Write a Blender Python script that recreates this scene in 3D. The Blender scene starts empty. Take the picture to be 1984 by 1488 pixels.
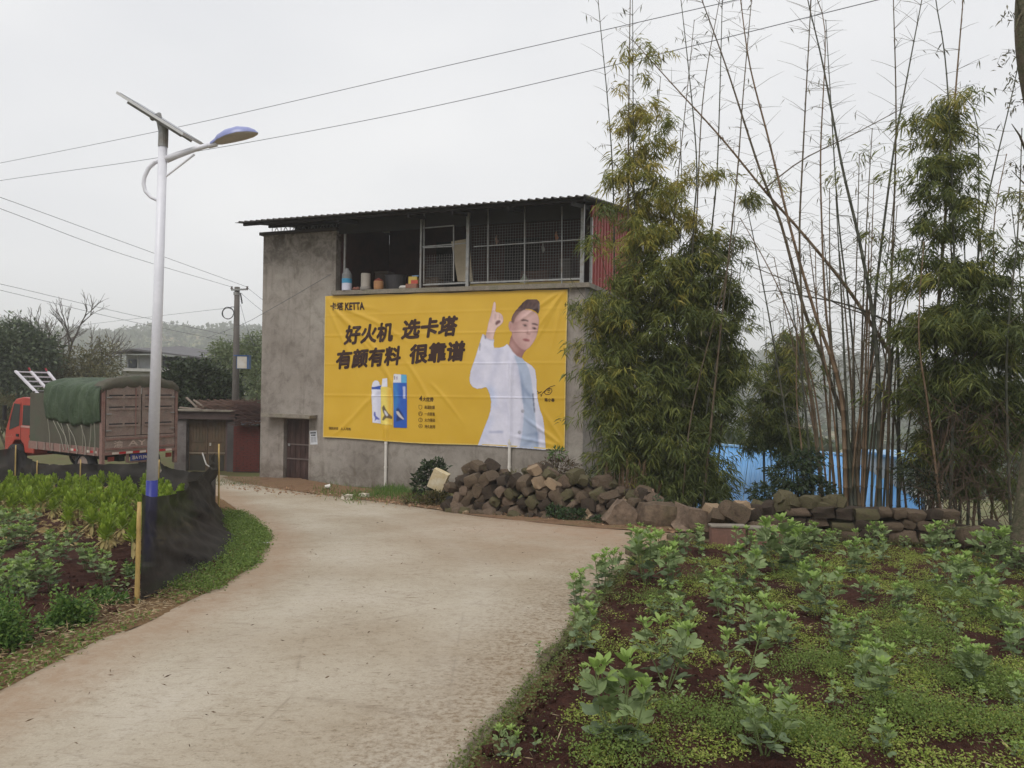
import bpy, bmesh, math, random
import numpy as np
from mathutils import Vector, Matrix, noise

R = math.radians
random.seed(7)
rng = np.random.default_rng(7)
scene = bpy.context.scene
C = scene.collection

# ------------------------------------------------------------------ camera
PW, PH, FPX = 1984.0, 1488.0, 1500.0
CAM = Vector((0.0, 0.0, 1.6))
ROLL, PITCH = R(1.0), R(-0.15)
_r = Vector((math.cos(ROLL), 0, math.sin(ROLL)))
_u = Vector((-math.sin(ROLL), 0, math.cos(ROLL)))
_f = Vector((0, 1, 0))
_pm = Matrix.Rotation(PITCH, 3, 'X')
CR, CU, CF = _pm @ _r, _pm @ _u, _pm @ _f
cam_d = bpy.data.cameras.new('camera')
cam = bpy.data.objects.new('camera', cam_d)
C.objects.link(cam)
cam.matrix_world = Matrix(((CR.x, CU.x, -CF.x, CAM.x), (CR.y, CU.y, -CF.y, CAM.y),
                           (CR.z, CU.z, -CF.z, CAM.z), (0, 0, 0, 1)))
cam_d.sensor_width = 36.0
cam_d.lens = 36.0 * FPX / PW
cam_d.clip_start = 0.05
cam_d.clip_end = 6000
scene.camera = cam

# ------------------------------------------------------------------ overcast sky
SUN_EL, SUN_ROT = R(52), R(205)
world = bpy.data.worlds.new('World')
scene.world = world
world.use_nodes = True
nt = world.node_tree
nt.nodes.clear()
wo = nt.nodes.new('ShaderNodeOutputWorld')
bg = nt.nodes.new('ShaderNodeBackground')
sky = nt.nodes.new('ShaderNodeTexSky')
sky.sky_type = 'NISHITA'
sky.sun_disc = False
sky.sun_elevation = SUN_EL
sky.sun_rotation = SUN_ROT
sky.air_density = 1.0
sky.dust_density = 6.0
hs = nt.nodes.new('ShaderNodeHueSaturation')
hs.inputs['Saturation'].default_value = 0.10
nt.links.new(sky.outputs[0], hs.inputs['Color'])
# a closed cloud layer: even pale grey with very soft brightness patches
tc = nt.nodes.new('ShaderNodeTexCoord')
mp = nt.nodes.new('ShaderNodeMapping')
mp.inputs['Scale'].default_value = (1.0, 1.0, 2.2)
nz = nt.nodes.new('ShaderNodeTexNoise')
nz.inputs['Scale'].default_value = 2.1
nz.inputs['Detail'].default_value = 3.0
nz.inputs['Roughness'].default_value = 0.45
cr = nt.nodes.new('ShaderNodeValToRGB')
cr.color_ramp.elements[0].position = 0.30
cr.color_ramp.elements[0].color = (8.3, 8.42, 8.75, 1)
cr.color_ramp.elements[1].position = 0.72
cr.color_ramp.elements[1].color = (9.9, 9.92, 10.0, 1)
nt.links.new(tc.outputs['Generated'], mp.inputs['Vector'])
nt.links.new(mp.outputs[0], nz.inputs['Vector'])
nt.links.new(nz.outputs['Fac'], cr.inputs['Fac'])
mx = nt.nodes.new('ShaderNodeMix')
mx.data_type = 'RGBA'
mx.inputs['Factor'].default_value = 0.90
nt.links.new(hs.outputs[0], mx.inputs['A'])
nt.links.new(cr.outputs[0], mx.inputs['B'])
nt.links.new(mx.outputs['Result'], bg.inputs['Color'])
bg.inputs['Strength'].default_value = 0.10
nt.links.new(bg.outputs[0], wo.inputs['Surface'])

sun_d = bpy.data.lights.new('sun', 'SUN')
sun_d.energy = 1.45
sun_d.angle = R(28)
sun_d.color = (1.0, 0.97, 0.93)
sun = bpy.data.objects.new('sun', sun_d)
C.objects.link(sun)
# sun stands behind the camera, a little to its left
sd = Vector((-0.35 * math.cos(SUN_EL), -0.94 * math.cos(SUN_EL), math.sin(SUN_EL))).normalized()
sun.rotation_euler = sd.to_track_quat('Z', 'Y').to_euler()
sky.sun_rotation = math.atan2(sd.x, sd.y)

scene.view_settings.view_transform = 'Standard'
scene.view_settings.look = 'None'
scene.view_settings.gamma = 1.0
scene.view_settings.use_curve_mapping = False
scene.view_settings.exposure = 0.07
scene.cycles.use_denoising = True
scene.cycles.max_bounces = 6
scene.cycles.transparent_max_bounces = 12
scene.cycles.volume_bounces = 2
scene.cycles.caustics_reflective = False
scene.cycles.caustics_refractive = False

# ------------------------------------------------------------------ geometry helpers
def ray(px, py):
    d = CR * ((px - PW / 2) / FPX) + CU * ((PH / 2 - py) / FPX) + CF
    return d / d.y

def P(px, py, y):
    return CAM + ray(px, py) * y

def smooth(a, b, x):
    t = min(1.0, max(0.0, (x - a) / (b - a)))
    return t * t * (3 - 2 * t)

def edge_y(x):
    return 15.6 - 0.30 * (x - 1.0)

def gz(x, y):
    """height of the ground: the lane falls away from the camera, a valley opens on the right"""
    yy = y if y < 22 else 22 + 4 * (1 - math.exp(-(y - 22) / 4.0))
    z = -0.064 * yy
    drop = smooth(3.5, 7.0, x) * smooth(edge_y(x) + 1.0, edge_y(x) + 7.0, y)
    z -= 3.2 * drop
    far = smooth(30, 130, y)
    z -= far * (3.0 + 6.5 * smooth(-60, 20, x))
    if y > 150:
        hl = noise.noise(Vector((x / 90.0, y / 300.0, 3.1))) * 0.5 + 0.5
        z += smooth(240, 560, y) * (22 + 24 * hl + 8 * noise.noise(Vector((x / 40.0, y / 110.0, 8.0))))
    return z

def G(px, py):
    """where the ray through a photograph pixel meets the near sloping ground"""
    d = ray(px, py)
    t = CAM.z / (-d.z - 0.064)
    p = CAM + d * t
    return Vector((p.x, p.y, gz(p.x, p.y)))

class MB:
    """collects boxes, tubes and sheets for one mesh"""
    def __init__(self):
        self.v, self.f = [], []
    def add(self, vs, fs):
        n = len(self.v)
        self.v += [tuple(p) for p in vs]
        self.f += [tuple(i + n for i in q) for q in fs]
        return self
    def box(self, x0, x1, y0, y1, z0, z1):
        return self.add([(x0, y0, z0), (x1, y0, z0), (x1, y1, z0), (x0, y1, z0),
                         (x0, y0, z1), (x1, y0, z1), (x1, y1, z1), (x0, y1, z1)],
                        [(3, 2, 1, 0), (4, 5, 6, 7), (0, 1, 5, 4), (1, 2, 6, 5), (2, 3, 7, 6), (3, 0, 4, 7)])
    def tube(self, pts, rad, n=8, cap=True):
        pts = [Vector(p) for p in pts]
        m = len(pts)
        if not hasattr(rad, '__len__'):
            rad = [rad] * m
        vs, fs = [], []
        up = None
        for i in range(m):
            t = (pts[min(i + 1, m - 1)] - pts[max(i - 1, 0)])
            t = t.normalized() if t.length > 1e-9 else Vector((0, 0, 1))
            if up is None:
                up = t.orthogonal().normalized()
            else:
                up = (up - t * up.dot(t))
                up = up.normalized() if up.length > 1e-6 else t.orthogonal().normalized()
            b = t.cross(up)
            for k in range(n):
                a = 2 * math.pi * k / n
                vs.append(pts[i] + (up * math.cos(a) + b * math.sin(a)) * rad[i])
        for i in range(m - 1):
            for k in range(n):
                fs.append((i * n + k, i * n + (k + 1) % n, (i + 1) * n + (k + 1) % n, (i + 1) * n + k))
        if cap:
            fs.append(tuple(range(n - 1, -1, -1)))
            fs.append(tuple((m - 1) * n + k for k in range(n)))
        return self.add(vs, fs)
    def bar(self, a, b, w, h=None):
        """a square bar from a to b"""
        a, b = Vector(a), Vector(b)
        h = h or w
        t = (b - a).normalized()
        s = t.cross(Vector((0, 0, 1)))
        s = s.normalized() if s.length > 1e-4 else Vector((1, 0, 0))
        u = s.cross(t)
        q = [(-1, -1), (1, -1), (1, 1), (-1, 1)]
        vs = [a + s * (i * w / 2) + u * (j * h / 2) for i, j in q] + [b + s * (i * w / 2) + u * (j * h / 2) for i, j in q]
        return self.add(vs, [(3, 2, 1, 0), (4, 5, 6, 7), (0, 1, 5, 4), (1, 2, 6, 5), (2, 3, 7, 6), (3, 0, 4, 7)])
    def lathe(self, prof, c=(0, 0, 0), n=16):
        vs, fs = [], []
        for r, z in prof:
            for k in range(n):
                a = 2 * math.pi * k / n
                vs.append((c[0] + r * math.cos(a), c[1] + r * math.sin(a), c[2] + z))
        m = len(prof)
        for i in range(m - 1):
            for k in range(n):
                fs.append((i * n + k, i * n + (k + 1) % n, (i + 1) * n + (k + 1) % n, (i + 1) * n + k))
        fs.append(tuple(range(n - 1, -1, -1)))
        fs.append(tuple((m - 1) * n + k for k in range(n)))
        return self.add(vs, fs)
    def prism(self, poly, a, b, axis='y'):
        """extrude a polygon given in two axes between a and b of the third"""
        def pt(p, w):
            return {'y': (p[0], w, p[1]), 'x': (w, p[0], p[1]), 'z': (p[0], p[1], w)}[axis]
        n = len(poly)
        vs = [pt(p, a) for p in poly] + [pt(p, b) for p in poly]
        fs = [tuple(range(n - 1, -1, -1)), tuple(range(n, 2 * n))]
        fs += [(i, (i + 1) % n, n + (i + 1) % n, n + i) for i in range(n)]
        return self.add(vs, fs)
    def mesh(self, name, off=None, fix=True):
        v = self.v
        if off is not None:
            v = [(a[0] - off[0], a[1] - off[1], a[2] - off[2]) for a in v]
        me = bpy.data.meshes.new(name)
        me.from_pydata(v, [], self.f)
        if fix:
            bm = bmesh.new()
            bm.from_mesh(me)
            bmesh.ops.recalc_face_normals(bm, faces=bm.faces)
            bm.to_mesh(me)
            bm.free()
        return me

def arr_mesh(name, verts, faces, attr=None):
    """fast mesh from arrays; faces (n,3) or (n,4)"""
    me = bpy.data.meshes.new(name)
    verts = np.ascontiguousarray(verts, dtype=np.float32)
    faces = np.ascontiguousarray(faces, dtype=np.int32)
    k = faces.shape[1]
    me.vertices.add(len(verts))
    me.vertices.foreach_set('co', verts.ravel())
    me.loops.add(faces.size)
    me.loops.foreach_set('vertex_index', faces.ravel())
    me.polygons.add(len(faces))
    me.polygons.foreach_set('loop_start', np.arange(0, faces.size, k, dtype=np.int32))
    me.update(calc_edges=True)
    me.validate()
    if attr:
        for nm, val in attr.items():
            val = np.asarray(val, dtype=np.float32)
            if val.ndim == 1:
                a = me.attributes.new(nm, 'FLOAT', 'POINT')
                a.data.foreach_set('value', val)
            else:
                a = me.attributes.new(nm, 'FLOAT_COLOR', 'POINT')
                a.data.foreach_set('color', val.ravel())
    return me

def setp(o, label=None, cat=None, group=None, kind=None):
    if label: o['label'] = label
    if cat: o['category'] = cat
    if group: o['group'] = group
    if kind: o['kind'] = kind
    return o

def thing(name, label, cat, loc=(0, 0, 0), rz=0.0, group=None):
    o = bpy.data.objects.new(name, None)
    o.empty_display_size = 0.2
    C.objects.link(o)
    o.location = loc
    o.rotation_euler = (0, 0, rz)
    return setp(o, label, cat, group)

def link(name, me, material=None, parent=None, sm=False):
    o = bpy.data.objects.new(name, me)
    C.objects.link(o)
    if material is not None and len(me.materials) == 0:
        me.materials.append(material)
    if parent is not None:
        o.parent = parent
    if sm:
        me.polygons.foreach_set('use_smooth', [True] * len(me.polygons))
    return o

def part(name, mb, material, parent, off=None, sm=False):
    return link(name, mb.mesh(name, off), material, parent, sm)

def bevel(o, w=0.01, seg=1):
    m = o.modifiers.new('bevel', 'BEVEL')
    m.width = w
    m.segments = seg
    m.limit_method = 'ANGLE'
    return o

# ------------------------------------------------------------------ material helpers
def srgb(r, g, b):
    f = lambda c: (c / 255 / 12.92) if c <= 10 else ((c / 255 + 0.055) / 1.055) ** 2.4
    return (f(r), f(g), f(b))

def nodes(name):
    m = bpy.data.materials.new(name)
    m.use_nodes = True
    t = m.node_tree
    b = t.nodes['Principled BSDF']
    b.inputs['Specular IOR Level'].default_value = 0.3
    return m, t, b

def N(t, kind, **kw):
    n = t.nodes.new(kind)
    for k, v in kw.items():
        if k in n.inputs:
            n.inputs[k].default_value = v
        else:
            setattr(n, k, v)
    return n

def ramp(t, fac, stops):
    n = t.nodes.new('ShaderNodeValToRGB')
    el = n.color_ramp.elements
    while len(el) < len(stops):
        el.new(0.5)
    for e, (p, c) in zip(el, stops):
        e.position = p
        e.color = (*c, 1) if len(c) == 3 else c
    if fac is not None:
        t.links.new(fac, n.inputs['Fac'])
    return n

def mixc(t, fac, a, b, blend='MIX'):
    n = t.nodes.new('ShaderNodeMix')
    n.data_type = 'RGBA'
    n.blend_type = blend
    for key, val in (('Factor', fac), ('A', a), ('B', b)):
        if isinstance(val, (int, float)):
            n.inputs[key].default_value = val
        elif isinstance(val, tuple):
            n.inputs[key].default_value = (*val, 1) if len(val) == 3 else val
        else:
            t.links.new(val, n.inputs[key])
    return n.outputs['Result']

def coords(t, kind='Position', scale=(1, 1, 1)):
    if kind == 'Position':
        g = t.nodes.new('ShaderNodeNewGeometry')
        out = g.outputs['Position']
    else:
        g = t.nodes.new('ShaderNodeTexCoord')
        out = g.outputs[kind]
    m = t.nodes.new('ShaderNodeMapping')
    m.inputs['Scale'].default_value = scale
    t.links.new(out, m.inputs['Vector'])
    return m.outputs[0]

def noise_n(t, vec, scale, detail=4, rough=0.55, dist=0.0):
    n = t.nodes.new('ShaderNodeTexNoise')
    n.inputs['Scale'].default_value = scale
    n.inputs['Detail'].default_value = detail
    n.inputs['Roughness'].default_value = rough
    n.inputs['Distortion'].default_value = dist
    t.links.new(vec, n.inputs['Vector'])
    return n.outputs['Fac']

def bump(t, b, h, strength=0.4, dist=0.02):
    n = t.nodes.new('ShaderNodeBump')
    n.inputs['Strength'].default_value = strength
    n.inputs['Distance'].default_value = dist
    t.links.new(h, n.inputs['Height'])
    t.links.new(n.outputs[0], b.inputs['Normal'])

def weathered(name, cols, scale=2.0, rough=0.8, fine=30.0, fine_amt=0.25, bmp=0.3, kind='Position',
              vscale=(1, 1, 1), metal=0.0, spec=0.3, detail=5, bdist=0.01):
    """base colours spread by noise, a fine grain over them, and slight relief"""
    m, t, b = nodes(name)
    v = coords(t, kind, vscale)
    n1 = noise_n(t, v, scale, detail, 0.6)
    k = len(cols)
    st = [(0.30 + 0.40 * i / max(1, k - 1), c) for i, c in enumerate(cols)]
    base = ramp(t, n1, st).outputs[0]
    n2 = noise_n(t, v, fine, 4, 0.6)
    g = ramp(t, n2, [(0.25, (1 - fine_amt,) * 3), (0.75, (1 + 0.5 * fine_amt,) * 3)]).outputs[0]
    t.links.new(mixc(t, 1.0, base, g, 'MULTIPLY'), b.inputs['Base Color'])
    b.inputs['Roughness'].default_value = rough
    b.inputs['Metallic'].default_value = metal
    b.inputs['Specular IOR Level'].default_value = spec
    if bmp:
        bump(t, b, n2, bmp, bdist)
    return m

def leafy(name, cols, rough=0.55, trans=0.25, attr=None, spec=0.25):
    """leaf colour varies from leaf to leaf; light passes through a little"""
    m, t, b = nodes(name)
    g = t.nodes.new('ShaderNodeNewGeometry')
    k = len(cols)
    st = [(i / max(1, k - 1), c) for i, c in enumerate(cols)]
    fac = g.outputs['Random Per Island']
    if attr:
        a = t.nodes.new('ShaderNodeAttribute')
        a.attribute_name = attr
        ma = t.nodes.new('ShaderNodeMath')
        ma.operation = 'MULTIPLY_ADD'
        ma.inputs[1].default_value = 0.35
        t.links.new(fac, ma.inputs[0])
        t.links.new(a.outputs['Fac'], ma.inputs[2])
        fac = ma.outputs[0]
    col = ramp(t, fac, st).outputs[0]
    t.links.new(col, b.inputs['Base Color'])
    b.inputs['Roughness'].default_value = rough
    b.inputs['Specular IOR Level'].default_value = spec
    tr = t.nodes.new('ShaderNodeBsdfTranslucent')
    t.links.new(col, tr.inputs['Color'])
    ms = t.nodes.new('ShaderNodeMixShader')
    ms.inputs[0].default_value = trans
    t.links.new(b.outputs[0], ms.inputs[1])
    t.links.new(tr.outputs[0], ms.inputs[2])
    t.links.new(ms.outputs[0], t.nodes['Material Output'].inputs['Surface'])
    return m

def plain(name, col, rough=0.6, metal=0.0, spec=0.3, var=0.12):
    return weathered(name, [tuple(c * (1 - var) for c in col), tuple(min(1, c * (1 + var)) for c in col)],
                     3.0, rough, 40, 0.12, 0.1, 'Object', metal=metal, spec=spec)

# ================================================================== THE GROUND, LANE AND BEDS
def gsheet():
    def axis(lo, hi, near0, near1, d0, grow):
        a = [near0]
        while a[-1] < near1:
            a.append(a[-1] + d0)
        st = d0
        while a[-1] < hi:
            st *= grow
            a.append(a[-1] + st)
        st = d0
        while a[0] > lo:
            st *= grow
            a.insert(0, a[0] - st)
        return a
    xs = axis(-1500, 1500, -16, 14, 0.6, 1.13)
    ys = axis(-120, 1500, -2, 30, 0.6, 1.07)
    nx, ny = len(xs), len(ys)
    v = np.array([(x, y, gz(x, y) - 0.05) for y in ys for x in xs])
    i = np.arange(nx - 1)
    f = np.concatenate([np.stack([r * nx + i, r * nx + i + 1, (r + 1) * nx + i + 1, (r + 1) * nx + i], 1) for r in range(ny - 1)])
    return arr_mesh('ground', v, f)

m_ground, t, b = nodes('earth_and_grass')
v = coords(t)
n1 = noise_n(t, v, 0.09, 6, 0.6)
n2 = noise_n(t, v, 2.2, 6, 0.65)
n3 = noise_n(t, coords(t, 'Position', (0.012, 0.075, 0.01)), 1.0, 3, 0.5)
grassy = ramp(t, n2, [(0.3, srgb(88, 74, 56)), (0.5, srgb(92, 88, 52)), (0.7, srgb(74, 90, 44))]).outputs[0]
strips = ramp(t, n3, [(0.36, srgb(70, 88, 50)), (0.43, srgb(140, 134, 92)), (0.48, srgb(92, 104, 62)), (0.53, srgb(146, 124, 98)), (0.58, srgb(84, 98, 56)), (0.64, srgb(132, 130, 84)), (0.70, srgb(58, 74, 44))]).outputs[0]
sep = t.nodes.new('ShaderNodeSeparateXYZ')
gg = t.nodes.new('ShaderNodeNewGeometry')
t.links.new(gg.outputs['Position'], sep.inputs[0])
mr = N(t, 'ShaderNodeMapRange')
mr.inputs['From Min'].default_value = 34
mr.inputs['From Max'].default_value = 70
t.links.new(sep.outputs['Y'], mr.inputs['Value'])
t.links.new(mixc(t, mr.outputs[0], grassy, strips), b.inputs['Base Color'])
b.inputs['Roughness'].default_value = 0.95
bump(t, b, n2, 0.5, 0.05)
setp(link('ground', gsheet(), m_ground, sm=True), kind='structure')

# lane outline: left and right edge against distance
LE = [(-3.0, -3.10), (2.0, -3.05), (4.0, -2.93), (5.2, -2.95), (6.3, -2.88), (7.6, -2.80), (8.9, -2.88), (10.2, -3.20), (11.3, -3.52),
      (12.6, -4.15), (14.0, -4.85), (15.6, -5.65), (18.0, -6.9), (21.0, -8.6), (24.0, -10.8), (26.3, -16.0), (27.0, -30.0)]
RE = [(-3.0, -0.9), (2.0, -0.55), (3.7, -0.24), (4.5, 0.02), (5.4, 0.27), (6.95, 0.66), (8.3, 1.08), (9.8, 1.58), (11.0, 2.15), (11.9, 2.85),
      (12.25, 2.6), (12.7, 1.5), (13.2, 0.75), (14.2, -0.4), (15.3, -1.35), (16.4, -2.4), (18.2, -4.3), (20.3, -6.3), (22.3, -7.8), (24.0, -8.8), (25.6, -11.0), (27.0, -16.0)]
def lerp_tab(tab, y):
    if y <= tab[0][0]: return tab[0][1]
    for (a, xa), (c, xc) in zip(tab, tab[1:]):
        if y <= c:
            return xa + (xc - xa) * (y - a) / (c - a)
    return tab[-1][1]
def left_edge(y):
    return lerp_tab(LE, y) + 0.05 * noise.noise(Vector((y * 1.7, 1.0, 0)))
def right_edge(y):
    return lerp_tab(RE, y) + 0.035 * noise.noise(Vector((y * 2.3, 7.0, 0))) + 0.02 * noise.noise(Vector((y * 9, 2.0, 0)))

def road_mesh():
    ys = np.concatenate([np.arange(-3, 13, 0.1), np.arange(13, 26.9, 0.2)])
    nc = 56
    V, E = [], []
    for y in ys:
        a, c = left_edge(y), right_edge(y)
        for k in range(nc + 1):
            x = a + (c - a) * k / nc
            z = gz(x, y) + 0.045 + 0.012 * noise.noise(Vector((x * 0.9, y * 0.9, 0)))
            V.append((x, y, z))
            E.append((min(x - a, 3.0) / 3.0, min(c - x, 3.0) / 3.0, 0, 1))
    n1 = nc + 1
    f = []
    for r in range(len(ys) - 1):
        for k in range(nc):
            f.append((r * n1 + k, r * n1 + k + 1, (r + 1) * n1 + k + 1, (r + 1) * n1 + k))
    base = len(V)
    # slab edge: a broken vertical face down both sides
    for side in (0, nc):
        o = len(V)
        for r in range(len(ys)):
            q = V[r * n1 + side]
            V.append((q[0] + (0.02 if side else -0.02), q[1], q[2] - 0.2))
            E.append((0, 0, 0, 1))
        for r in range(len(ys) - 1):
            A, B = r * n1 + side, (r + 1) * n1 + side
            f.append((A, B, o + r + 1, o + r) if side == 0 else (B, A, o + r, o + r + 1))
    return arr_mesh('concrete_lane', np.array(V), np.array(f), {'edge': np.array(E)})

m_road, t, b = nodes('worn_concrete_lane')
v = coords(t)
big = noise_n(t, v, 0.55, 4, 0.5)
mid = noise_n(t, v, 2.6, 6, 0.65, 0.4)
fine = noise_n(t, v, 85, 5, 0.7)
pit = noise_n(t, v, 26, 6, 0.75)
# brushed scratches run across the slab in different directions
def scratch(rot, sc, lo, hi):
    g = t.nodes.new('ShaderNodeNewGeometry')
    m = t.nodes.new('ShaderNodeMapping')
    m.inputs['Rotation'].default_value = (0, 0, R(rot))
    m.inputs['Scale'].default_value = sc
    t.links.new(g.outputs['Position'], m.inputs['Vector'])
    n = noise_n(t, m.outputs[0], 1.0, 3, 0.6, 0.6)
    return ramp(t, n, [(lo, (0, 0, 0)), (hi, (1, 1, 1))]).outputs[0]
s1 = scratch(-8, (6, 42, 1), 0.62, 0.68)
s2 = scratch(24, (7, 44, 1), 0.63, 0.69)
s3 = scratch(62, (7, 46, 1), 0.64, 0.70)
sall = mixc(t, 1.0, mixc(t, 1.0, s1, s2, 'ADD'), s3, 'ADD')
smask = ramp(t, mid, [(0.42, (0, 0, 0)), (0.62, (1, 1, 1))]).outputs[0]
sall = mixc(t, 1.0, sall, smask, 'MULTIPLY')
base = ramp(t, big, [(0.32, srgb(158, 144, 124)), (0.52, srgb(172, 161, 143)), (0.70, srgb(182, 172, 156))]).outputs[0]
pits = ramp(t, pit, [(0.34, (0.50, 0.46, 0.40)), (0.44, (1, 1, 1))]).outputs[0]
g2 = ramp(t, fine, [(0.3, (0.82, 0.82, 0.82)), (0.7, (1.08, 1.08, 1.08))]).outputs[0]
base = mixc(t, 1.0, base, g2, 'MULTIPLY')
mot = noise_n(t, v, 7.0, 7, 0.78, 0.8)
base = mixc(t, 1.0, base, ramp(t, mot, [(0.32, (0.82, 0.79, 0.75)), (0.5, (1, 1, 1)), (0.7, (1.05, 1.05, 1.05))]).outputs[0], 'MULTIPLY')
base = mixc(t, 0.7, base, pits, 'MULTIPLY')
base = mixc(t, mixc(t, 1.0, sall, (0.72, 0.72, 0.72), 'MULTIPLY'), base, srgb(110, 90, 70))
at = t.nodes.new('ShaderNodeAttribute')
at.attribute_name = 'edge'
se = t.nodes.new('ShaderNodeSeparateColor')
t.links.new(at.outputs['Color'], se.inputs[0])
def edge_dirt(ch, width, wob):
    ma = N(t, 'ShaderNodeMath', operation='MULTIPLY_ADD')
    t.links.new(mid, ma.inputs[0])
    ma.inputs[1].default_value = -wob
    t.links.new(se.outputs[ch], ma.inputs[2])
    return ramp(t, ma.outputs[0], [(0.0, (1, 1, 1)), (width, (0, 0, 0))]).outputs[0]
dl = mixc(t, 1.0, edge_dirt('Red', 0.15, 0.16), ramp(t, mot, [(0.38, (0.95,) * 3), (0.64, (0.50,) * 3)]).outputs[0], 'MULTIPLY')
dr = edge_dirt('Green', 0.22, 0.20)
base = mixc(t, mixc(t, 1.0, dl, (0.9, 0.9, 0.9), 'MULTIPLY'), base, mixc(t, fine, srgb(136, 112, 90), srgb(162, 138, 114)))
dr = mixc(t, 1.0, dr, ramp(t, pit, [(0.40, (0.85,) * 3), (0.56, (0.12,) * 3)]).outputs[0], 'MULTIPLY')
base = mixc(t, dr, base, mixc(t, fine, srgb(88, 72, 52), srgb(142, 120, 94)))
# red earth carried onto the far bend
sp = t.nodes.new('ShaderNodeSeparateXYZ')
gp = t.nodes.new('ShaderNodeNewGeometry')
t.links.new(gp.outputs['Position'], sp.inputs[0])
wear = N(t, 'ShaderNodeMapRange')
wear.inputs['From Min'].default_value = 8.0
wear.inputs['From Max'].default_value = 12.5
t.links.new(sp.outputs['Y'], wear.inputs['Value'])
wx = N(t, 'ShaderNodeMapRange')
wx.inputs['From Min'].default_value = -2.5
wx.inputs['From Max'].default_value = 1.5
t.links.new(sp.outputs['X'], wx.inputs['Value'])
wm = mixc(t, 1.0, mixc(t, 1.0, wear.outputs[0], wx.outputs[0], 'MULTIPLY'), ramp(t, mid, [(0.3, (0.35,) * 3), (0.65, (0.9,) * 3)]).outputs[0], 'MULTIPLY')
base = mixc(t, wm, base, srgb(158, 128, 104))
# hairline cracks and faint wheel-worn bands
vo = t.nodes.new('ShaderNodeTexVoronoi')
vo.feature = 'DISTANCE_TO_EDGE'
vo.inputs['Scale'].default_value = 0.42
wv = t.nodes.new('ShaderNodeMapping')
gq = t.nodes.new('ShaderNodeNewGeometry')
wob = mixc(t, 0.12, gq.outputs['Position'], N(t, 'ShaderNodeTexNoise', Scale=3.0).outputs['Color'], 'ADD')
t.links.new(wob, vo.inputs['Vector'])
crk = ramp(t, vo.outputs['Distance'], [(0.002, (0.40,) * 3), (0.0045, (0, 0, 0))]).outputs[0]
base = mixc(t, mixc(t, 1.0, crk, smask, 'MULTIPLY'), base, srgb(104, 88, 72))
trk = ramp(t, se.outputs['Red'], [(0.22, (0, 0, 0)), (0.34, (0.22,) * 3), (0.46, (0, 0, 0)), (0.72, (0, 0, 0)), (0.84, (0.2,) * 3), (0.97, (0, 0, 0))]).outputs[0]
base = mixc(t, mixc(t, 1.0, trk, ramp(t, mid, [(0.35, (0.2,) * 3), (0.65, (1,) * 3)]).outputs[0], 'MULTIPLY'), base, srgb(196, 190, 178))
t.links.new(base, b.inputs['Base Color'])
b.inputs['Roughness'].default_value = 0.88
mb_h = mixc(t, 0.5, pit, fine)
bump(t, b, mb_h, 0.45, 0.012)
road = setp(link('concrete_lane', road_mesh(), m_road, sm=False), kind='structure')

# red-brown soil sheets of the two vegetable beds
def clod(x, y, seed=0):
    q = Vector((x, y, seed))
    h = 0.055 * noise.noise(q * 1.1) + 0.035 * noise.noise(q * 3.1)
    r = noise.noise(q * 7.0)
    h += 0.05 * max(0, r) + 0.035 * abs(noise.noise(q * 13.0))
    h += 0.016 * noise.noise(q * 29.0)
    return h
def bed_mesh(name, xf0, xf1, ys, nx, verge):
    V, A = [], []
    for y in ys:
        a, c = xf0(y), xf1(y)
        for k in range(nx + 1):
            w = k / nx
            x = a + (c - a) * (w ** 1.25 if verge == 'left' else 1 - (1 - w) ** 1.0)
            d = abs(x - (a if verge == 'right' else c)) if verge != 'left' else abs(x - a)
            m = smooth(0.05, 0.75, d) if verge == 'left' else smooth(0.0, 0.22, d)
            z = gz(x, y) + 0.0 + (0.035 * (1 - m)) * (1 if verge == 'left' else 0) + m * (0.04 + clod(x, y, 5)) + (1 - m) * 0.25 * clod(x, y, 2)
            if verge == 'right':
                z -= 0.035
            V.append((x, y, z))
            A.append(m)
    n1 = nx + 1
    f = [(r * n1 + k, r * n1 + k + 1, (r + 1) * n1 + k + 1, (r + 1) * n1 + k) for r in range(len(ys) - 1) for k in range(nx)]
    if verge == 'left':
        f = [q[::-1] for q in f]
    return arr_mesh(name, np.array(V), np.array(f), {'soil': np.array(A)})

m_soil, t, b = nodes('red_brown_soil')
v = coords(t)
n1 = noise_n(t, v, 1.3, 5, 0.6)
n2 = noise_n(t, v, 22, 6, 0.7)
n3 = noise_n(t, v, 90, 3, 0.7)
soil = ramp(t, n1, [(0.3, srgb(66, 44, 38)), (0.5, srgb(82, 54, 46)), (0.72, srgb(98, 70, 58))]).outputs[0]
soil = mixc(t, 1.0, soil, ramp(t, n2, [(0.3, (0.5,) * 3), (0.7, (1.2,) * 3)]).outputs[0], 'MULTIPLY')
vrg = ramp(t, n2, [(0.3, srgb(110, 88, 62)), (0.6, srgb(146, 118, 88)), (0.75, srgb(166, 140, 110))]).outputs[0]
at = t.nodes.new('ShaderNodeAttribute')
at.attribute_name = 'soil'
t.links.new(mixc(t, at.outputs['Fac'], vrg, soil), b.inputs['Base Color'])
b.inputs['Roughness'].default_value = 0.97
b.inputs['Specular IOR Level'].default_value = 0.1
bump(t, b, mixc(t, 0.4, n2, n3), 1.0, 0.06)

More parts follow.
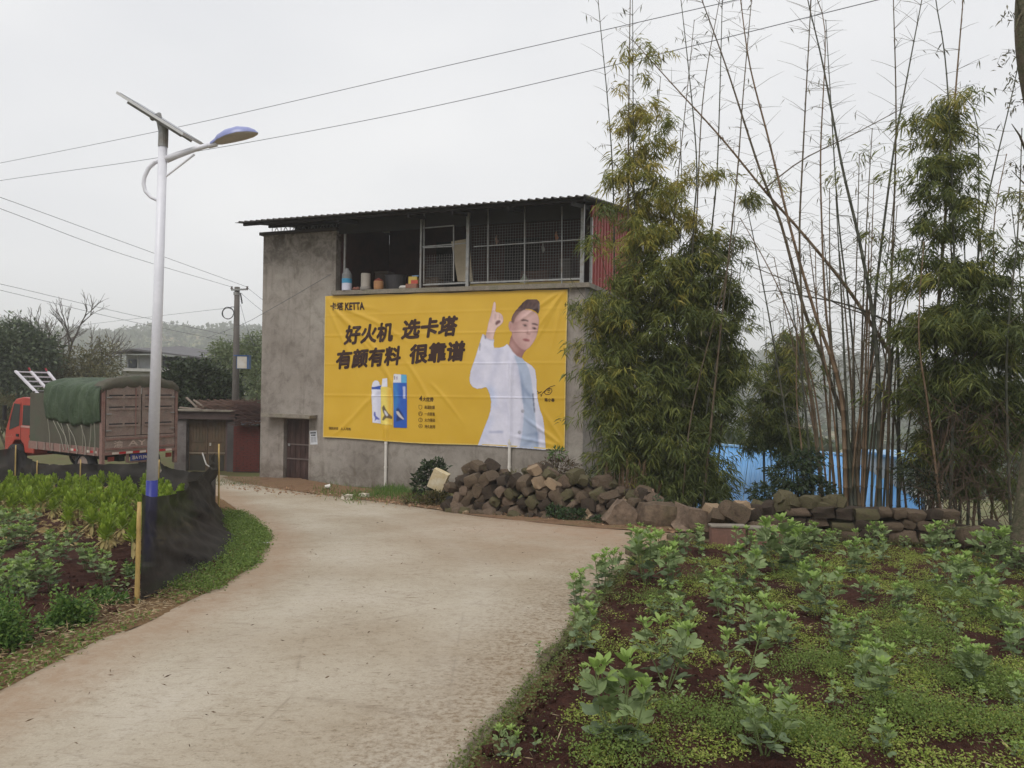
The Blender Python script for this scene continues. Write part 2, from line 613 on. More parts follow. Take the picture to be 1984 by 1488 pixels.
yl = np.concatenate([np.arange(2.0, 9, 0.06), np.arange(9, 18.6, 0.14)])
setp(link('left_vegetable_bed', bed_mesh('left_vegetable_bed', lambda y: left_edge(y) + 0.03, lambda y: -5.0 - 0.9 * y, yl, 120, 'left'), m_soil, sm=True), kind='structure')
yr = np.concatenate([np.arange(2.2, 6.5, 0.045), np.arange(6.5, 11.45, 0.08)])
setp(link('right_bean_bed', bed_mesh('right_bean_bed', lambda y: right_edge(y) - 0.01, lambda y: 3.4 + 0.62 * y, yr, 130, 'right'), m_soil, sm=True), kind='structure')

# mossy broken rim along the right edge of the slab
m_rim = weathered('mossy_concrete_rim', [srgb(70, 62, 48), srgb(104, 92, 72), srgb(84, 84, 52)], 6, 0.95, 40, 0.35, 0.7, bdist=0.02)
rim = MB()
yy = 5.2
while yy < 11.0:
    ln = random.uniform(0.25, 0.6)
    x0, x1 = lerp_tab(RE, yy), lerp_tab(RE, yy + ln)
    z0, z1 = gz(x0, yy) + 0.03, gz(x1, yy + ln) + 0.03
    w = random.uniform(0.04, 0.09)
    hh = random.uniform(0.0, 0.045)
    pts = [(x0 - 0.03, yy, z0 + hh), (x0 + w, yy, z0 + hh * 0.6), (x1 + w, yy + ln, z1 + hh * 0.7), (x1 - 0.03, yy + ln, z1 + hh)]
    low = [(p[0], p[1], p[2] - 0.16) for p in pts]
    rim.add(pts + low, [(0, 1, 2, 3), (1, 0, 4, 5), (2, 1, 5, 6), (3, 2, 6, 7), (0, 3, 7, 4)])
    yy += ln + random.uniform(0.0, 0.06)
setp(bevel(part('lane_rim', rim, m_rim, None), 0.012), kind='structure')

# ================================================================== THE GREY HOUSE
HL, HR = P(628, 742, 22.5), P(1096, 742, 19.75)
HE = Vector((HR.x - HL.x, HR.y - HL.y, 0)).normalized()
HN = Vector((-HE.y, HE.x, 0))                       # points into the house
HO = Vector((HL.x, HL.y, 0))
HA = math.atan2(HE.y, HE.x)
def WP(px, py, t=0.0):
    """photograph pixel -> (along the front wall, height) on the plane t metres behind the wall face"""
    d = ray(px, py)
    k = ((HO + HN * t) - CAM).dot(HN) / d.dot(HN)
    p = CAM + d * k
    return ((p - HO).dot(HE), p.z)
def WS(px, py=742, t=0.0): return WP(px, py, t)[0]
def WZ(px, py, t=0.0): return WP(px, py, t)[1]

m_conc, t, b = nodes('stained_cement_render')
v = coords(t)
n1 = noise_n(t, v, 0.6, 6, 0.62)
n2 = noise_n(t, v, 3.0, 8, 0.7, 0.5)
n3 = noise_n(t, v, 45, 4, 0.65)
drip = noise_n(t, coords(t, 'Position', (5, 5, 0.5)), 1.0, 5, 0.6)
col = ramp(t, n1, [(0.32, srgb(134, 126, 118)), (0.5, srgb(150, 142, 134)), (0.68, srgb(160, 153, 144))]).outputs[0]
col = mixc(t, 1.0, col, ramp(t, n2, [(0.28, (0.62, 0.60, 0.58)), (0.5, (1, 1, 1)), (0.72, (1.14, 1.14, 1.13))]).outputs[0], 'MULTIPLY')
col = mixc(t, ramp(t, drip, [(0.55, (0, 0, 0)), (0.72, (0.40, 0.40, 0.40))]).outputs[0], col, srgb(92, 82, 72))
sp = t.nodes.new('ShaderNodeSeparateXYZ')
gp = t.nodes.new('ShaderNodeNewGeometry')
t.links.new(gp.outputs['Position'], sp.inputs[0])
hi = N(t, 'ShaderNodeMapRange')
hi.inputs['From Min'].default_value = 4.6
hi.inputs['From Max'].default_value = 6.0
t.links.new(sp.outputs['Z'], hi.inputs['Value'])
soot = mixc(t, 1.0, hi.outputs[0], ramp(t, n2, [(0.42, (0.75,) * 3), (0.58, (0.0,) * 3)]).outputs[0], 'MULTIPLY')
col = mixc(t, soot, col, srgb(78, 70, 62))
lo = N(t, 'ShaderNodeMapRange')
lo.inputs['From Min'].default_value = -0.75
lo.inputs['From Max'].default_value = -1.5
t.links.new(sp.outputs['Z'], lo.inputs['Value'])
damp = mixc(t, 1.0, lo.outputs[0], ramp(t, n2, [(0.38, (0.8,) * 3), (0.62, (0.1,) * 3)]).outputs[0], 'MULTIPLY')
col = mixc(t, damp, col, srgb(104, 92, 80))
col = mixc(t, 1.0, col, ramp(t, n3, [(0.3, (0.88,) * 3), (0.7, (1.06,) * 3)]).outputs[0], 'MULTIPLY')
t.links.new(col, b.inputs['Base Color'])
b.inputs['Roughness'].default_value = 0.93
b.inputs['Specular IOR Level'].default_value = 0.15
bump(t, b, mixc(t, 0.5, n2, n3), 0.25, 0.01)

m_slab = weathered('dirty_slab_concrete', [srgb(112, 102, 92), srgb(142, 134, 122), srgb(120, 116, 98)], 2.5, 0.95, 30, 0.3, 0.4)
m_dark = plain('sooty_ceiling_sheet', srgb(52, 50, 50), 0.8)
m_roof = weathered('rusty_grey_roof_sheet', [srgb(74, 72, 70), srgb(92, 90, 88), srgb(84, 76, 70)], 1.5, 0.6, 30, 0.2, 0.15)
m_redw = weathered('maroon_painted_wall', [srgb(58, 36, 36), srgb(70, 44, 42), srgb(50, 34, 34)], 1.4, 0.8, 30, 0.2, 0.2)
m_redp = weathered('red_sheet_panel', [srgb(146, 58, 54), srgb(160, 74, 66)], 1.2, 0.6, 40, 0.15, 0.15)
m_steel = weathered('galvanised_steel', [srgb(128, 128, 126), srgb(160, 160, 158), srgb(140, 132, 122)], 4, 0.5, 50, 0.2, 0.1, metal=0.3)
m_wire = plain('dull_wire', srgb(112, 110, 108), 0.6, 0.2)
m_door = weathered('old_brown_door_paint', [srgb(48, 34, 32), srgb(64, 46, 42), srgb(88, 68, 62)], 2.2, 0.6, 30, 0.25, 0.2, vscale=(3, 3, 0.7))
m_pvc = plain('white_pvc_pipe', srgb(214, 208, 200), 0.4)

sA, sB = WS(506), WS(1131)
s_rec = WS(651, 500)
z_led = WZ(900, 556)           # top of the balcony ledge
z_tow = WZ(580, 452)           # top of the left tower wall
dl, dr = WS(549, 880), WS(598, 880)
dz = WZ(575, 812)
HD = 6.5
HZ0 = -2.2
house = thing('concrete_house', 'grey cement two-storey house with open caged balcony and yellow banner on its front', 'house', (HO.x, HO.y, 0), HA)

def grid_wall(xs, zs, holes, t0, t1):
    """front wall with openings: faces on both sides and reveals round each opening"""
    solid = lambda i, j: 0 <= i < len(xs) - 1 and 0 <= j < len(zs) - 1 and (i, j) not in holes
    mb = MB()
    for i in range(len(xs) - 1):
        for j in range(len(zs) - 1):
            if not solid(i, j):
                continue
            x0, x1, z0, z1 = xs[i], xs[i + 1], zs[j], zs[j + 1]
            mb.add([(x0, t0, z0), (x1, t0, z0), (x1, t0, z1), (x0, t0, z1)], [(0, 1, 2, 3)])
            mb.add([(x0, t1, z0), (x1, t1, z0), (x1, t1, z1), (x0, t1, z1)], [(3, 2, 1, 0)])
            if not solid(i - 1, j): mb.add([(x0, t0, z0), (x0, t1, z0), (x0, t1, z1), (x0, t0, z1)], [(3, 2, 1, 0)])
            if not solid(i + 1, j): mb.add([(x1, t0, z0), (x1, t1, z0), (x1, t1, z1), (x1, t0, z1)], [(0, 1, 2, 3)])
            if not solid(i, j - 1): mb.add([(x0, t0, z0), (x1, t0, z0), (x1, t1, z0), (x0, t1, z0)], [(3, 2, 1, 0)])
            if not solid(i, j + 1): mb.add([(x0, t0, z1), (x1, t0, z1), (x1, t1, z1), (x0, t1, z1)], [(0, 1, 2, 3)])
    return mb
zb = z_led - 0.12
xs = [sA, dl, dr, s_rec, sB]
zs = [HZ0, -1.45, dz, zb, z_tow]
holes = {(1, 1), (3, 3)}
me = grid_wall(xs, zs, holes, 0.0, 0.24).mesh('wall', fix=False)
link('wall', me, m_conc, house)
# the other walls of the box
part('wall', MB().box(sB - 0.24, sB, 0.243, HD, HZ0, zb), m_conc, house)
part('wall', MB().box(sA, sA + 0.24, 0.243, HD, HZ0, z_tow), m_conc, house)
part('wall', MB().box(sA + 0.243, sB - 0.243, HD - 0.24, HD, HZ0, z_tow), m_conc, house)
# side wall of the tower, seen inside the balcony
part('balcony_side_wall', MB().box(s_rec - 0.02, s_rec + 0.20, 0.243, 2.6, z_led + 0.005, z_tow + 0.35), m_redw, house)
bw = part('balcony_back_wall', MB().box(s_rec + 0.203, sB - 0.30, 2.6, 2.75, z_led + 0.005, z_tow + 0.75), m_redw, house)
# dark doorway and red door leaf standing open inside the balcony
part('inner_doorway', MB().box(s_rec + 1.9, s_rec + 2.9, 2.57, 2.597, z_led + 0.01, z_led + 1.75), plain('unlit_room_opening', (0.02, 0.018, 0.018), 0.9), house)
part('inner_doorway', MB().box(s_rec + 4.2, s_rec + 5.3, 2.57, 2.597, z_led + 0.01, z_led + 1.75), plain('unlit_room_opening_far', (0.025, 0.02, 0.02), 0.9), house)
part('inner_door', MB().box(WS(687, 500, 1.9), WS(716, 500, 1.9), 1.9, 1.95, z_led + 0.01, z_led + 1.55), plain('red_inner_door', srgb(124, 46, 44), 0.5), house)
# slabs
part('balcony_ledge', MB().box(s_rec - 0.06, sB + 0.14, -0.13, 2.59, zb + 0.001, z_led), m_slab, house)
part('side_ledge', MB().box(sB - 0.05, sB + 0.14, 2.593, HD, zb + 0.001, z_led), m_slab, house)
part('tower_cap', MB().box(sA - 0.10, s_rec + 0.05, -0.08, HD + 0.05, z_tow, z_tow + 0.09), plain('blackened_cap', srgb(70, 64, 60), 0.9), house)
OV = 1.05
eL, eR = WP(455, 433, -OV), WP(1136, 377, -OV)
z_e = (eL[1] + eR[1]) / 2
RSL = 0.14
def roof_z(tt): return z_e + RSL * (tt + OV)
# red panels on the right upper side
zr = z_led + 1.55
for k in range(5):
    y0 = 0.55 + k * 1.18
    p = MB()
    n = 8
    for j in range(n):
        a, c = y0 + 1.16 * j / n, y0 + 1.16 * (j + 1) / n
        o = 0.0 if j % 2 else 0.02
        p.box(sB - 0.06, sB - 0.03 + o, a, c, z_led + 0.02, roof_z(a) - 0.06)
    part('red_side_panel', p, m_redp, house)
part('corner_frame', MB().box(sB - 0.03, sB + 0.02, 0.43, 0.53, z_led + 0.005, zr + 0.2), m_steel, house)

# ---- corrugated lean-to roof
r0, r1 = eL[0], eR[0]
rf = MB()
for k, tt in enumerate((-0.85, 0.25, 1.5, 2.9, 4.4, 6.2)):
    rf.box(r0 + 0.15, r1 - 0.1, tt - 0.03, tt + 0.03, roof_z(tt) - 0.10, roof_z(tt) - 0.02)
roof = part('roof', rf, m_dark, house)
nsheet = 13
sw = (r1 - r0) / nsheet
for i in range(nsheet):
    a = r0 + i * sw
    prof = []
    nr = 4
    for j in range(nr):
        x = a + sw * j / nr
        q = sw / nr
        prof += [(x, 0.0), (x + q * 0.62, 0.0), (x + q * 0.70, 0.035), (x + q * 0.92, 0.035), (x + q, 0.0)]
    pr = []
    for q in prof:
        if not pr or abs(q[0] - pr[-1][0]) > 1e-6: pr.append(q)
    dz_ = 0.004 * (i % 2)
    end = HD + 0.5
    vs, fs = [], []
    for tt in (-OV - random.uniform(0, 0.03), end):
        for x, h in pr:
            vs.append((x, tt, roof_z(tt) + h + dz_))
    m = len(pr)
    for j in range(m - 1):
        fs.append((j, j + 1, m + j + 1, m + j))
    o = link('roof_sheet', MB().add(vs, fs).mesh('roof_sheet', fix=False), m_roof, roof)
    so = o.modifiers.new('thick', 'SOLIDIFY')
    so.thickness = 0.012
# rafters below the sheets
for px in (690, 822, 905, 1010, 1128):
    s = WS(px, 420)
    a, c = (s, -0.9, roof_z(-0.9) - 0.15), (s, 6.2, roof_z(6.2) - 0.15)
    part('rafter', MB().bar(a, c, 0.05, 0.09), m_dark, roof)
# fascia strip hanging below the eave over the balcony
part('fascia', MB().box(s_rec + 0.05, sB - 0.05, 0.05, 0.09, z_led + 1.66, roof_z(0.05) - 0.03), m_dark, house)
# lattice truss on the tower roof
tr = MB()
sL, sR = sA - 0.42, s_rec + 0.4
zt0 = z_tow + 0.12
tr.bar((sL, 0.9, zt0), (sR, 0.9, zt0), 0.03)
zt1 = roof_z(0.9) - 0.03
tr.bar((sL, 0.9, zt1), (sR, 0.9, zt1), 0.03)
n = 10
for i in range(n):
    x0 = sL + (sR - sL) * i / n
    x1 = sL + (sR - sL) * (i + 1) / n
    xm = (x0 + x1) / 2
    tr.bar((x0, 0.9, zt0), (xm, 0.9, zt1), 0.018)
    tr.bar((xm, 0.9, zt1), (x1, 0.9, zt0), 0.018)
    tr.bar((x0, 0.9, zt0), (x0, 0.9, zt1), 0.018)
part('roof_truss', tr, m_steel, house)

# ---- balcony posts, cage frame and mesh
def vpost(px, w, t_, z1=None, m=m_steel, nm='post'):
    s = WS(px, 500, t_)
    z1 = z1 or roof_z(t_) - 0.1
    return part(nm, MB().box(s - w / 2, s + w / 2, t_ - w / 2, t_ + w / 2, z_led + 0.003, z1), m, house)
s667 = WS(668, 500, 0.12)
part('post', MB().tube([(s667, 0.12, z_led + 0.003), (s667, 0.12, roof_z(0.12) - 0.1)], 0.035, 10), m_steel, house, sm=False)
vpost(815.5, 0.05, 0.02)
vpost(906.5, 0.085, 0.0)
vpost(1128, 0.085, 0.0)
def _rail(mb, px0, py0, px1, py1, w):
    a, c = WP(px0, py0, 0.03), WP(px1, py1, 0.03)
    mb.bar((a[0], 0.03, a[1]), (c[0], 0.03, c[1]), w)
    return mb
cage = part('cage', _rail(_rail(MB(), 820, 552, 904, 548, 0.045), 912, 548, 1126, 540, 0.045), m_steel, house)
def cbar(px0, py0, px1, py1, w, t_=0.03, nm='cage_bar'):
    a, c = WP(px0, py0, t_), WP(px1, py1, t_)
    return part(nm, MB().bar((a[0], t_, a[1]), (c[0], t_, c[1]), w), m_steel, cage)
for px in (822, 946, 1017, 1089):
    cbar(px, 400, px - 0.6, 549, 0.028)
cbar(918, 478, 1126, 464, 0.026)
cbar(818, 478, 904, 471, 0.026)
cbar(820, 442, 879, 437, 0.03)
cbar(820, 480, 879, 477, 0.03)
cbar(879, 437, 879, 545, 0.03)
# welded wire mesh, every strand a thin bar
def mesh_panel(px0, px1, ztop, t_):
    mb = MB()
    a, c = WS(px0, 500, t_), WS(px1, 500, t_)
    z0, z1 = z_led + 0.10, ztop
    w = 0.0065
    x = a
    while x < c:
        mb.box(x - w / 2, x + w / 2, t_, t_ + w, z0, z1)
        x += 0.075
    z = z0
    while z < z1:
        mb.box(a, c, t_ + w, t_ + 2 * w, z - w / 2, z + w / 2)
        z += 0.075
    o = link('wire_mesh', mb.mesh('wire_mesh', fix=False), m_wire, cage)
    o['kind'] = 'stuff'
mesh_panel(913, 1126, z_led + 1.62, 0.055)
mesh_panel(823, 879, z_led + 0.92, 0.055)
# yellow lip of stored planks behind the mesh
part('shelf_plank', MB().box(WS(914, 545, .35), WS(1126, 540, .35), 0.25, 0.42, z_led + 0.004, z_led + 0.10), plain('yellowed_plank', srgb(168, 150, 100), 0.7), house)

# ---- front door, canopy
door = part('door', MB().box(dl + 0.02, dr - 0.02, 0.14, 0.18, -1.45, dz - 0.005), m_door, house)
for px in (560, 570, 580, 589):
    s = WS(px, 880, .13)
    part('door_board', MB().box(s - 0.045, s + 0.045, 0.128, 0.139, -1.40, dz - 0.06), m_door, door)
for zz in (WZ(575, 861, 0.12), WZ(575, 889, 0.12)):
    part('door_rail', MB().box(dl + 0.05, dr - 0.05, 0.105, 0.127, zz - 0.02, zz + 0.02), plain('worn_rail', srgb(104, 92, 88), 0.6), door)
part('padlock', MB().box(dl + 0.10, dl + 0.16, 0.085, 0.104, WZ(562, 862) - 0.04, WZ(562, 862) + 0.03), m_steel, door)
part('door_step', MB().box(dl - 0.05, dr + 0.05, -0.22, 0.13, -2.0, -1.452), m_slab, house)
part('door_canopy', MB().prism([(WS(524, 806) - 0.05, dz + 0.05), (WS(614, 806) + 0.02, dz + 0.05), (WS(614, 806) + 0.02, dz + 0.14), (WS(524, 806) - 0.05, dz + 0.16)], -0.38, -0.003), m_slab, house)

# ---- rain pipes
def pipe(px, pyt, pyb, off=-0.05):
    s = WS(px, 860, off)
    z0, z1 = WZ(px, pyb, off), WZ(px, pyt, off)
    o = part('rain_pipe', MB().tube([(s, off, z0), (s, off, z1)], 0.042, 12), m_pvc, house, sm=False)
    zj = z0 + (WZ(px, 905, off) - z0)
    part('pipe_collar', MB().tube([(s, off, zj - 0.03), (s, off, zj + 0.03)], 0.05, 12), m_pvc, o)
    part('pipe_collar', MB().tube([(s, off, WZ(px, 858, off) - 0.03), (s, off, WZ(px, 858, off) + 0.03)], 0.05, 12), m_pvc, o)
    return s
sp1 = pipe(748, 832, 942)
sp2 = pipe(987.5, 720, 950)

# ================================================================== THE YELLOW BANNER
banner = thing('banner', 'large yellow advertising banner with dark Chinese slogan and man in white jacket', 'banner', (HO.x, HO.y, 0), HA)
BT = -0.055
cor = {k: WP(*p, BT) for k, p in dict(tl=(630, 574), tr=(1099.5, 560), br=(1093.5, 872), bl=(626, 848)).items()}
_w = [(rng.normal(0, 1.1), rng.normal(0, 1.1), rng.uniform(0, 6.28)) for _ in range(12)]
_w2 = [(rng.normal(0, 4.5), rng.normal(0, 4.5), rng.uniform(0, 6.28)) for _ in range(16)]
def wrinkle(s, z):
    """how far the cloth stands off towards the lane"""
    s = np.asarray(s, float); z = np.asarray(z, float)
    o = np.zeros_like(s)
    for a, c, p in _w:
        o = o + 0.0045 * np.sin(a * s + c * z + p)
    fi = np.zeros_like(s)
    for a, c, p in _w2:
        fi = fi + np.sin(a * s + c * z + p)
    o = o + 0.0008 * fi
    def crease(s0, z0, s1, z1, amp, w):
        dx, dz2 = s1 - s0, z1 - z0
        L = math.hypot(dx, dz2)
        u = ((s - s0) * dx + (z - z0) * dz2) / L
        d = (-(s - s0) * dz2 + (z - z0) * dx) / L + 0.04 * np.sin(u * 2.3 + s0)
        fade = np.clip(u / L * 6, 0, 1) * np.clip((1 - u / L) * 2.5, 0, 1)
        return amp * np.exp(-(d / w) ** 2) * fade
    (tls, tlz), (trs, trz), (brs, brz), (bls, blz) = cor['tl'], cor['tr'], cor['br'], cor['bl']
    for dx, dz2, am in ((2.2, -2.0, .022), (1.3, -2.6, .014), (3.2, -1.5, .018), (2.0, -.5, .012), (2.8, -2.9, .014)):
        o = o + crease(tls, tlz, tls + dx, tlz + dz2, am, 0.055)
    for dx, dz2, am in ((-1.0, -1.2, .024), (-1.6, -.9, .018), (-.5, -1.7, .016), (-1.3, -1.9, .014)):
        o = o + crease(trs, trz, trs + dx, trz + dz2, am, 0.05)
    for dx, dz2, am in ((-1.2, .9, .022), (-.7, 1.2, .016), (-1.7, .4, .014)):
        o = o + crease(brs, brz, brs + dx, brz + dz2, am, 0.05)
    o = o + crease(bls + .2, blz, bls + 2.4, blz + 1.8, .014, 0.06) + crease(bls + 2.6, blz + 2.4, bls + 4.0, blz + .3, .016, .06)
    o = o + crease(bls + 1.6, tlz - 1.2, bls + 2.8, blz + .4, .016, .07) + crease(bls + 3.4, blz + 1.7, bls + 4.6, blz + .5, .014, .05)
    H = tlz - blz
    for fz, am in ((blz + H * .30, .008), (blz + H * .52, .006), (blz + H * .72, .008), (blz + H * .86, .005)):
        o = o + am * np.exp(-((z - fz - 0.012 * s) / 0.022) ** 2)
    o = o + .055 * np.exp(-((s - sp1) / .07) ** 2) * np.clip((blz + 0.55 - z) / .2, 0, 1)
    o = o + .055 * np.exp(-((s - sp2) / .07) ** 2) * np.clip((blz + 2.5 - z) / .4, 0, 1)
    return np.maximum(o, -0.03)
def cloth_pt(s, z, lift=0.0):
    return np.stack([s, BT - wrinkle(s, z) - lift, z], -1)
def px_to_cloth(px, py):
    """arrays of photograph pixels -> (s, z) on the banner plane"""
    px = np.asarray(px, float); py = np.asarray(py, float)
    d = [CR[i] * (px - PW / 2) / FPX + CU[i] * (PH / 2 - py) / FPX + CF[i] for i in range(3)]
    k = ((HO + HN * BT) - CAM).dot(HN) / (d[0] * HN[0] + d[1] * HN[1] + d[2] * HN[2])
    q = [CAM[i] + d[i] * k for i in range(3)]
    return ((q[0] - HO[0]) * HE[0] + (q[1] - HO[1]) * HE[1], q[2])

# cloth
nu, nv = 240, 136
U, V_ = np.meshgrid(np.linspace(0, 1, nu), np.linspace(0, 1, nv))
def bil(U, V_):
    r = []
    for i in (0, 1):
        sag = 0
        r.append((1 - U) * (1 - V_) * cor['bl'][i] + U * (1 - V_) * cor['br'][i] + U * V_ * cor['tr'][i] + (1 - U) * V_ * cor['tl'][i])
    r[1] = r[1] + 0.012 * np.sin(U * 31) * V_ ** 6 + 0.02 * np.sin(U * 9 + 1) * (1 - V_) ** 6
    return r
bs, bz = bil(U, V_)
pts = cloth_pt(bs, bz).reshape(-1, 3)
ii = np.arange(nu - 1)
fc = np.concatenate([np.stack([r * nu + ii, r * nu + ii + 1, (r + 1) * nu + ii + 1, (r + 1) * nu + ii], 1) for r in range(nv - 1)])
m_yel, t, b = nodes('yellow_vinyl')
v = coords(t)
n1 = noise_n(t, v, 1.4, 3, 0.5)
t.links.new(ramp(t, n1, [(0.3, srgb(212, 168, 44)), (0.7, srgb(218, 176, 54))]).outputs[0], b.inputs['Base Color'])
b.inputs['Roughness'].default_value = 0.42
b.inputs['Specular IOR Level'].default_value = 0.45
cloth = link('cloth', arr_mesh('cloth', pts, fc), m_yel, banner, sm=True)
# pale hem tape round the sheet
hem = MB()
for (u0, v0, u1, v1) in ((0, 0, 1, 0), (1, 0, 1, 1), (0, 1, 0, 0)):
    uu = np.linspace(u0, u1, 90); vv = np.linspace(v0, v1, 90)
    s_, z_ = bil(uu, vv)
    q = cloth_pt(s_, z_, 0.004)
    inw = (0.0, 0.028) if v0 == v1 else ((-0.024, 0.0) if u0 == 1 else (0.024, 0.0))
    q2 = cloth_pt(s_ + inw[0], z_ + inw[1], 0.004)
    hem.add(list(q) + list(q2), [(i, i + 1, 90 + i + 1, 90 + i) for i in range(89)])
part('hem', hem, plain('hem_tape', srgb(226, 196, 112), 0.5), banner)

def text_mesh(txt, bold=0.0, shear=0.0, spacing=1.0):
    cu = bpy.data.curves.new('lettering', 'FONT')
    cu.body = txt
    cu.offset = bold
    cu.shear = shear
    cu.space_character = spacing
    cu.resolution_u = 3
    ob = bpy.data.objects.new('lettering', cu)
    C.objects.link(ob)
    dg = bpy.context.evaluated_depsgraph_get()
    me = bpy.data.meshes.new_from_object(ob.evaluated_get(dg))
    bpy.data.objects.remove(ob)
    return me
def print_text(name, txt, quad, mat_, bold=0.0, lift=0.006, parent=None, place=None, cut=0.18):
    """letters stretched into a pixel quad (bl, br, tr, tl) of the photograph and laid on the cloth;
    heavy strokes come from a few slightly shifted layers"""
    me = text_mesh(txt)
    bm0 = bmesh.new()
    bm0.from_mesh(me)
    bmesh.ops.triangulate(bm0, faces=bm0.faces)
    vv_ = np.array([q.co[:2] for q in bm0.verts])
    ff_ = [tuple(q.index for q in f.verts) for f in bm0.faces]
    bm0.free()
    sh = [(0, 0)] + ([(bold, 0), (-bold, 0), (0, bold), (0, -bold)] + [(bold * .7 * i, bold * .7 * j) for i in (-1, 1) for j in (-1, 1)] if bold else [])
    x0, y0 = vv_.min(0) - bold; x1, y1 = vv_.max(0) + bold
    (bl, br, tr_, tl) = quad
    bm = bmesh.new()
    for li, (sx, sy) in enumerate(sh):
        U_ = (vv_[:, 0] + sx - x0) / (x1 - x0); W_ = (vv_[:, 1] + sy - y0) / (y1 - y0)
        px = (1 - U_) * (1 - W_) * bl[0] + U_ * (1 - W_) * br[0] + U_ * W_ * tr_[0] + (1 - U_) * W_ * tl[0]
        py = (1 - U_) * (1 - W_) * bl[1] + U_ * (1 - W_) * br[1] + U_ * W_ * tr_[1] + (1 - U_) * W_ * tl[1]
        b2 = bmesh.new()
        if place is None:
            s_, z_ = px_to_cloth(px, py)
            vs_ = [b2.verts.new((s1_, 0, z1_)) for s1_, z1_ in zip(s_, z_)]
        else:
            vs_ = [b2.verts.new(place(a_, b_, 0.0006 * li)) for a_, b_ in zip(px, py)]
        for f in ff_:
            try: b2.faces.new([vs_[i] for i in f])
            except ValueError: pass
        if place is None:
            for _ in range(3):
                ed = [e for e in b2.edges if e.calc_length() > cut]
                if not ed: break
                bmesh.ops.subdivide_edges(b2, edges=ed, cuts=1)
                bmesh.ops.triangulate(b2, faces=b2.faces)
            co_ = np.array([(q.co.x, q.co.z) for q in b2.verts])
            for q, p3 in zip(b2.verts, cloth_pt(co_[:, 0], co_[:, 1], lift + 0.0006 * li)):
                q.co = p3
        tmp = bpy.data.meshes.new('tmp')
        b2.to_mesh(tmp); b2.free()
        bm.from_mesh(tmp)
        bpy.data.meshes.remove(tmp)
    me.clear_geometry()
    bm.to_mesh(me)
    bm.free()
    me.name = name
    me.materials.clear()
    return link(name, me, mat_, parent or banner)
m_ink = plain('dark_brown_print', srgb(62, 40, 34), 0.45)
m_ink2 = plain('brown_small_print', srgb(112, 82, 30), 0.45)
def zq(z0, pts, ox, oy):
    return [(ox + x / z0, oy + y / z0) for x, y in pts]
K8 = 7.348
print_text('slogan_lettering', '好火机', zq(K8, [(190, 655), (893, 600), (917, 318), (232, 372)], 640, 580), m_ink, 0.044)
print_text('slogan_lettering', '选卡塔', zq(K8, [(1008, 578), (1795, 520), (1832, 222), (1050, 292)], 640, 580), m_ink, 0.044)
print_text('slogan_lettering', '有颜有料', zq(K8, [(66, 1003), (1000, 938), (1030, 655), (100, 725)], 640, 580), m_ink, 0.044)
print_text('slogan_lettering', '很靠谱', zq(K8, [(1118, 928), (1905, 880), (1942, 578), (1145, 640)], 640, 580), m_ink, 0.044)
print_text('logo_lettering', '卡塔', zq(K8, [(2, 160), (188, 156), (190, 40), (4, 46)], 640, 580), m_ink, 0.028)
print_text('logo_lettering', 'KETTA', zq(K8, [(212, 158), (492, 150), (484, 36), (216, 46)], 640, 580), m_ink, 0.045)
print_text('small_lettering', '4', [(812.2, 777), (818.2, 777), (819, 766.5), (813, 766.5)], m_ink, 0.03)
print_text('small_lettering', '大优势', [(819, 777.8), (840, 778.3), (841, 769.5), (820, 769)], m_ink, 0.02)
for txt, y in (('高温防爆', 789), ('一点就着', 802), ('火力强劲', 814), ('持久耐用', 826.5)):
    print_text('small_lettering', txt, [(823, y + 3.2), (843, y + 3.8), (843, y - 3.2), (823, y - 3.8)], m_ink2, 0.012)
print_text('small_lettering', '国民好货', [(637.5, 832.2), (655.5, 833.1), (655.5, 827.4), (637.5, 826.6)], m_ink2, 0.012)
print_text('small_lettering', '人人可用', [(660.5, 833.4), (679, 834.4), (679, 828.6), (660.5, 827.7)], m_ink2, 0.012)
print_text('name_lettering', '陈小春', [(1055.3, 778), (1074.5, 778.6), (1074.5, 771.6), (1055.3, 771)], m_ink, 0.02)

def print_lines(name, polys, w_px, mat_, lift=0.006):
    """printed pen strokes: ribbons along pixel polylines"""
    mb = MB()
    for pl in polys:
        pl = np.array(pl, float)
        dd = np.diff(pl, axis=0)
        seg = np.concatenate([[0], np.cumsum(np.hypot(dd[:, 0], dd[:, 1]))])
        tt = np.linspace(0, seg[-1], max(6, int(seg[-1] / 1.5)))
        x = np.interp(tt, seg, pl[:, 0]); y = np.interp(tt, seg, pl[:, 1])
        gx, gy = np.gradient(x), np.gradient(y)
        L = np.hypot(gx, gy) + 1e-9
        nx_, ny_ = -gy / L * w_px / 2, gx / L * w_px / 2
        A = cloth_pt(*px_to_cloth(x + nx_, y + ny_), lift)
        B = cloth_pt(*px_to_cloth(x - nx_, y - ny_), lift)
        k = len(x)
        mb.add(list(A) + list(B), [(i, i + 1, k + i + 1, k + i) for i in range(k - 1)])
    return link(name, mb.mesh(name, fix=False), mat_, banner)
Z5 = 4.25
def z5(pts): return [(880 + x / Z5, 550 + y / Z5) for x, y in pts]
print_lines('printed_signature', [z5([(682, 880), (700, 900), (720, 885), (690, 905)]), z5([(705, 915), (725, 910), (712, 930)]),
            z5([(722, 905), (760, 868), (790, 848), (832, 836)]), z5([(775, 868), (800, 862), (806, 885), (785, 910), (755, 912), (740, 895), (760, 870), (790, 860)]),
            z5([(765, 880), (790, 876)]), z5([(770, 895), (785, 890)])], 1.1, m_ink)
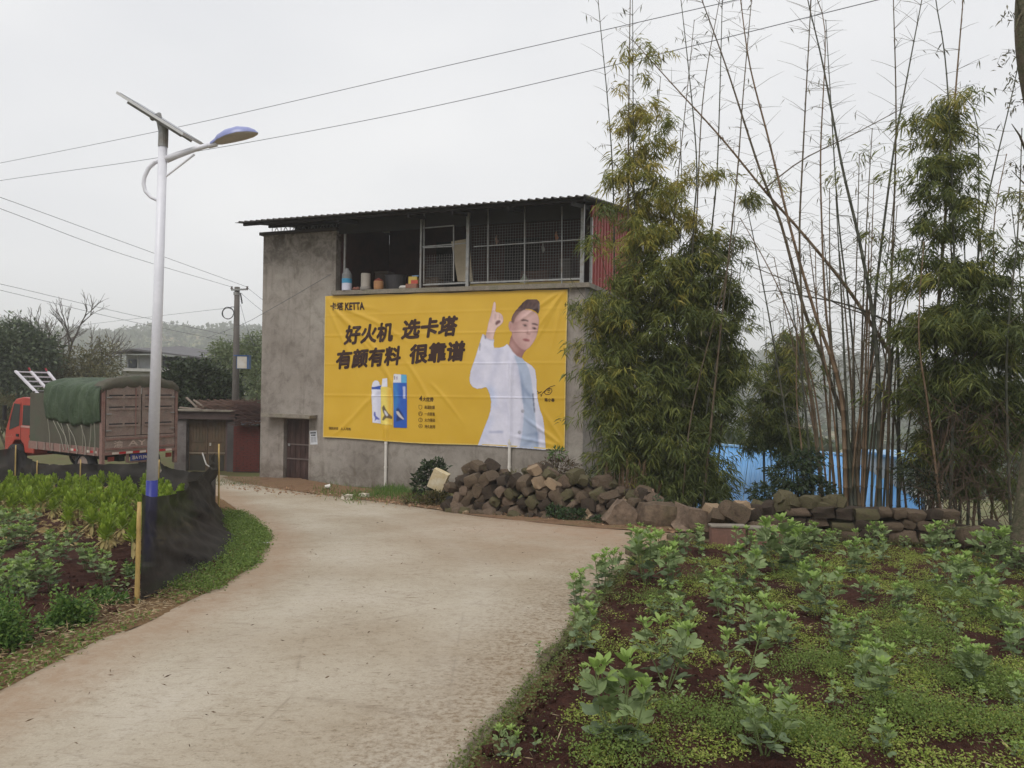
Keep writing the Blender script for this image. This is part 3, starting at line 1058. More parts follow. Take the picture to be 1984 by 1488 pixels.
# four small icons beside the list
def circ(cx, cy, r, n=14): return [(cx + r * math.cos(2 * math.pi * i / n), cy + r * math.sin(2 * math.pi * i / n)) for i in range(n + 1)]
print_lines('printed_icon', [[(812, 785), (812, 791), (815, 793.5), (818, 791), (818, 785), (812, 785)]], 0.8, m_ink2)
print_lines('printed_icon', [circ(815, 801.5, 4), [(813, 804), (813, 801), (815, 799), (817, 801), (817, 804)]], 0.9, m_ink2)
print_lines('printed_icon', [circ(815, 813.5, 3.8), [(815, 810.5), (816.4, 813), (815, 816)]], 0.9, m_ink2)
print_lines('printed_icon', [circ(815, 825.5, 3.6), [(813.4, 826), (815, 824.4), (816.6, 826), (813.4, 826)]], 0.9, m_ink2)

# ---- printed picture areas: a fine sheet whose colours are the print
def inside(px, py, poly):
    c = np.zeros(px.shape, bool)
    n = len(poly)
    for i in range(n):
        x0, y0 = poly[i]; x1, y1 = poly[(i + 1) % n]
        if y0 == y1: continue
        hit = ((y0 > py) != (y1 > py)) & (px < (x1 - x0) * (py - y0) / (y1 - y0) + x0)
        c ^= hit
    return c
def blur(a, k):
    if k < 1: return a
    for ax in (0, 1):
        for _ in range(2):
            pad = [(k, k) if i == ax else (0, 0) for i in (0, 1)]
            cs = np.cumsum(np.pad(a, pad, 'edge'), axis=ax)
            z = np.zeros_like(np.take(cs, [0], ax))
            cs = np.concatenate([z, cs], ax)
            n = a.shape[ax]
            hi_ = np.take(cs, np.arange(2 * k + 1, n + 2 * k + 1), ax); lo_ = np.take(cs, np.arange(0, n), ax)
            a = (hi_ - lo_) / (2 * k + 1)
    return a
def smooth_poly(poly, it=2):
    for _ in range(it):
        q = []
        for i in range(len(poly)):
            a, c = poly[i], poly[(i + 1) % len(poly)]
            q += [(a[0] * .75 + c[0] * .25, a[1] * .75 + c[1] * .25), (a[0] * .25 + c[0] * .75, a[1] * .25 + c[1] * .75)]
        poly = q
    return poly
m_print, t, b = nodes('printed_picture')
a_ = t.nodes.new('ShaderNodeAttribute')
a_.attribute_name = 'print'
t.links.new(a_.outputs['Color'], b.inputs['Base Color'])
b.inputs['Roughness'].default_value = 0.45
b.inputs['Specular IOR Level'].default_value = 0.4
def print_picture(name, box, step, layers, lift):
    """layers: (polygon, colour, soft radius in steps, strength); the first 'mask' layers decide what is printed"""
    x = np.arange(box[0], box[2], step); y = np.arange(box[1], box[3], step)
    X, Y = np.meshgrid(x, y)
    col = np.zeros(X.shape + (3,)); mask = np.zeros(X.shape, bool)
    for poly, c, soft, st, is_mask in layers:
        m_ = inside(X, Y, poly)
        if is_mask: mask |= m_
        al = blur(m_.astype(float), soft) * st
        col = col * (1 - al[..., None]) + np.array(c)[None, None] * al[..., None]
    # print grain and the mottling of a photograph
    g_ = blur(rng.normal(0, 1, X.shape), 2) * .10 + blur(rng.normal(0, 1, X.shape), 7) * .35 + rng.normal(0, .018, X.shape)
    col = np.clip(col * (1 + g_[..., None]), 0, 1)
    s_, z_ = px_to_cloth(X, Y)
    v3 = cloth_pt(s_, z_, lift).reshape(-1, 3)
    ny, nx = X.shape
    q = mask[:-1, :-1] & mask[1:, :-1] & mask[:-1, 1:] & mask[1:, 1:]
    r, c = np.nonzero(q)
    f = np.stack([r * nx + c, (r + 1) * nx + c, (r + 1) * nx + c + 1, r * nx + c + 1], 1)
    used = np.unique(f)
    idx = np.full(len(v3), -1); idx[used] = np.arange(len(used))
    rgba = np.concatenate([col.reshape(-1, 3), np.ones((len(v3), 1))], 1)[used]
    return link(name, arr_mesh(name, v3[used], idx[f], {'print': rgba}), m_print, banner, sm=True)

JK, JS, JD = srgb(226, 224, 240), srgb(190, 190, 214), srgb(150, 156, 192)
SK, SKD, SKL = srgb(206, 166, 160), srgb(158, 112, 108), srgb(228, 196, 190)
HRc, HRl = srgb(74, 54, 52), srgb(112, 84, 78)
jacket = z5([(188, 1332), (215, 1260), (245, 1180), (278, 1100), (296, 1040), (302, 970), (292, 915), (275, 872), (262, 852),
             (225, 864), (185, 866), (150, 850), (130, 820), (124, 785), (134, 720), (152, 665), (175, 600), (195, 530), (213, 470), (232, 408),
             (262, 425), (300, 452), (330, 452), (327, 500), (330, 525), (365, 524), (405, 514), (436, 490), (470, 530), (520, 590), (560, 622),
             (600, 645), (640, 672), (668, 705), (678, 770), (682, 880), (690, 960), (708, 1040), (730, 1095), (742, 1180), (748, 1270), (754, 1372), (560, 1355), (400, 1345)])
shirt = z5([(492, 585), (530, 600), (562, 608), (585, 640), (615, 700), (635, 790), (645, 880), (655, 980), (662, 1080), (678, 1190), (688, 1280), (690, 1362), (536, 1348), (556, 1240), (566, 1150), (572, 1060), (566, 980), (556, 880), (545, 780), (525, 680)])
neck = z5([(448, 505), (462, 440), (480, 400), (560, 470), (610, 520), (596, 545), (576, 570), (558, 612), (520, 596), (480, 555)])
face = smooth_poly(z5([(470, 400), (470, 330), (488, 270), (530, 225), (590, 205), (650, 220), (692, 250), (702, 300), (698, 350), (690, 400), (672, 455), (645, 500), (612, 536), (580, 546), (545, 530), (508, 490), (482, 450)]), 2)
ear = smooth_poly(z5([(444, 345), (450, 308), (470, 304), (486, 330), (484, 380), (470, 398), (454, 385)]), 2)
hair = smooth_poly(z5([(466, 305), (474, 265), (500, 222), (540, 180), (570, 145), (605, 122), (650, 114), (694, 132), (710, 165), (706, 215), (692, 255), (676, 232), (640, 212), (600, 206), (560, 218), (525, 248), (500, 285), (488, 330), (478, 320)]), 1)
fadeh = z5([(468, 305), (485, 250), (525, 205), (560, 215), (528, 250), (500, 290), (488, 335), (476, 322)])
hand = smooth_poly(z5([(252, 438), (266, 395), (274, 345), (284, 300), (300, 255), (310, 205), (320, 155), (330, 140), (342, 152), (343, 195), (340, 232), (368, 232), (395, 252), (408, 285), (402, 320), (378, 345), (352, 362), (338, 395), (328, 430), (322, 462), (290, 455)]), 1)
L = [(jacket, JK, 1, 1, True)]
for pl, c, so, st in [
        (z5([(262, 852), (292, 905), (304, 985), (296, 1050), (330, 1000), (330, 900), (300, 830)]), srgb(150, 176, 224), 8, 0.75),
        (z5([(205, 560), (235, 600), (215, 720), (200, 860), (150, 850), (128, 790), (150, 680)]), JS, 10, .5),
        (z5([(330, 525), (345, 560), (330, 680), (290, 800), (265, 850), (300, 830), (350, 700), (375, 580), (400, 520)]), JD, 7, .55),
        (z5([(240, 1180), (300, 1060), (310, 1130), (250, 1260), (215, 1330), (195, 1330)]), srgb(170, 186, 226), 8, .6),
        (z5([(470, 540), (500, 600), (530, 720), (548, 860), (530, 860), (505, 720), (480, 620)]), JS, 5, .8),
        (z5([(430, 500), (450, 560), (470, 700), (460, 705), (440, 590)]), JS, 3, .6),
        (z5([(420, 700), (440, 900), (430, 1100), (410, 1100), (400, 880)]), JS, 12, .5),
        (z5([(560, 1000), (570, 1090), (552, 1250), (536, 1345), (525, 1340), (540, 1230), (556, 1090)]), JS, 3, .9),
        (z5([(280, 1215), (400, 1210), (402, 1226), (282, 1228)]), JD, 2, .8),
        (z5([(330, 880), (400, 900), (470, 890), (400, 915)]), JD, 4, .4),
        (z5([(680, 880), (700, 1040), (735, 1120), (745, 1260), (752, 1370), (715, 1366), (705, 1200), (690, 1060)]), JS, 6, .55),
        (z5([(610, 655), (655, 700), (668, 820), (660, 900), (640, 780)]), JS, 5, .5),
        (z5([(208, 480), (218, 490), (214, 550), (206, 548)]), srgb(80, 86, 110), 1, .8),
        (z5([(232, 410), (262, 428), (300, 454), (328, 455), (326, 468), (295, 466), (255, 438)]), JD, 1, .7)]:
    L.append((pl, c, so, st, False))
SHc, SHd = srgb(178, 190, 214), srgb(118, 136, 172)
L.append((shirt, SHc, 1, 1, True))
for pl, c, so, st in [
        (z5([(520, 680), (545, 780), (556, 900), (566, 990), (580, 980), (572, 880), (556, 760)]), SHd, 3, .8),
        (z5([(545, 800), (600, 880), (640, 930), (640, 950), (590, 905)]), SHd, 3, .8),
        (z5([(580, 930), (650, 1080), (655, 1100), (600, 1000)]), SHd, 4, .7),
        (z5([(570, 1060), (640, 1180), (660, 1240), (620, 1190)]), SHd, 5, .7),
        (z5([(556, 1250), (640, 1230), (690, 1225), (690, 1245), (620, 1250)]), SHd, 3, .7),
        (z5([(540, 1340), (620, 1290), (650, 1270), (660, 1285), (600, 1325)]), SHd, 4, .8),
        (z5([(642, 900), (652, 900), (664, 1060), (656, 1062)]), srgb(50, 60, 84), 1, .9),
        (z5([(668, 1200), (692, 1210), (692, 1362), (678, 1362)]), SHd, 3, .7)]:
    L.append((pl, c, so, st, False))
for c0 in ((562, 1048), (535, 1224)):
    L.append((z5(circ(c0[0], c0[1], 13)), srgb(120, 116, 130), 1, .9, False))
    L.append((z5(circ(c0[0] + 2, c0[1] - 2, 7)), srgb(206, 204, 214), 1, .9, False))
L.append((neck, SKD, 1, 1, True))
L.append((z5([(462, 450), (500, 500), (540, 560), (500, 560), (455, 505)]), SK, 4, .6, False))
L.append((ear, SK, 1, 1, True))
L.append((z5([(455, 330), (470, 320), (476, 360), (465, 380)]), SKD, 2, .7, False))
L.append((face, SK, 1, 1, True))
for pl, c, so, st in [
        (z5([(470, 330), (500, 350), (510, 430), (560, 510), (545, 530), (482, 450)]), SKD, 8, .55),
        (z5([(540, 245), (640, 235), (650, 285), (560, 280)]), SKL, 10, .8),
        (z5([(540, 370), (585, 375), (585, 420), (550, 420)]), SKL, 8, .6),
        (z5([(612, 330), (628, 335), (618, 395), (604, 395)]), SKL, 3, .8),
        (z5([(640, 400), (670, 400), (655, 450), (640, 440)]), SKL, 6, .5),
        (z5([(600, 360), (604, 395), (590, 408), (595, 416), (618, 420), (632, 412), (628, 404), (612, 410)]), SKD, 1, .75),
        (z5([(596, 330), (606, 330), (602, 380), (596, 385)]), SKD, 3, .6),
        (z5([(550, 322), (575, 318), (608, 328), (606, 336), (575, 330)]), SKD, 2, .7),
        (smooth_poly(z5([(548, 298), (575, 288), (610, 300), (616, 314), (580, 304), (552, 308)]), 1), srgb(58, 40, 38), 1, .95),
        (smooth_poly(z5([(638, 322), (665, 322), (694, 336), (692, 348), (662, 336), (640, 334)]), 1), srgb(58, 40, 38), 1, .95),
        (smooth_poly(z5([(560, 336), (578, 330), (602, 342), (598, 352), (575, 350)]), 1), srgb(66, 44, 42), 1, .9),
        (smooth_poly(z5([(638, 360), (656, 354), (682, 366), (676, 378), (650, 374)]), 1), srgb(66, 44, 42), 1, .9),
        (smooth_poly(z5([(558, 456), (580, 448), (600, 450), (626, 462), (618, 478), (590, 476), (570, 468)]), 1), srgb(158, 92, 94), 1, .9),
        (z5([(560, 458), (590, 460), (624, 466), (590, 466)]), srgb(96, 52, 54), 1, .8),
        (z5([(570, 490), (612, 492), (600, 500), (578, 500)]), SKD, 3, .6),
        (z5([(696, 300), (704, 320), (690, 400), (660, 480), (640, 505), (672, 430)]), SKD, 4, .6)]:
    L.append((pl, c, so, st, False))
for k_, (x0_, y0_, x1_, y1_) in enumerate(((300, 560, 360, 640), (180, 600, 250, 680), (170, 700, 240, 790), (150, 760, 260, 820), (350, 620, 420, 760), (330, 1000, 420, 1060), (300, 1090, 400, 1120), (400, 960, 470, 1120), (440, 1130, 500, 1290), (250, 1260, 330, 1300), (360, 1250, 460, 1330), (700, 1120, 725, 1260), (640, 760, 668, 860), (600, 700, 640, 740), (560, 1120, 640, 1160), (590, 1300, 660, 1340), (400, 560, 450, 640), (230, 520, 300, 560))):
    L.insert(1 + k_, (z5([(x0_, y0_), (x0_ + 12, y0_ - 6), (x1_, y1_), (x1_ - 8, y1_ + 10)]), JD if k_ % 2 else JS, 5, .45, False))
for pl, c, so, st in [
        (z5([(500, 470), (560, 520), (612, 536), (580, 546), (540, 528)]), SKD, 5, .7), (z5([(478, 300), (520, 260), (530, 300), (500, 400), (476, 420)]), SKD, 7, .5),
        (z5([(556, 352), (600, 356), (596, 366), (562, 362)]), SKD, 3, .55), (z5([(640, 378), (680, 384), (672, 392), (644, 388)]), SKD, 3, .55),
        (z5(circ(584, 343, 6)), srgb(30, 22, 24), 1, .9), (z5(circ(662, 367, 6)), srgb(30, 22, 24), 1, .9), (z5([(566, 344), (576, 340), (576, 348)]), srgb(210, 196, 196), 1, .8), (z5([(590, 340), (598, 345), (590, 348)]), srgb(206, 190, 190), 1, .7),
        (z5([(640, 440), (652, 400), (660, 410), (650, 450)]), SKD, 4, .45), (z5([(548, 420), (560, 450), (552, 455)]), SKD, 3, .5), (z5([(575, 480), (612, 486), (605, 492), (580, 488)]), SKL, 2, .6), (z5([(586, 425), (606, 430), (600, 446), (590, 446)]), SKD, 2, .35)]:
    L.append((pl, c, so, st, False))
L.append((hair, HRc, 1, 1, True))
for k_ in range(9):
    x_ = 545 + k_ * 17
    L.append((z5([(x_, 205 - k_ * 2), (x_ + 6, 203 - k_ * 2), (x_ + 24, 140 + k_ * 3), (x_ + 18, 138 + k_ * 3)]), HRl if k_ % 2 else srgb(44, 32, 32), 1, .6, False))
for pl, c, so, st in [
        (fadeh, srgb(150, 112, 104), 4, .75),
        (z5([(600, 140), (650, 128), (690, 145), (690, 165), (640, 150)]), HRl, 3, .8),
        (z5([(560, 180), (620, 170), (680, 185), (700, 200), (640, 190), (580, 200)]), HRl, 4, .5),
        (z5([(700, 150), (708, 175), (704, 225), (696, 225), (700, 180)]), srgb(170, 158, 160), 1, .7)]:
    L.append((pl, c, so, st, False))
L.append((hand, SKL, 1, 1, True))
for pl, c, so, st in [
        (z5([(285, 300), (300, 260), (312, 205), (322, 160), (326, 165), (318, 230), (308, 290), (300, 330)]), SKD, 3, .45),
        (z5([(340, 235), (345, 270), (340, 300), (333, 290), (334, 250)]), SKD, 2, .7),
        (smooth_poly(z5([(336, 318), (356, 300), (378, 298), (384, 316), (362, 330), (342, 346)]), 1), srgb(96, 52, 56), 1, .9),
        (z5([(370, 240), (378, 262), (374, 290), (368, 285), (370, 260)]), SKD, 1, .6),
        (z5([(390, 255), (396, 278), (392, 300), (386, 290)]), SKD, 1, .5),
        (z5([(270, 380), (290, 390), (300, 450), (256, 436)]), SKD, 5, .5),
        (z5([(252, 420), (262, 425), (262, 455), (250, 452)]), srgb(70, 52, 60), 1, .8)]:
    L.append((pl, c, so, st, False))
print_picture('printed_figure', (906, 580, 1062, 875), 0.8, L, 0.004)

# the three printed lighters
def lq(pts): return [(700 + x / 10.63, 710 + y / 10.63) for x, y in pts]
WH, BL_, YL = srgb(226, 226, 240), srgb(40, 78, 170), srgb(236, 214, 110)
l1 = lq([(212, 480), (218, 400), (240, 320), (290, 280), (350, 290), (385, 330), (390, 380), (440, 375), (432, 410), (410, 430), (410, 1180), (225, 1160)])
l2 = lq([(432, 330), (440, 250), (550, 232), (552, 420), (640, 440), (655, 640), (650, 1210), (400, 1195), (408, 440)])
l3 = lq([(676, 150), (830, 160), (945, 170), (950, 340), (948, 1270), (668, 1260), (668, 320)])
print_picture('printed_lighter', (718, 730, 742, 826), 0.5, [(l1, WH, 1, 1, True),
    (lq([(212, 420), (260, 425), (410, 390), (440, 372), (432, 412), (405, 430), (405, 475), (212, 470)]), BL_, 1, 1, False),
    (lq([(330, 500), (410, 500), (410, 1180), (350, 1175)]), srgb(190, 190, 214), 6, .7, False),
    (lq([(265, 930), (295, 940), (300, 1010), (380, 1080), (370, 1100), (310, 1090), (270, 1140), (285, 1060), (255, 1000)]), srgb(70, 84, 176), 1, .9, False)], 0.005)
print_picture('printed_lighter', (737, 730, 763, 830), 0.5, [(l2, YL, 1, 1, True),
    (lq([(432, 330), (440, 250), (550, 232), (550, 415), (430, 420)]), WH, 1, 1, False),
    (lq([(540, 440), (650, 440), (650, 1200), (560, 1200)]), srgb(222, 170, 50), 6, .8, False),
    (lq([(430, 850), (470, 790), (510, 880), (560, 960), (650, 1040), (640, 1085), (520, 1060), (450, 1120), (430, 1090), (480, 1000), (450, 940)]), srgb(74, 62, 66), 1, .9, False),
    (lq([(470, 900), (510, 920), (560, 1000), (530, 1030), (490, 980)]), WH, 1, .8, False)], 0.0065)
print_picture('printed_lighter', (761, 722, 791, 832), 0.5, [(l3, srgb(44, 92, 184), 1, 1, True),
    (lq([(676, 340), (740, 340), (760, 700), (700, 1000), (668, 900)]), srgb(70, 150, 206), 8, .8, False),
    (lq([(668, 150), (830, 160), (830, 335), (668, 330)]), srgb(226, 226, 232), 1, 1, False),
    (lq([(830, 165), (945, 172), (948, 338), (830, 335)]), srgb(96, 172, 214), 1, 1, False),
    (lq([(690, 195), (703, 195), (703, 275), (690, 275)]), srgb(60, 50, 70), 1, .9, False),
    (lq([(725, 215), (755, 200), (760, 260), (735, 280)]), srgb(160, 140, 170), 1, .8, False),
    (lq([(865, 410), (915, 410), (915, 660), (870, 660)]), WH, 1, .6, False),
    (lq([(725, 880), (770, 850), (850, 960), (900, 1080), (820, 1110), (720, 1140), (740, 1000)]), srgb(38, 48, 92), 2, .85, False),
    (lq([(725, 925), (770, 920), (840, 1020), (890, 1080), (870, 1095), (790, 1040), (740, 980)]), srgb(222, 214, 214), 1, .8, False)], 0.008)

# printed paper notice on the wall beside the door
nb = [WP(*p, -0.004) for p in ((601.2, 861.5), (615.3, 860.8), (613.6, 834), (599.6, 834.6))]
notice = thing('paper_notice', 'small white printed paper stuck on the grey wall right of the brown door', 'notice', (HO.x, HO.y, 0), HA)
part('sheet', MB().add([(q[0], -0.004, q[1]) for q in nb] + [(q[0], -0.001, q[1]) for q in nb], [(0, 1, 2, 3), (7, 6, 5, 4), (0, 4, 5, 1), (1, 5, 6, 2), (2, 6, 7, 3), (3, 7, 4, 0)]), plain('notice_paper', srgb(206, 208, 212), 0.8), notice)
lines = MB()
def nq(u, w): 
    a = [nb[0][i] * (1 - u) * (1 - w) + nb[1][i] * u * (1 - w) + nb[2][i] * u * w + nb[3][i] * (1 - u) * w for i in (0, 1)]
    return (a[0], -0.006, a[1])
for w0, w1, us in [(.78, .90, [(.12, .32), (.36, .58), (.62, .86)]), (.62, .72, [(.2, .42), (.46, .8)])] + [(.52 - .07 * k, .545 - .07 * k, [(.12, .5), (.54, .88)]) for k in range(6)]:
    for u0, u1 in us:
        lines.add([nq(u0, w0), nq(u1, w0), nq(u1, w1), nq(u0, w1)], [(0, 1, 2, 3)])
part('print', lines, plain('notice_ink', srgb(70, 70, 78), 0.8), notice)

# ================================================================== THINGS ON THE BALCONY LEDGE
m_rub = plain('dark_rubber', (0.022, 0.022, 0.023), 0.85)
def on_ledge(px, py, t_):
    s = WS(px, py, t_)
    return HO + HE * s + HN * t_ + Vector((0, 0, z_led))
def mppx(p): return (p - CAM).y / FPX
def ledge_thing(name, label, cat, px, t_):
    return thing(name, label, cat, on_ledge(px, 558, t_), HA)
o = ledge_thing('water_jar', 'tall plastic jar with grey shoulder and blue and white wrapper at the left post', 'jar', 672, -0.03)
part('jar_body', MB().lathe([(0.135, 0.0), (0.142, 0.02), (0.142, 0.21)], n=20), plain('white_wrapper', srgb(206, 206, 222), 0.45), o)
part('wrapper_band', MB().lathe([(0.144, 0.21), (0.144, 0.34)], n=20), plain('blue_band', srgb(70, 150, 190), 0.45), o)
part('jar_shoulder', MB().lathe([(0.141, 0.341), (0.138, 0.46), (0.10, 0.54), (0.05, 0.60), (0.045, 0.64)], n=20), plain('grey_plastic', srgb(128, 128, 128), 0.5), o)
o = ledge_thing('paint_pail', 'pale grey cylindrical pail with wider foot beside the wrapped jar', 'pail', 708.5, -0.01)
part('pail_body', MB().lathe([(0.155, 0.09), (0.135, 0.10), (0.135, 0.47), (0.128, 0.47), (0.125, 0.12)], n=20), plain('pale_pail', srgb(168, 160, 150), 0.6), o)
part('pail_foot', MB().lathe([(0.15, 0.0), (0.16, 0.05), (0.155, 0.085)], n=20), plain('pail_foot_grey', srgb(140, 134, 128), 0.6), o)
o = ledge_thing('clay_pot', 'small orange brown pot with a red lid on the ledge', 'pot', 733.5, -0.01)
part('pot_body', MB().lathe([(0.125, 0.0), (0.138, 0.05), (0.14, 0.22), (0.13, 0.24)], n=20), plain('clay', srgb(168, 122, 84), 0.6), o)
part('pot_lid', MB().lathe([(0.12, 0.241), (0.13, 0.27), (0.04, 0.31), (0.02, 0.33)], n=20), plain('red_lid', srgb(132, 66, 54), 0.5), o)
for px, t_, w_, h_, c_, lb, nm in ((745, 1.5, .5, .7, (84, 74, 66), 'brown cupboard standing in the shade behind the dark basin', 'cupboard'), (842, 1.2, .45, .42, (104, 86, 70), 'brown carton on the balcony behind the small cage window', 'carton'), (850, 1.9, .6, .9, (70, 64, 62), 'tall dark cupboard at the back of the balcony', 'cupboard'), (1040, 1.6, .9, .55, (92, 70, 60), 'long low brown chest behind the wire mesh', 'chest'), (1098, 1.3, .35, .8, (88, 84, 80), 'grey sack standing near the right post behind the mesh', 'sack')):
    o = ledge_thing(nm, lb, nm, px, t_)
    bevel(part(nm + '_body', MB().prism([(-w_ / 2, 0), (w_ / 2, 0), (w_ / 2 * .94, h_), (-w_ / 2 * .97, h_ * .98)], -.2, .2), plain('store_%s_%d' % (nm, px), srgb(*c_), .8), o), .03, 2)
    part(nm + '_lid', MB().box(-w_ / 2 * .9, w_ / 2 * .9, -.215, .19, h_ * .99 + .002, h_ * 1.04), plain('store_lid_%d' % px, srgb(*[min(255, int(q * 1.15)) for q in c_]), .8), o)
for px, py, c_, lb in ((962, 462, (150, 120, 104), 'pale dried bundle hanging behind the mesh near the middle post'), (1078, 455, (168, 108, 70), 'orange brown dried bundle hanging behind the mesh near the right end'), (1052, 478, (140, 138, 132), 'small pale pouch hanging behind the mesh')):
    s_ = WS(px, py, .6); z_ = WZ(px, py, .6)
    o = thing('hanging_bundle', lb, 'bundle', HO + HE * s_ + HN * .6 + Vector((0, 0, z_)), HA)
    part('bundle_body', MB().tube([(0, 0, -.16), (.02, 0, -.08), (-.01, 0, 0), (0, 0, .1)], [.015, .05, .035, .008], 7), plain('bundle_%d' % px, srgb(*c_), .8), o, sm=True)
    part('string', MB().tube([(0, 0, .1), (0, 0, roof_z(.6) - .1 - z_)], .006, 4), m_rub, o)
o = ledge_thing('dark_basin', 'wide dark grey basin standing behind the clay pot', 'basin', 766, 0.5)
part('basin_body', MB().lathe([(0.24, 0.0), (0.30, 0.45), (0.32, 0.46), (0.29, 0.44), (0.22, 0.04)], n=24), plain('dark_basin_plastic', srgb(70, 68, 70), 0.6), o)
o = ledge_thing('snack_tin', 'small yellow and blue printed tin beside the left cage post', 'tin', 803, 0.02)
part('tin_body', MB().box(-0.16, 0.10, -0.06, 0.06, 0.13, 0.33), plain('yellow_tin', srgb(196, 170, 84), 0.4), o)
part('tin_band', MB().box(-0.07, 0.14, -0.075, -0.062, 0.13, 0.23), plain('red_print', srgb(186, 84, 70), 0.4), o)
part('tin_lid', MB().box(-0.05, 0.14, -0.065, 0.065, 0.331, 0.36), plain('blue_tin_lid', srgb(110, 140, 170), 0.4), o)
o = thing('brick', 'reddish brick lying under the yellow tin on the ledge', 'brick', on_ledge(800, 556, -0.01), HA)
bevel(part('brick_block', MB().box(-0.19, 0.16, -0.09, 0.09, 0.0, 0.128), plain('dusty_brick', srgb(140, 100, 84), 0.9), o), 0.01)
o = ledge_thing('white_bottle', 'small white bottle lying on its side on the ledge', 'bottle', 783, -0.03)
part('bottle_body', MB().tube([(-0.16, 0, 0.035), (-0.1, 0, 0.05), (0.06, 0, 0.05), (0.1, 0, 0.03), (0.14, 0, 0.025)], [0.02, 0.045, 0.045, 0.02, 0.018], 10), plain('white_bottle_plastic', srgb(200, 196, 188), 0.4), o, sm=True)
o = ledge_thing('dried_gourd', 'small red brown gourd lying between jar and pail', 'gourd', 690, 0.02)
part('gourd_body', MB().tube([(-0.12, 0, 0.05), (-0.06, 0, 0.06), (0.0, 0, 0.05), (0.06, 0, 0.06), (0.12, 0, 0.055)], [0.02, 0.05, 0.035, 0.055, 0.02], 10), plain('gourd_skin', srgb(132, 84, 70), 0.6), o, sm=True)
# beige board leaning inside the cage
o = thing('leaning_board', 'beige tapered board leaning inside the cage behind the middle post', 'board', on_ledge(893, 550, 0.45), HA)
a = [WP(*p, 0.45) for p in ((886, 545), (915, 545), (903, 460), (869, 466))]
s0 = WS(893, 550, 0.45)
vs = [(q[0] - s0, tt + (q[1] - z_led) * 0.12, q[1] - z_led) for tt in (0.0, 0.03) for q in a]
part('board_face', MB().add(vs, [(0, 1, 2, 3), (7, 6, 5, 4), (0, 4, 5, 1), (1, 5, 6, 2), (2, 6, 7, 3), (3, 7, 4, 0)]), plain('beige_board', srgb(186, 172, 148), 0.7), o)
o = thing('hanging_basket', 'pale green lantern shaped jar standing behind the wire mesh', 'jar', on_ledge(1016, 545, 0.5), HA)
part('jar_body', MB().lathe([(0.10, 0.0), (0.13, 0.06), (0.12, 0.2), (0.06, 0.28), (0.03, 0.36)], n=16), plain('pale_green_glaze', srgb(140, 150, 132), 0.5), o)
for px, lab, c, h in ((985, 'low grey bundle on the balcony behind the wire mesh', (110, 104, 100), .14), (1060, 'small brown bundle on the balcony near the right post', (112, 84, 66), .2), (955, 'dark round crock behind the mesh next to the middle post', (70, 58, 54), .34)):
    o = thing('storage_bundle' if h < .3 else 'crock', lab, 'bundle' if h < .3 else 'crock', on_ledge(px, 548, 0.7), HA)
    part('bundle_body' if h < .3 else 'crock_body', MB().lathe([(0.14, 0.0), (0.2, h * .3), (0.17, h * .7), (0.09, h)], n=14), plain('store_%d' % px, srgb(*c), 0.8), o)

# ================================================================== SOLAR STREET LAMP
LB = G(289, 1104)
LD = LB.y
lamp = thing('street_lamp', 'white solar street lamp with dark blue foot beside the black net', 'street lamp', LB)
def lp(px, py, dy=0.0): return P(px, py, LD + dy) - LB
m_white = weathered('white_lamp_paint', [srgb(220, 220, 228), srgb(234, 234, 240)], 2, 0.35, 30, 0.06, 0.03, 'Object', spec=0.45)
m_navy = weathered('blue_lamp_paint', [srgb(38, 44, 120), srgb(48, 56, 138)], 3, 0.4, 30, 0.12, 0.05, 'Object')
top = lp(317, 246)
def on_pole(f): return Vector((top.x * f, top.y * f, top.z * f))
zf = lp(295, 930).z / top.z
part('pole', MB().tube([on_pole(zf), on_pole(0.97)], [0.060, 0.046], 20), m_white, lamp, sm=True)
part('pole_foot', MB().tube([(0, 0, -0.3), on_pole(zf)], [0.068, 0.0603], 20), m_navy, lamp, sm=True)
hz_ = zf * .55
part('access_door', MB().box(on_pole(hz_).x - .03, on_pole(hz_).x + .03, on_pole(hz_).y - .071, on_pole(hz_).y - .04, on_pole(hz_).z - .12, on_pole(hz_).z + .12), m_navy, lamp)
part('base_flange', MB().lathe([(.17, -.02), (.17, .015), (.075, .02), (.07, .10)], n=20), m_steel, lamp)
part('pole_collar', MB().tube([on_pole(0.955), on_pole(0.985), on_pole(1.0)], [0.052, 0.052, 0.05], 16), m_steel, lamp)
# arm, curl and brace
arm = [lp(322, 309), lp(345, 300), lp(380, 288), lp(410, 280)]
part('arm', MB().tube(arm, [0.04, 0.036, 0.029, 0.026], 12), m_white, lamp, sm=True)
curl = [lp(313, 309), lp(300, 314), lp(288, 325), lp(280, 342), lp(278, 356), lp(282, 371), lp(292, 382), lp(310, 391)]
part('curl', MB().tube(curl, [0.026, 0.025, 0.024, 0.022, 0.021, 0.02, 0.018, 0.015], 10), m_white, lamp, sm=True)
part('brace', MB().tube([lp(321, 342), lp(377, 299)], 0.012, 8), m_white, lamp)
part('brace_clip', MB().bar(lp(319, 340), lp(318.5, 354), 0.03), m_white, lamp)
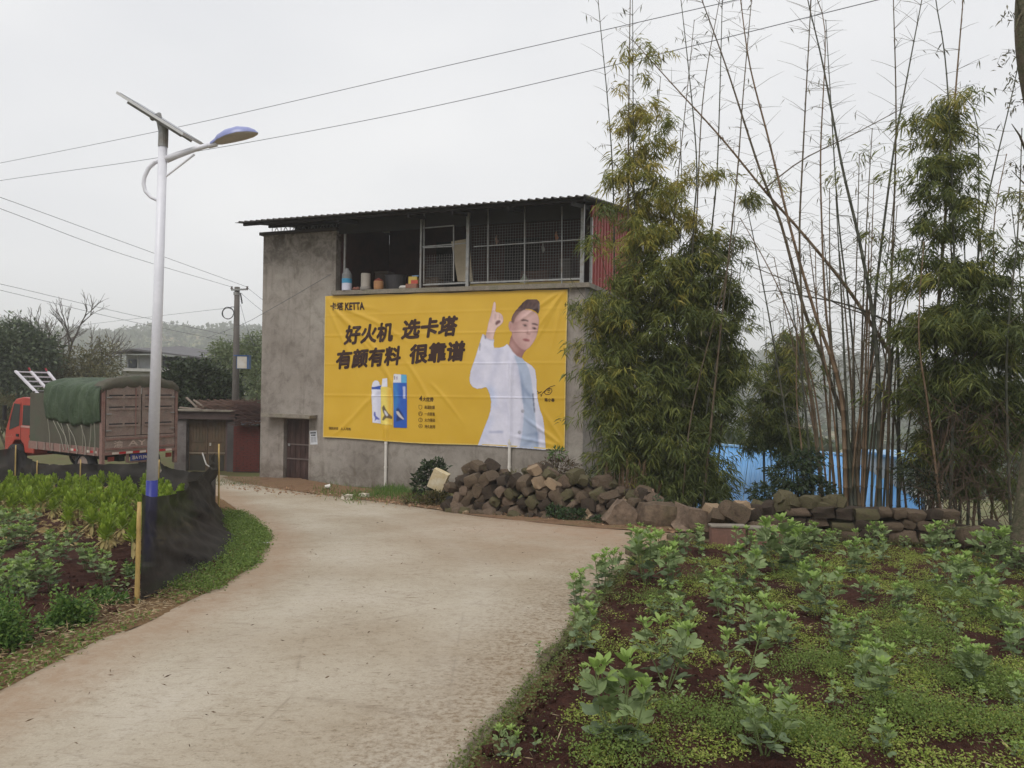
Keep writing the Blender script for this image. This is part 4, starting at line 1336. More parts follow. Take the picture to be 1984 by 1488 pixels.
# lamp head: flattened almond shell with a lens below
hA, hB = lp(408, 281), lp(500, 258)
ax = (hB - hA); Ln = ax.length; ax.normalize()
upv = (Vector((0, 0, 1)) - ax * ax.z).normalized()
sidev = ax.cross(upv)
def almond(prof, lower, lift=0.0):
    vs, fs, n = [], [], 12
    for u, w, h in prof:
        for k in range(n + 1):
            a = math.pi * k / n
            vs.append(hA + ax * (u * Ln) + sidev * (w * math.cos(a)) + upv * ((-0.5 if lower else 1.0) * h * math.sin(a) + lift + 0.02 * math.sin(u * 3.1)))
    m = n + 1
    for i in range(len(prof) - 1):
        for k in range(n):
            fs.append((i * m + k, i * m + k + 1, (i + 1) * m + k + 1, (i + 1) * m + k))
    return MB().add(vs, fs)
prof = [(0.0, 0.03, 0.03), (0.12, 0.05, 0.05), (0.2, 0.09, 0.075), (0.4, 0.125, 0.10), (0.65, 0.135, 0.10), (0.85, 0.10, 0.075), (0.96, 0.05, 0.04), (1.0, 0.01, 0.01)]
head = part('lamp_head', almond(prof, False), weathered('lamp_shell_blue', [srgb(128, 136, 186), srgb(150, 156, 200)], 2, 0.3, 30, 0.05, 0.02, 'Object', spec=0.5), lamp, sm=True)
part('lens', almond([(u, w * .97, h * .55) for u, w, h in prof[1:]], True), plain('lens_plastic', srgb(196, 190, 182), 0.25, spec=0.5), head, sm=True)
part('socket', MB().tube([lp(404, 282), lp(420, 278)], 0.033, 12), m_white, head)
# tilted solar panel seen from below, nearly edge on
c = lp(314, 236)
e0, e1 = lp(249, 195, 0.05), lp(374, 273, 0.05)
d1 = (e1 - e0).normalized()
d2 = Vector((0.25, 0.95, -0.06))
d2 = (d2 - d1 * d2.dot(d1)).normalized()
dn = d1.cross(d2)
def slab(mb, o_, a, b_, c_, n0, n1):
    vs = [o_ + d1 * (a * sa) + d2 * (b_ * sb) + dn * h for h in (n0, n1) for sa, sb in ((-1, -1), (1, -1), (1, 1), (-1, 1))]
    return mb.add(vs, [(3, 2, 1, 0), (4, 5, 6, 7), (0, 1, 5, 4), (1, 2, 6, 5), (2, 3, 7, 6), (3, 0, 4, 7)])
mid_ = (e0 + e1) / 2
hl = (e1 - e0).length / 2
sgn = 1 if dn.z > 0 else -1
panel = part('solar_panel', slab(MB(), mid_, hl, 0.26, 0, 0.0, 0.03 * sgn), plain('panel_back_white', srgb(208, 208, 208), 0.4), lamp)
part('panel_cells', slab(MB(), mid_, hl - 0.02, 0.24, 0, 0.031 * sgn, 0.034 * sgn), plain('blue_black_cells', (0.02, 0.025, 0.06), 0.15, spec=0.6), panel)
for off in (-0.12, 0.12):
    part('panel_rail', slab(MB(), mid_ + d2 * off, hl - 0.08, 0.018, 0, -0.03 * sgn, -0.001 * sgn), m_steel, panel)
part('panel_bracket', MB().tube([c - Vector((0, 0, 0.12)), c + d1 * -0.05 + Vector((0, 0, 0.05)), mid_ + d1 * -0.1 - dn * 0.03 * sgn], [0.035, 0.035, 0.03], 10), m_steel, panel)

# ================================================================== LORRY
TH = Vector((-0.85, 0.527, 0)).normalized()      # heading
TR_ = Vector((0.527, 0.85, 0)).normalized()      # towards its far side
T0 = P(199, 742, 20.8); T0.z = gz(T0.x, T0.y) - 0.0
truck = thing('lorry', 'red cab lorry with green tarpaulin over its load parked behind the vegetable bed', 'lorry', T0, math.atan2(-TH.y, -TH.x))
# local axes: x points backwards (out of the tail), y to the far side is negative... use helper in (fwd, side, up)
_inv = Matrix.Rotation(-math.atan2(-TH.y, -TH.x), 3, 'Z')
def tl(f, s, z): return tuple(_inv @ (TH * f + TR_ * s) + Vector((0, 0, z)))
def tbox(mb, f0, f1, s0, s1, z0, z1):
    vs = [tl(f, s, z) for z in (z0, z1) for f, s in ((f0, s0), (f1, s0), (f1, s1), (f0, s1))]
    return mb.add(vs, [(3, 2, 1, 0), (4, 5, 6, 7), (0, 1, 5, 4), (1, 2, 6, 5), (2, 3, 7, 6), (3, 0, 4, 7)])
def tprism(mb, poly, s0, s1):
    n = len(poly)
    vs = [tl(f, s0, z) for f, z in poly] + [tl(f, s1, z) for f, z in poly]
    return mb.add(vs, [tuple(range(n - 1, -1, -1)), tuple(range(n, 2 * n))] + [(i, (i + 1) % n, n + (i + 1) % n, n + i) for i in range(n)])
m_cab = weathered('faded_red_cab_paint', [srgb(156, 48, 36), srgb(172, 58, 44), srgb(162, 66, 54)], 2.0, 0.4, 20, 0.12, 0.05, 'Object', spec=0.45)
m_rust = weathered('dusty_rust_red_steel', [srgb(128, 114, 107), srgb(148, 132, 123), srgb(142, 122, 114), srgb(124, 115, 108)], 2.5, 0.75, 30, 0.25, 0.2, 'Object')
m_rust2 = weathered('red_primer_steel', [srgb(126, 88, 81), srgb(142, 112, 103), srgb(116, 94, 87)], 3, 0.7, 30, 0.25, 0.2, 'Object')
m_tarp, t, b = nodes('green_tarpaulin')
v = coords(t, 'Object')
n1 = noise_n(t, v, 1.6, 5, 0.6); n2 = noise_n(t, v, 9, 4, 0.6)
t.links.new(ramp(t, n1, [(0.3, srgb(54, 70, 50)), (0.6, srgb(70, 86, 62)), (0.8, srgb(94, 104, 82))]).outputs[0], b.inputs['Base Color'])
b.inputs['Roughness'].default_value = 0.6
bump(t, b, noise_n(t, coords(t, 'Object', (2.2, 2.2, .8)), 2.4, 6, .65, 1.2), 0.9, 0.12)
m_tarp2 = weathered('grey_olive_tarpaulin', [srgb(74, 70, 60), srgb(86, 82, 70), srgb(78, 84, 68)], 1.6, 0.75, 20, 0.15, 0.3, 'Object')
m_glass_d = plain('dark_cab_glass', (0.03, 0.035, 0.04), 0.08, spec=0.6, var=0.02)
CL, CW = 3.72, 2.2                      # cargo body length, width
BZ = 0.86                              # bed floor height
TZ = 2.62
part('chassis', tbox(tbox(MB(), 0.1, 5.1, 0.55, 0.72, 0.55, 0.72), 0.1, 5.1, 1.48, 1.65, 0.55, 0.72), m_rub, truck)
part('bed', tbox(MB(), 0.0, CL, 0.0, CW, BZ - 0.10, BZ), m_rust2, truck)
# low drop side with ribs
side = part('drop_side', tbox(MB(), 0.10, CL, -0.03, 0.02, BZ - 0.12, BZ + 0.10), m_rust2, truck)
for k in range(8):
    part('drop_side_rib', tbox(MB(), 0.25 + k * 0.42, 0.31 + k * 0.42, -0.055, -0.031, BZ - 0.12, BZ + 0.10), m_rust, side)
# olive canvas wall of the body
part('canvas_wall', tbox(MB(), 0.06, CL, 0.0, 0.05, BZ + 0.10, TZ - 0.25), m_tarp2, truck)
part('canvas_front', tbox(MB(), CL - 0.05, CL, 0.051, CW, BZ, TZ - 0.2), m_tarp2, truck)
part('canvas_wall', tbox(MB(), 0.06, CL, CW - 0.05, CW, BZ + 0.10, TZ - 0.25), m_tarp2, truck)
# green tarpaulin: arched over the load, hanging down the near side with folds
def tarp():
    nf, ns = 46, 34
    V, F_ = [], []
    for i in range(nf):
        f = -0.02 + (2.75 + 0.05 * math.sin(i)) * i / (nf - 1)
        for j in range(ns):
            u = j / (ns - 1)
            if u < 0.33:          # hanging flap
                w = u / 0.33
                hem_z = 1.70 - 0.16 * math.sin(f * 1.0 + 0.3) + 0.03 * math.sin(f * 9)
                top_z = TZ - 0.02
                z = hem_z + (top_z - hem_z) * w
                s = -0.07 - 0.05 * math.sin(w * 3.14) - 0.02 * math.sin(f * 11) * (1 - w)
            else:
                w = (u - 0.33) / 0.67
                s = -0.06 + (CW + 0.10) * w
                z = TZ - 0.02 + 0.26 * math.sin(w * math.pi) ** 0.55
            rib = abs(math.sin((f / 2.75) * math.pi * 4.0)) 
            z += -0.035 * rib * (0.5 if u < 0.33 else 1) if u > 0.25 else 0
            s += 0.03 * rib * (1 if u < 0.4 else 0)
            z += 0.03 * noise.noise(Vector((f * 3, s * 3, 2)))
            s += 0.035 * noise.noise(Vector((f * 5, z * 1.5, 7))) + 0.015 * math.sin(f * 16 + z * 4)
            V.append(tl(f, s, z))
    for i in range(nf - 1):
        for j in range(ns - 1):
            F_.append((i * ns + j, i * ns + j + 1, (i + 1) * ns + j + 1, (i + 1) * ns + j))
    return MB().add(V, F_)
o = part('tarpaulin', tarp(), m_tarp, truck, sm=True)
so = o.modifiers.new('thick', 'SOLIDIFY'); so.thickness = 0.012
# rolled brown tarpaulin hood over the rear doors
V, F_ = [], []
ns = 20
for i, (f, dz_) in enumerate(((0.3, 0.03), (-0.06, 0.02), (-0.10, -0.10), (-0.06, -0.17))):
    for j in range(ns):
        w = j / (ns - 1)
        V.append(tl(f - 0.02 * math.sin(j * 1.9), -0.07 + (CW + 0.14) * w, TZ - 0.02 + 0.28 * math.sin(w * math.pi) ** 0.55 + dz_ * (1 + 0.6 * math.sin(w * math.pi)) + 0.02 * math.sin(j * 2.3)))
for i in range(3):
    for j in range(ns - 1):
        F_.append((i * ns + j, i * ns + j + 1, (i + 1) * ns + j + 1, (i + 1) * ns + j))
part('rear_hood', MB().add(V, F_), m_tarp2, truck, sm=True)
# lashing ropes down the near side
m_rope = plain('pale_rope', srgb(150, 146, 132), 0.8)
for f0, f1 in ((2.55, 2.48), (2.25, 1.75), (2.05, 1.45), (1.85, 1.60), (1.55, 1.05), (1.50, 1.42), (0.85, 0.62), (0.80, 0.82), (0.35, 0.5), (0.2, 0.22)):
    z0 = 1.70 - 0.16 * math.sin(f0 + 0.3)
    part('rope', MB().tube([tl(f0, -0.10, z0), tl(f0 * .4 + f1 * .6, -0.06, 1.2), tl(f1, -0.06, BZ - 0.05)], 0.009, 5), m_rope, truck)
# tail: two ribbed container doors in a frame, painted tailboard
for s0, s1 in ((0.08, 1.08), (1.12, 2.12)):
    d = part('rear_door', tbox(MB(), -0.05, -0.01, s0, s1, BZ + 0.42, TZ + 0.08), m_rust, truck)
    for zz in (BZ + 0.72, BZ + 1.18, BZ + 1.50):
        for k in range(2):
            a = s0 + 0.08 + k * (s1 - s0 - 0.1) / 2
            part('door_groove', tbox(MB(), -0.062, -0.051, a, a + (s1 - s0 - 0.24) / 2, zz, zz + 0.035), m_rub, d)
            part('door_ridge', tbox(MB(), -0.075, -0.051, a, a + (s1 - s0 - 0.24) / 2, zz - 0.06, zz - 0.001), m_rust, d)
    part('door_lock_bar', tbox(MB(), -0.085, -0.055, (s0 + s1) / 2 + (0.32 if s0 < 1 else -0.32), (s0 + s1) / 2 + (0.35 if s0 < 1 else -0.29), BZ + 0.40, TZ - 0.05), m_rust2, d)
    for zz in (BZ + 0.55, BZ + 1.0, BZ + 1.45):
        part('hinge', tbox(MB(), -0.08, -0.052, s0 + (0.0 if s0 < 1 else 0.86), s0 + (0.14 if s0 < 1 else 1.0), zz, zz + 0.03), m_steel, d)
for s0 in (-0.03, CW - 0.05):
    part('corner_post', tbox(MB(), -0.06, 0.06, s0, s0 + 0.08, BZ - 0.45, TZ - 0.1), m_rust2, truck)
board = part('tailboard', tbox(MB(), -0.055, -0.012, 0.06, 2.14, BZ - 0.02, BZ + 0.40), m_rust, truck)
for zz in (BZ + 0.04, BZ + 0.30):
    part('tailboard_rib', tbox(MB(), -0.08, -0.056, 0.08, 2.12, zz, zz + 0.05), m_rust2, board)
part('bumper', tbox(MB(), -0.07, 0.03, 0.05, 2.15, BZ - 0.10, BZ - 0.021), m_rust2, truck)
# red and white reflector strip along tail and side
m_rr, m_rw = plain('reflector_red', srgb(176, 40, 44), 0.4), plain('reflector_white', srgb(214, 202, 190), 0.4)
for k in range(9):
    part('reflector', tbox(MB(), -0.077, -0.0712, 0.25 + k * 0.2, 0.25 + k * 0.2 + 0.19, BZ - 0.085, BZ - 0.03), m_rr if k % 2 else m_rw, truck)
for k in range(6):
    f = 0.18 + k * 0.16 + (0.5 if k > 2 else 0)
    part('reflector', tbox(MB(), f, f + 0.15, -0.036, -0.0312, BZ - 0.05, BZ + 0.01), m_rr if k % 2 else m_rw, truck)
def tail_text(name, txt, s0, s1, z0, z1, m, f, bold, par):
    def pl(a, c, e=0.0): return tl(f - e, s0 + (s1 - s0) * a, z0 + (z1 - z0) * c)
    print_text(name, txt, [(0, 0), (1, 0), (1, 1), (0, 1)], m, bold, parent=par, place=pl)
m_wp = plain('worn_white_paint', srgb(196, 176, 164), 0.7)
tail_text('painted_lettering', '渝', 0.30, 0.56, BZ + 0.085, BZ + 0.285, m_wp, -0.059, 0.01, board)
tail_text('painted_lettering', 'AY13', 0.72, 1.62, BZ + 0.12, BZ + 0.275, m_wp, -0.059, 0.01, board)
plate = part('number_plate', tbox(MB(), -0.045, -0.03, 0.80, 1.34, BZ - 0.30, BZ - 0.12), plain('blue_plate', srgb(34, 50, 128), 0.4), truck)
tail_text('plate_lettering', '渝A·Y1396', 0.83, 1.31, BZ - 0.27, BZ - 0.15, m_rw, -0.049, 0.01, plate)
part('tail_lamp', tbox(MB(), -0.06, -0.02, 1.88, 2.05, BZ - 0.27, BZ - 0.15), plain('tail_lamp_plastic', srgb(120, 44, 34), 0.3), truck)
part('tail_lamp', tbox(MB(), -0.06, -0.02, 0.15, 0.32, BZ - 0.27, BZ - 0.15), plain('tail_lamp_plastic_near', srgb(120, 44, 34), 0.3), truck)
part('plate_frame', tbox(tbox(MB(), -0.03, 0.0, 0.68, 0.76, BZ - 0.34, BZ - 0.101), -0.03, 0.0, 0.761, 1.5, BZ - 0.36, BZ - 0.31), m_rust2, truck)
# wheels
def wheel(f, s, r=0.40, w=0.24):
    c0 = Vector(tl(f, s, r)); dirv = _inv @ TR_
    prof = [(-w / 2, r * .72), (-w / 2, r * .93), (-w * .38, r), (w * .38, r), (w / 2, r * .93), (w / 2, r * .72)]
    vs, fs, n = [], [], 24
    e1, e2 = dirv.orthogonal().normalized(), None
    e2 = dirv.cross(e1)
    for a, rr in prof:
        for k in range(n):
            th = 2 * math.pi * k / n
            vs.append(c0 + dirv * a + (e1 * math.cos(th) + e2 * math.sin(th)) * rr)
    for i in range(len(prof) - 1):
        for k in range(n):
            fs.append((i * n + k, i * n + (k + 1) % n, (i + 1) * n + (k + 1) % n, (i + 1) * n + k))
    wh = part('wheel', MB().add(vs, fs), m_rub, truck, sm=True)
    rim_ = MB().tube([c0 - dirv * w * .40, c0 - dirv * w * .18, c0 + dirv * w * .3], [r * .70, r * .55, r * .70], 20)
    part('rim', rim_, m_rust, wh)
for f in (4.78, 1.0):
    for s in (0.16, CW - 0.16):
        wheel(f, s)
# cab: profile in (forward, height)
cb0, cb1 = CL + 0.08, CL + 1.75
cprof = [(cb0, 0.55), (cb0 + 0.52, 0.55), (cb0 + 0.60, 0.80), (cb0 + 0.80, 0.93), (cb0 + 1.12, 0.90), (cb0 + 1.32, 0.70), (cb0 + 1.36, 0.45), (cb1 + 0.02, 0.45), (cb1 + 0.04, 0.95), (cb1 - 0.02, 1.22), (cb1 - 0.22, 1.62), (cb1 - 0.42, 2.02), (cb1 - 0.62, 2.16), (cb1 - 1.0, 2.22), (cb0 + 0.02, 2.20), (cb0, 2.1)]
cab = bevel(part('cab', tprism(MB(), cprof, 0.16, CW - 0.16), m_cab, truck), 0.03, 2)
part('side_window', tprism(MB(), [(cb0 + 0.10, 1.38), (cb0 + 0.66, 1.38), (cb0 + 0.62, 1.98), (cb0 + 0.14, 1.98)], 0.150, 0.158), m_glass_d, cab)
part('side_window', tprism(MB(), [(cb0 + 0.84, 1.36), (cb1 - 0.24, 1.20), (cb1 - 0.30, 1.52), (cb1 - 0.52, 2.02), (cb0 + 0.80, 2.0)], 0.150, 0.158), m_glass_d, cab)
part('windscreen', MB().add([tl(cb1 - 0.01, 0.26, 1.24), tl(cb1 - 0.01, CW - 0.26, 1.24), tl(cb1 - 0.40, CW - 0.3, 2.02), tl(cb1 - 0.40, 0.3, 2.02)], [(0, 1, 2, 3)]), m_glass_d, cab)
part('window_trim', tprism(MB(), [(cb0 + 0.06, 1.31), (cb0 + 0.72, 1.31), (cb0 + 0.72, 1.365), (cb0 + 0.06, 1.365)], 0.140, 0.157), plain('pale_trim', srgb(182, 140, 132), 0.5), cab)
part('door_seam', tprism(MB(), [(cb0 + 0.745, 0.85), (cb0 + 0.76, 0.85), (cb0 + 0.76, 2.05), (cb0 + 0.745, 2.05)], 0.154, 0.158), m_rub, cab)
for f in (cb0 + 0.08, cb0 + 0.86):
    part('door_handle', tprism(MB(), [(f, 1.02), (f + 0.14, 1.02), (f + 0.14, 1.10), (f, 1.10)], 0.135, 0.157), m_rub, cab)
part('mirror', MB().tube([tl(cb1 - 0.1, 0.08, 1.5), tl(cb1 - 0.1, 0.08, 1.95)], [0.06, 0.06], 8), m_rub, cab)
part('mirror_arm', MB().tube([tl(cb1 - 0.1, 0.08, 1.7), tl(cb1 - 0.2, 0.17, 1.9)], 0.015, 6), m_rub, cab)
part('headlight', tbox(MB(), cb1 + 0.02, cb1 + 0.06, 0.22, 0.55, 0.72, 0.92), plain('headlight_glass', srgb(190, 190, 186), 0.2), cab)
part('cab_bumper', tbox(MB(), cb1 - 0.4, cb1 + 0.10, 0.15, CW - 0.15, 0.38, 0.58), m_cab, cab)
# mud splashes as small chips on the wing
ch = MB()
for _ in range(26):
    f, z = cb1 - random.uniform(0.05, 0.55), random.uniform(0.62, 1.05)
    r_ = random.uniform(0.008, 0.022)
    ch.add([tl(f + r_ * math.cos(a), 0.1555, z + r_ * math.sin(a)) for a in (0, 1.05, 2.1, 3.14, 4.2, 5.25)], [(0, 1, 2, 3, 4, 5)])
o = part('mud_splash', ch, plain('dried_mud', srgb(176, 130, 118), 0.9), cab)
o['kind'] = 'stuff'

# white and red ladder rack leaning over the cab
q = {'a': P(30, 719, 23.4), 'b': P(93, 721, 24.0), 'c': P(82, 772, 22.7), 'd': P(134, 771, 23.4)}
base = (q['c'] + q['d']) / 2
rack = thing('ladder_rack', 'white metal ladder rack with three rails tilted up above the lorry cab', 'ladder', base)
m_alu = plain('white_rack_paint', srgb(206, 202, 208), 0.4)
for w in (0.0, 0.47, 1.0):
    a_, c_ = q['a'].lerp(q['b'], w), q['c'].lerp(q['d'], w)
    part('rail', MB().bar(a_ - base, c_ - base, 0.075, 0.05), m_alu, rack)
for k in range(6):
    u = 0.02 + 0.18 * k
    a_, c_ = q['a'].lerp(q['c'], u), q['b'].lerp(q['d'], u)
    part('rung', MB().bar(a_ - base, c_ - base, 0.04), m_alu, rack)
for w in (0.45, 0.97):
    a_ = q['a'].lerp(q['b'], w)
    part('red_tip', MB().bar(a_ - base + Vector((0, 0, 0.03)), a_ - base + Vector((-0.05, 0, 0.12)), 0.04), plain('red_tip_paint', srgb(150, 60, 66), 0.5), rack)
part('support', MB().tube([(q['c'] + Vector((0.03, 0, -0.0))) - base, Vector((0.35, 0.0, -0.6))], 0.025, 6), m_alu, rack)
part('support', MB().tube([(q['d']) - base, Vector((0.55, 0.15, -0.6))], 0.025, 6), m_alu, rack)

# ================================================================== GATEHOUSE AND BRICK WALL
GD = 26.6
def gx(px): return P(px, 742, GD).x
def gzp(py, px=400): return P(px, py, GD).z
gb = Vector((gx(404), GD, gz(gx(404), GD)))
gate = thing('gatehouse', 'low grey gateway with brown double doors between cement pillars left of the house', 'gate', gb)
def gl(mb, px0, px1, py0, py1, y0, y1):
    return mb.box(gx(px0) - gb.x, gx(px1) - gb.x, y0, y1, gzp(py1, (px0 + px1) / 2) - gb.z, gzp(py0, (px0 + px1) / 2) - gb.z)
m_pil = weathered('grey_plastered_pillar', [srgb(96, 88, 86), srgb(128, 122, 120), srgb(108, 100, 96)], 1.8, 0.9, 30, 0.2, 0.2)
m_gdo = weathered('brown_gate_paint', [srgb(88, 72, 58), srgb(104, 86, 68), srgb(82, 76, 60)], 2.5, 0.7, 30, 0.2, 0.2, vscale=(4, 1, 0.6))
part('pillar', gl(MB(), 345, 367, 812, 960, -0.2, 0.25), m_pil, gate)
part('pillar', gl(MB(), 446, 461, 812, 960, -0.2, 0.25), weathered('dark_plastered_pillar', [srgb(74, 70, 70), srgb(92, 88, 86)], 1.8, 0.9, 30, 0.2, 0.2), gate)
part('jamb', gl(MB(), 440, 445.5, 812, 960, -0.05, 0.2), plain('jamb_paint', srgb(96, 78, 76), 0.8), gate)
part('lintel', gl(MB(), 347, 462, 797, 811.5, -0.3, 0.5), weathered('dark_lintel', [srgb(74, 62, 60), srgb(96, 82, 78)], 2, 0.9, 30, 0.25, 0.2), gate)
for a_, c_ in ((368, 403.5), (404.5, 439.5)):
    lf = part('gate_leaf', gl(MB(), a_, c_, 812.5, 924, 0.0, 0.05), m_gdo, gate)
    n = 5
    for k in range(n):
        x0 = a_ + 3 + (c_ - a_ - 6) * k / n
        part('board', gl(MB(), x0 + .3, x0 + (c_ - a_ - 6) / n - .3, 817, 856, -0.018, -0.002), m_gdo, lf)
    part('panel', gl(MB(), a_ + 3, c_ - 3, 864, 874, -0.018, -0.002), m_gdo, lf)
    part('panel', gl(MB(), a_ + 3, c_ - 3, 882, 918, -0.018, -0.002), plain('sooty_gate_foot', srgb(66, 62, 54), 0.8), lf)
    part('cross_rail', gl(MB(), a_ + 1, c_ - 1, 876, 879, -0.03, -0.003), plain('worn_cross_rail', srgb(136, 122, 104), 0.7), lf)
part('latch', gl(MB(), 408.5, 411.5, 858, 863.5, -0.04, -0.004), plain('pale_latch', srgb(190, 184, 172), 0.4), gate)
# flat roof with brushwood and planks
part('flat_roof', gl(MB(), 346, 463, 793.5, 796.5, -0.4, 2.2), m_slab, gate)
def sticks(cx0, cx1, py0, py1, n, dy, seed, off):
    r_ = random.Random(seed)
    mb = MB()
    for _ in range(n):
        px, py = r_.uniform(cx0, cx1), py1 - (py1 - py0) * r_.random() ** 1.6
        c_ = P(px, py, GD + dy + r_.uniform(-0.6, 0.8)) - off
        a = r_.uniform(-0.6, 0.6)
        l_ = r_.uniform(0.25, 0.8)
        d_ = Vector((math.cos(a), r_.uniform(-0.5, 0.5), math.sin(a) * 0.7)) * l_
        mb.tube([c_ - d_ / 2, c_ + d_ / 2 + Vector((0, 0, r_.uniform(-.08, .08)))], [0.014, 0.006], 4, False)
    return mb
bo = Vector((gx(430), GD + 0.5, gzp(796)))
brush = thing('brushwood_heap', 'heap of grey brown brushwood lying on the gateway roof', 'brushwood', bo)
part('twigs', sticks(395, 466, 778, 797, 420, 0.5, 3, bo), plain('dry_brushwood', srgb(112, 90, 80), 0.9), brush)['kind'] = 'stuff'
bo2 = Vector((gx(485), GD - 0.2, gzp(815)))
brush2 = thing('brushwood_heap', 'dark tangled brushwood hanging over the red brick wall beside the house', 'brushwood', bo2)
part('twigs', sticks(462, 507, 778, 822, 620, -0.1, 4, bo2), plain('dark_brushwood', srgb(88, 66, 60), 0.9), brush2)['kind'] = 'stuff'
for (x0, y0, x1, y1), lb in (((348, 789.5, 390, 793), 'pale wooden plank lying flat on the gateway roof'), ((361, 770, 381, 789), 'grey plank sticking up on the gateway roof, left one'), ((375, 775, 398, 790), 'grey plank sticking up on the gateway roof, right one')):
    a_, c_ = P(x0, y0, GD + 0.2), P(x1, y1, GD + 0.1)
    o = thing('plank', lb, 'plank', c_)
    bevel(part('plank_board', MB().bar(a_ - c_, Vector((0, 0, 0)), 0.09, 0.05), plain('weathered_plank', srgb(138, 126, 114), 0.8), o), 0.008)
# red brick wall between gate and house
wb = Vector((gx(485), GD - 0.4, gz(gx(485), GD)))
wl = thing('brick_wall', 'dark red brick wall stub between the gateway and the grey house', 'wall', wb)
m_brk = weathered('red_brick', [srgb(92, 44, 40), srgb(108, 54, 48), srgb(86, 50, 46)], 6, 0.9, 40, 0.25, 0.2)
part('mortar', MB().box(gx(462) - wb.x, gx(512) - wb.x, 0.02, 0.22, -0.3, gzp(824, 485) - wb.z), plain('dark_mortar', srgb(78, 62, 58), 0.95), wl)
bm_ = MB()
z = 0.0
row = 0
x_a, x_b, z_b = gx(462) - wb.x, gx(512) - wb.x, gzp(824, 485) - wb.z
while z < z_b - 0.06:
    x = x_a - (0.12 if row % 2 else 0)
    while x < x_b:
        bm_.box(max(x, x_a) + 0.004, min(x + 0.23, x_b), random.uniform(-0.006, 0.004), 0.05, z + 0.004, z + 0.054)
        x += 0.24
    z += 0.064
    row += 1
part('brick_courses', bm_, m_brk, wl)['kind'] = 'stuff'
part('coping', MB().box(gx(478) - wb.x, gx(510) - wb.x, -0.12, 0.3, gzp(821.5, 490) - wb.z, gzp(814, 490) - wb.z), plain('blue_white_sheet', srgb(176, 194, 214), 0.5), wl)

# ================================================================== UTILITY POLE, METER BOX, WIRES
UD = 29.0
ub = P(457, 742, UD); ub.z = gz(ub.x, ub.y)
up = thing('utility_pole', 'grey concrete utility pole with crossarm standing behind the gateway', 'utility pole', ub)
def ul(px, py, dy=0.0): return P(px, py, UD + dy) - ub
m_upole = weathered('pole_concrete', [srgb(92, 88, 84), srgb(112, 106, 100)], 1.5, 0.9, 20, 0.2, 0.2)
utop = ul(459.5, 556)
part('pole', MB().tube([(0, 0, -0.3), utop], [0.15, 0.095], 14), m_upole, up, sm=True)
part('crossarm', MB().bar(ul(448, 561.5, -0.12), ul(480, 560.5, -0.12), 0.06), m_steel, up)
for px in (449, 479):
    part('insulator', MB().tube([ul(px, 561, -0.12), ul(px, 559, -.12), ul(px, 557, -.12), ul(px, 555, -.12)], [0.03, 0.05, 0.03, 0.045], 8), plain('insulator_%d' % px, srgb(110, 100, 96), 0.4), up)
part('band', MB().tube([ul(458.5, 572), ul(458.5, 566)], 0.115, 12), m_steel, up)
chn = MB()
for k in range(6):
    c_ = ul(466 + 0.6 * k, 568 + 3.4 * k, -0.12)
    chn.tube([c_, c_ - Vector((0, 0, 0.06))], [0.025, 0.03], 6)
part('insulator_chain', chn, m_rub, up)
mo = P(470, 715, UD - 0.2)
box = thing('meter_box', 'white meter box with blue sides on the utility pole', 'meter box', mo)
def bl2(px, py, dy): return P(px, py, UD - 0.2 + dy) - mo
a_, c_ = bl2(462, 691, 0), bl2(483, 714, 0)
part('box_body', MB().box(a_.x - .02, c_.x + .02, -0.13, 0.12, c_.z - .02, a_.z + .02), plain('blue_box_paint', srgb(70, 100, 140), 0.5), box)
part('box_door', MB().box(a_.x + .01, c_.x - .05, -0.15, -0.131, c_.z + .0, a_.z), weathered('white_box_paint', [srgb(206, 204, 198), srgb(196, 186, 170)], 5, 0.5, 30, 0.1, 0.05), box)
part('box_shelf', MB().box(a_.x - .12, c_.x + .03, -0.16, 0.15, a_.z + .021, a_.z + .06), plain('blue_shelf', srgb(60, 92, 140), 0.5), box)
part('box_clamp', MB().tube([bl2(457, 690, 0.2), bl2(462, 690, 0.05)], 0.03, 6), m_steel, box)
co = P(441.5, 606.5, UD - 0.15)
coil = thing('cable_coil', 'loop of black cable hanging left of the utility pole', 'cable', co)
rr = 11.2 * UD / FPX
part('cable_loop', MB().tube([(rr * math.cos(a), 0.02 * math.sin(3 * a), rr * math.sin(a)) for a in [2 * math.pi * k / 28 for k in range(30)]], 0.014, 6), m_rub, coil)
part('cable_loop', MB().tube([(rr * .94 * math.cos(a), 0.03 + 0.02 * math.sin(2 * a), rr * .95 * math.sin(a) - .02) for a in [2 * math.pi * k / 28 for k in range(30)]], 0.010, 6), m_rub, coil)
part('cable_tie', MB().tube([P(441, 597, UD - .1) - co, P(449, 594.5, UD - .1) - co, P(457, 595, UD - .05) - co], 0.012, 5), m_rub, coil)

m_cable = plain('weathered_cable', srgb(104, 106, 112), 0.7)
def wire(label, pts, r_, group):
    """pts: (px, py, depth) along the span"""
    w = [P(*p) for p in pts]
    # smooth through the given points
    out = []
    for i in range(len(w) - 1):
        p0, p1, p2, p3 = w[max(i - 1, 0)], w[i], w[i + 1], w[min(i + 2, len(w) - 1)]
        for k in range(8):
            t_ = k / 8
            out.append(0.5 * ((2 * p1) + (p2 - p0) * t_ + (2 * p0 - 5 * p1 + 4 * p2 - p3) * t_ ** 2 + (3 * p1 - p0 - 3 * p2 + p3) * t_ ** 3))
    out.append(w[-1])
    o = link('overhead_wire', MB().tube(out, r_, 5).mesh('overhead_wire'), m_cable)
    setp(o, label, 'wire', group)
gA = 'overhead wires'
wire('upper of the two long wires crossing the sky above the lamp', [(-300, 373, 32), (0, 316, 28), (360, 243, 23.5), (850, 131, 18.5), (1330, 22, 15), (1900, -110, 12)], 0.008, gA)
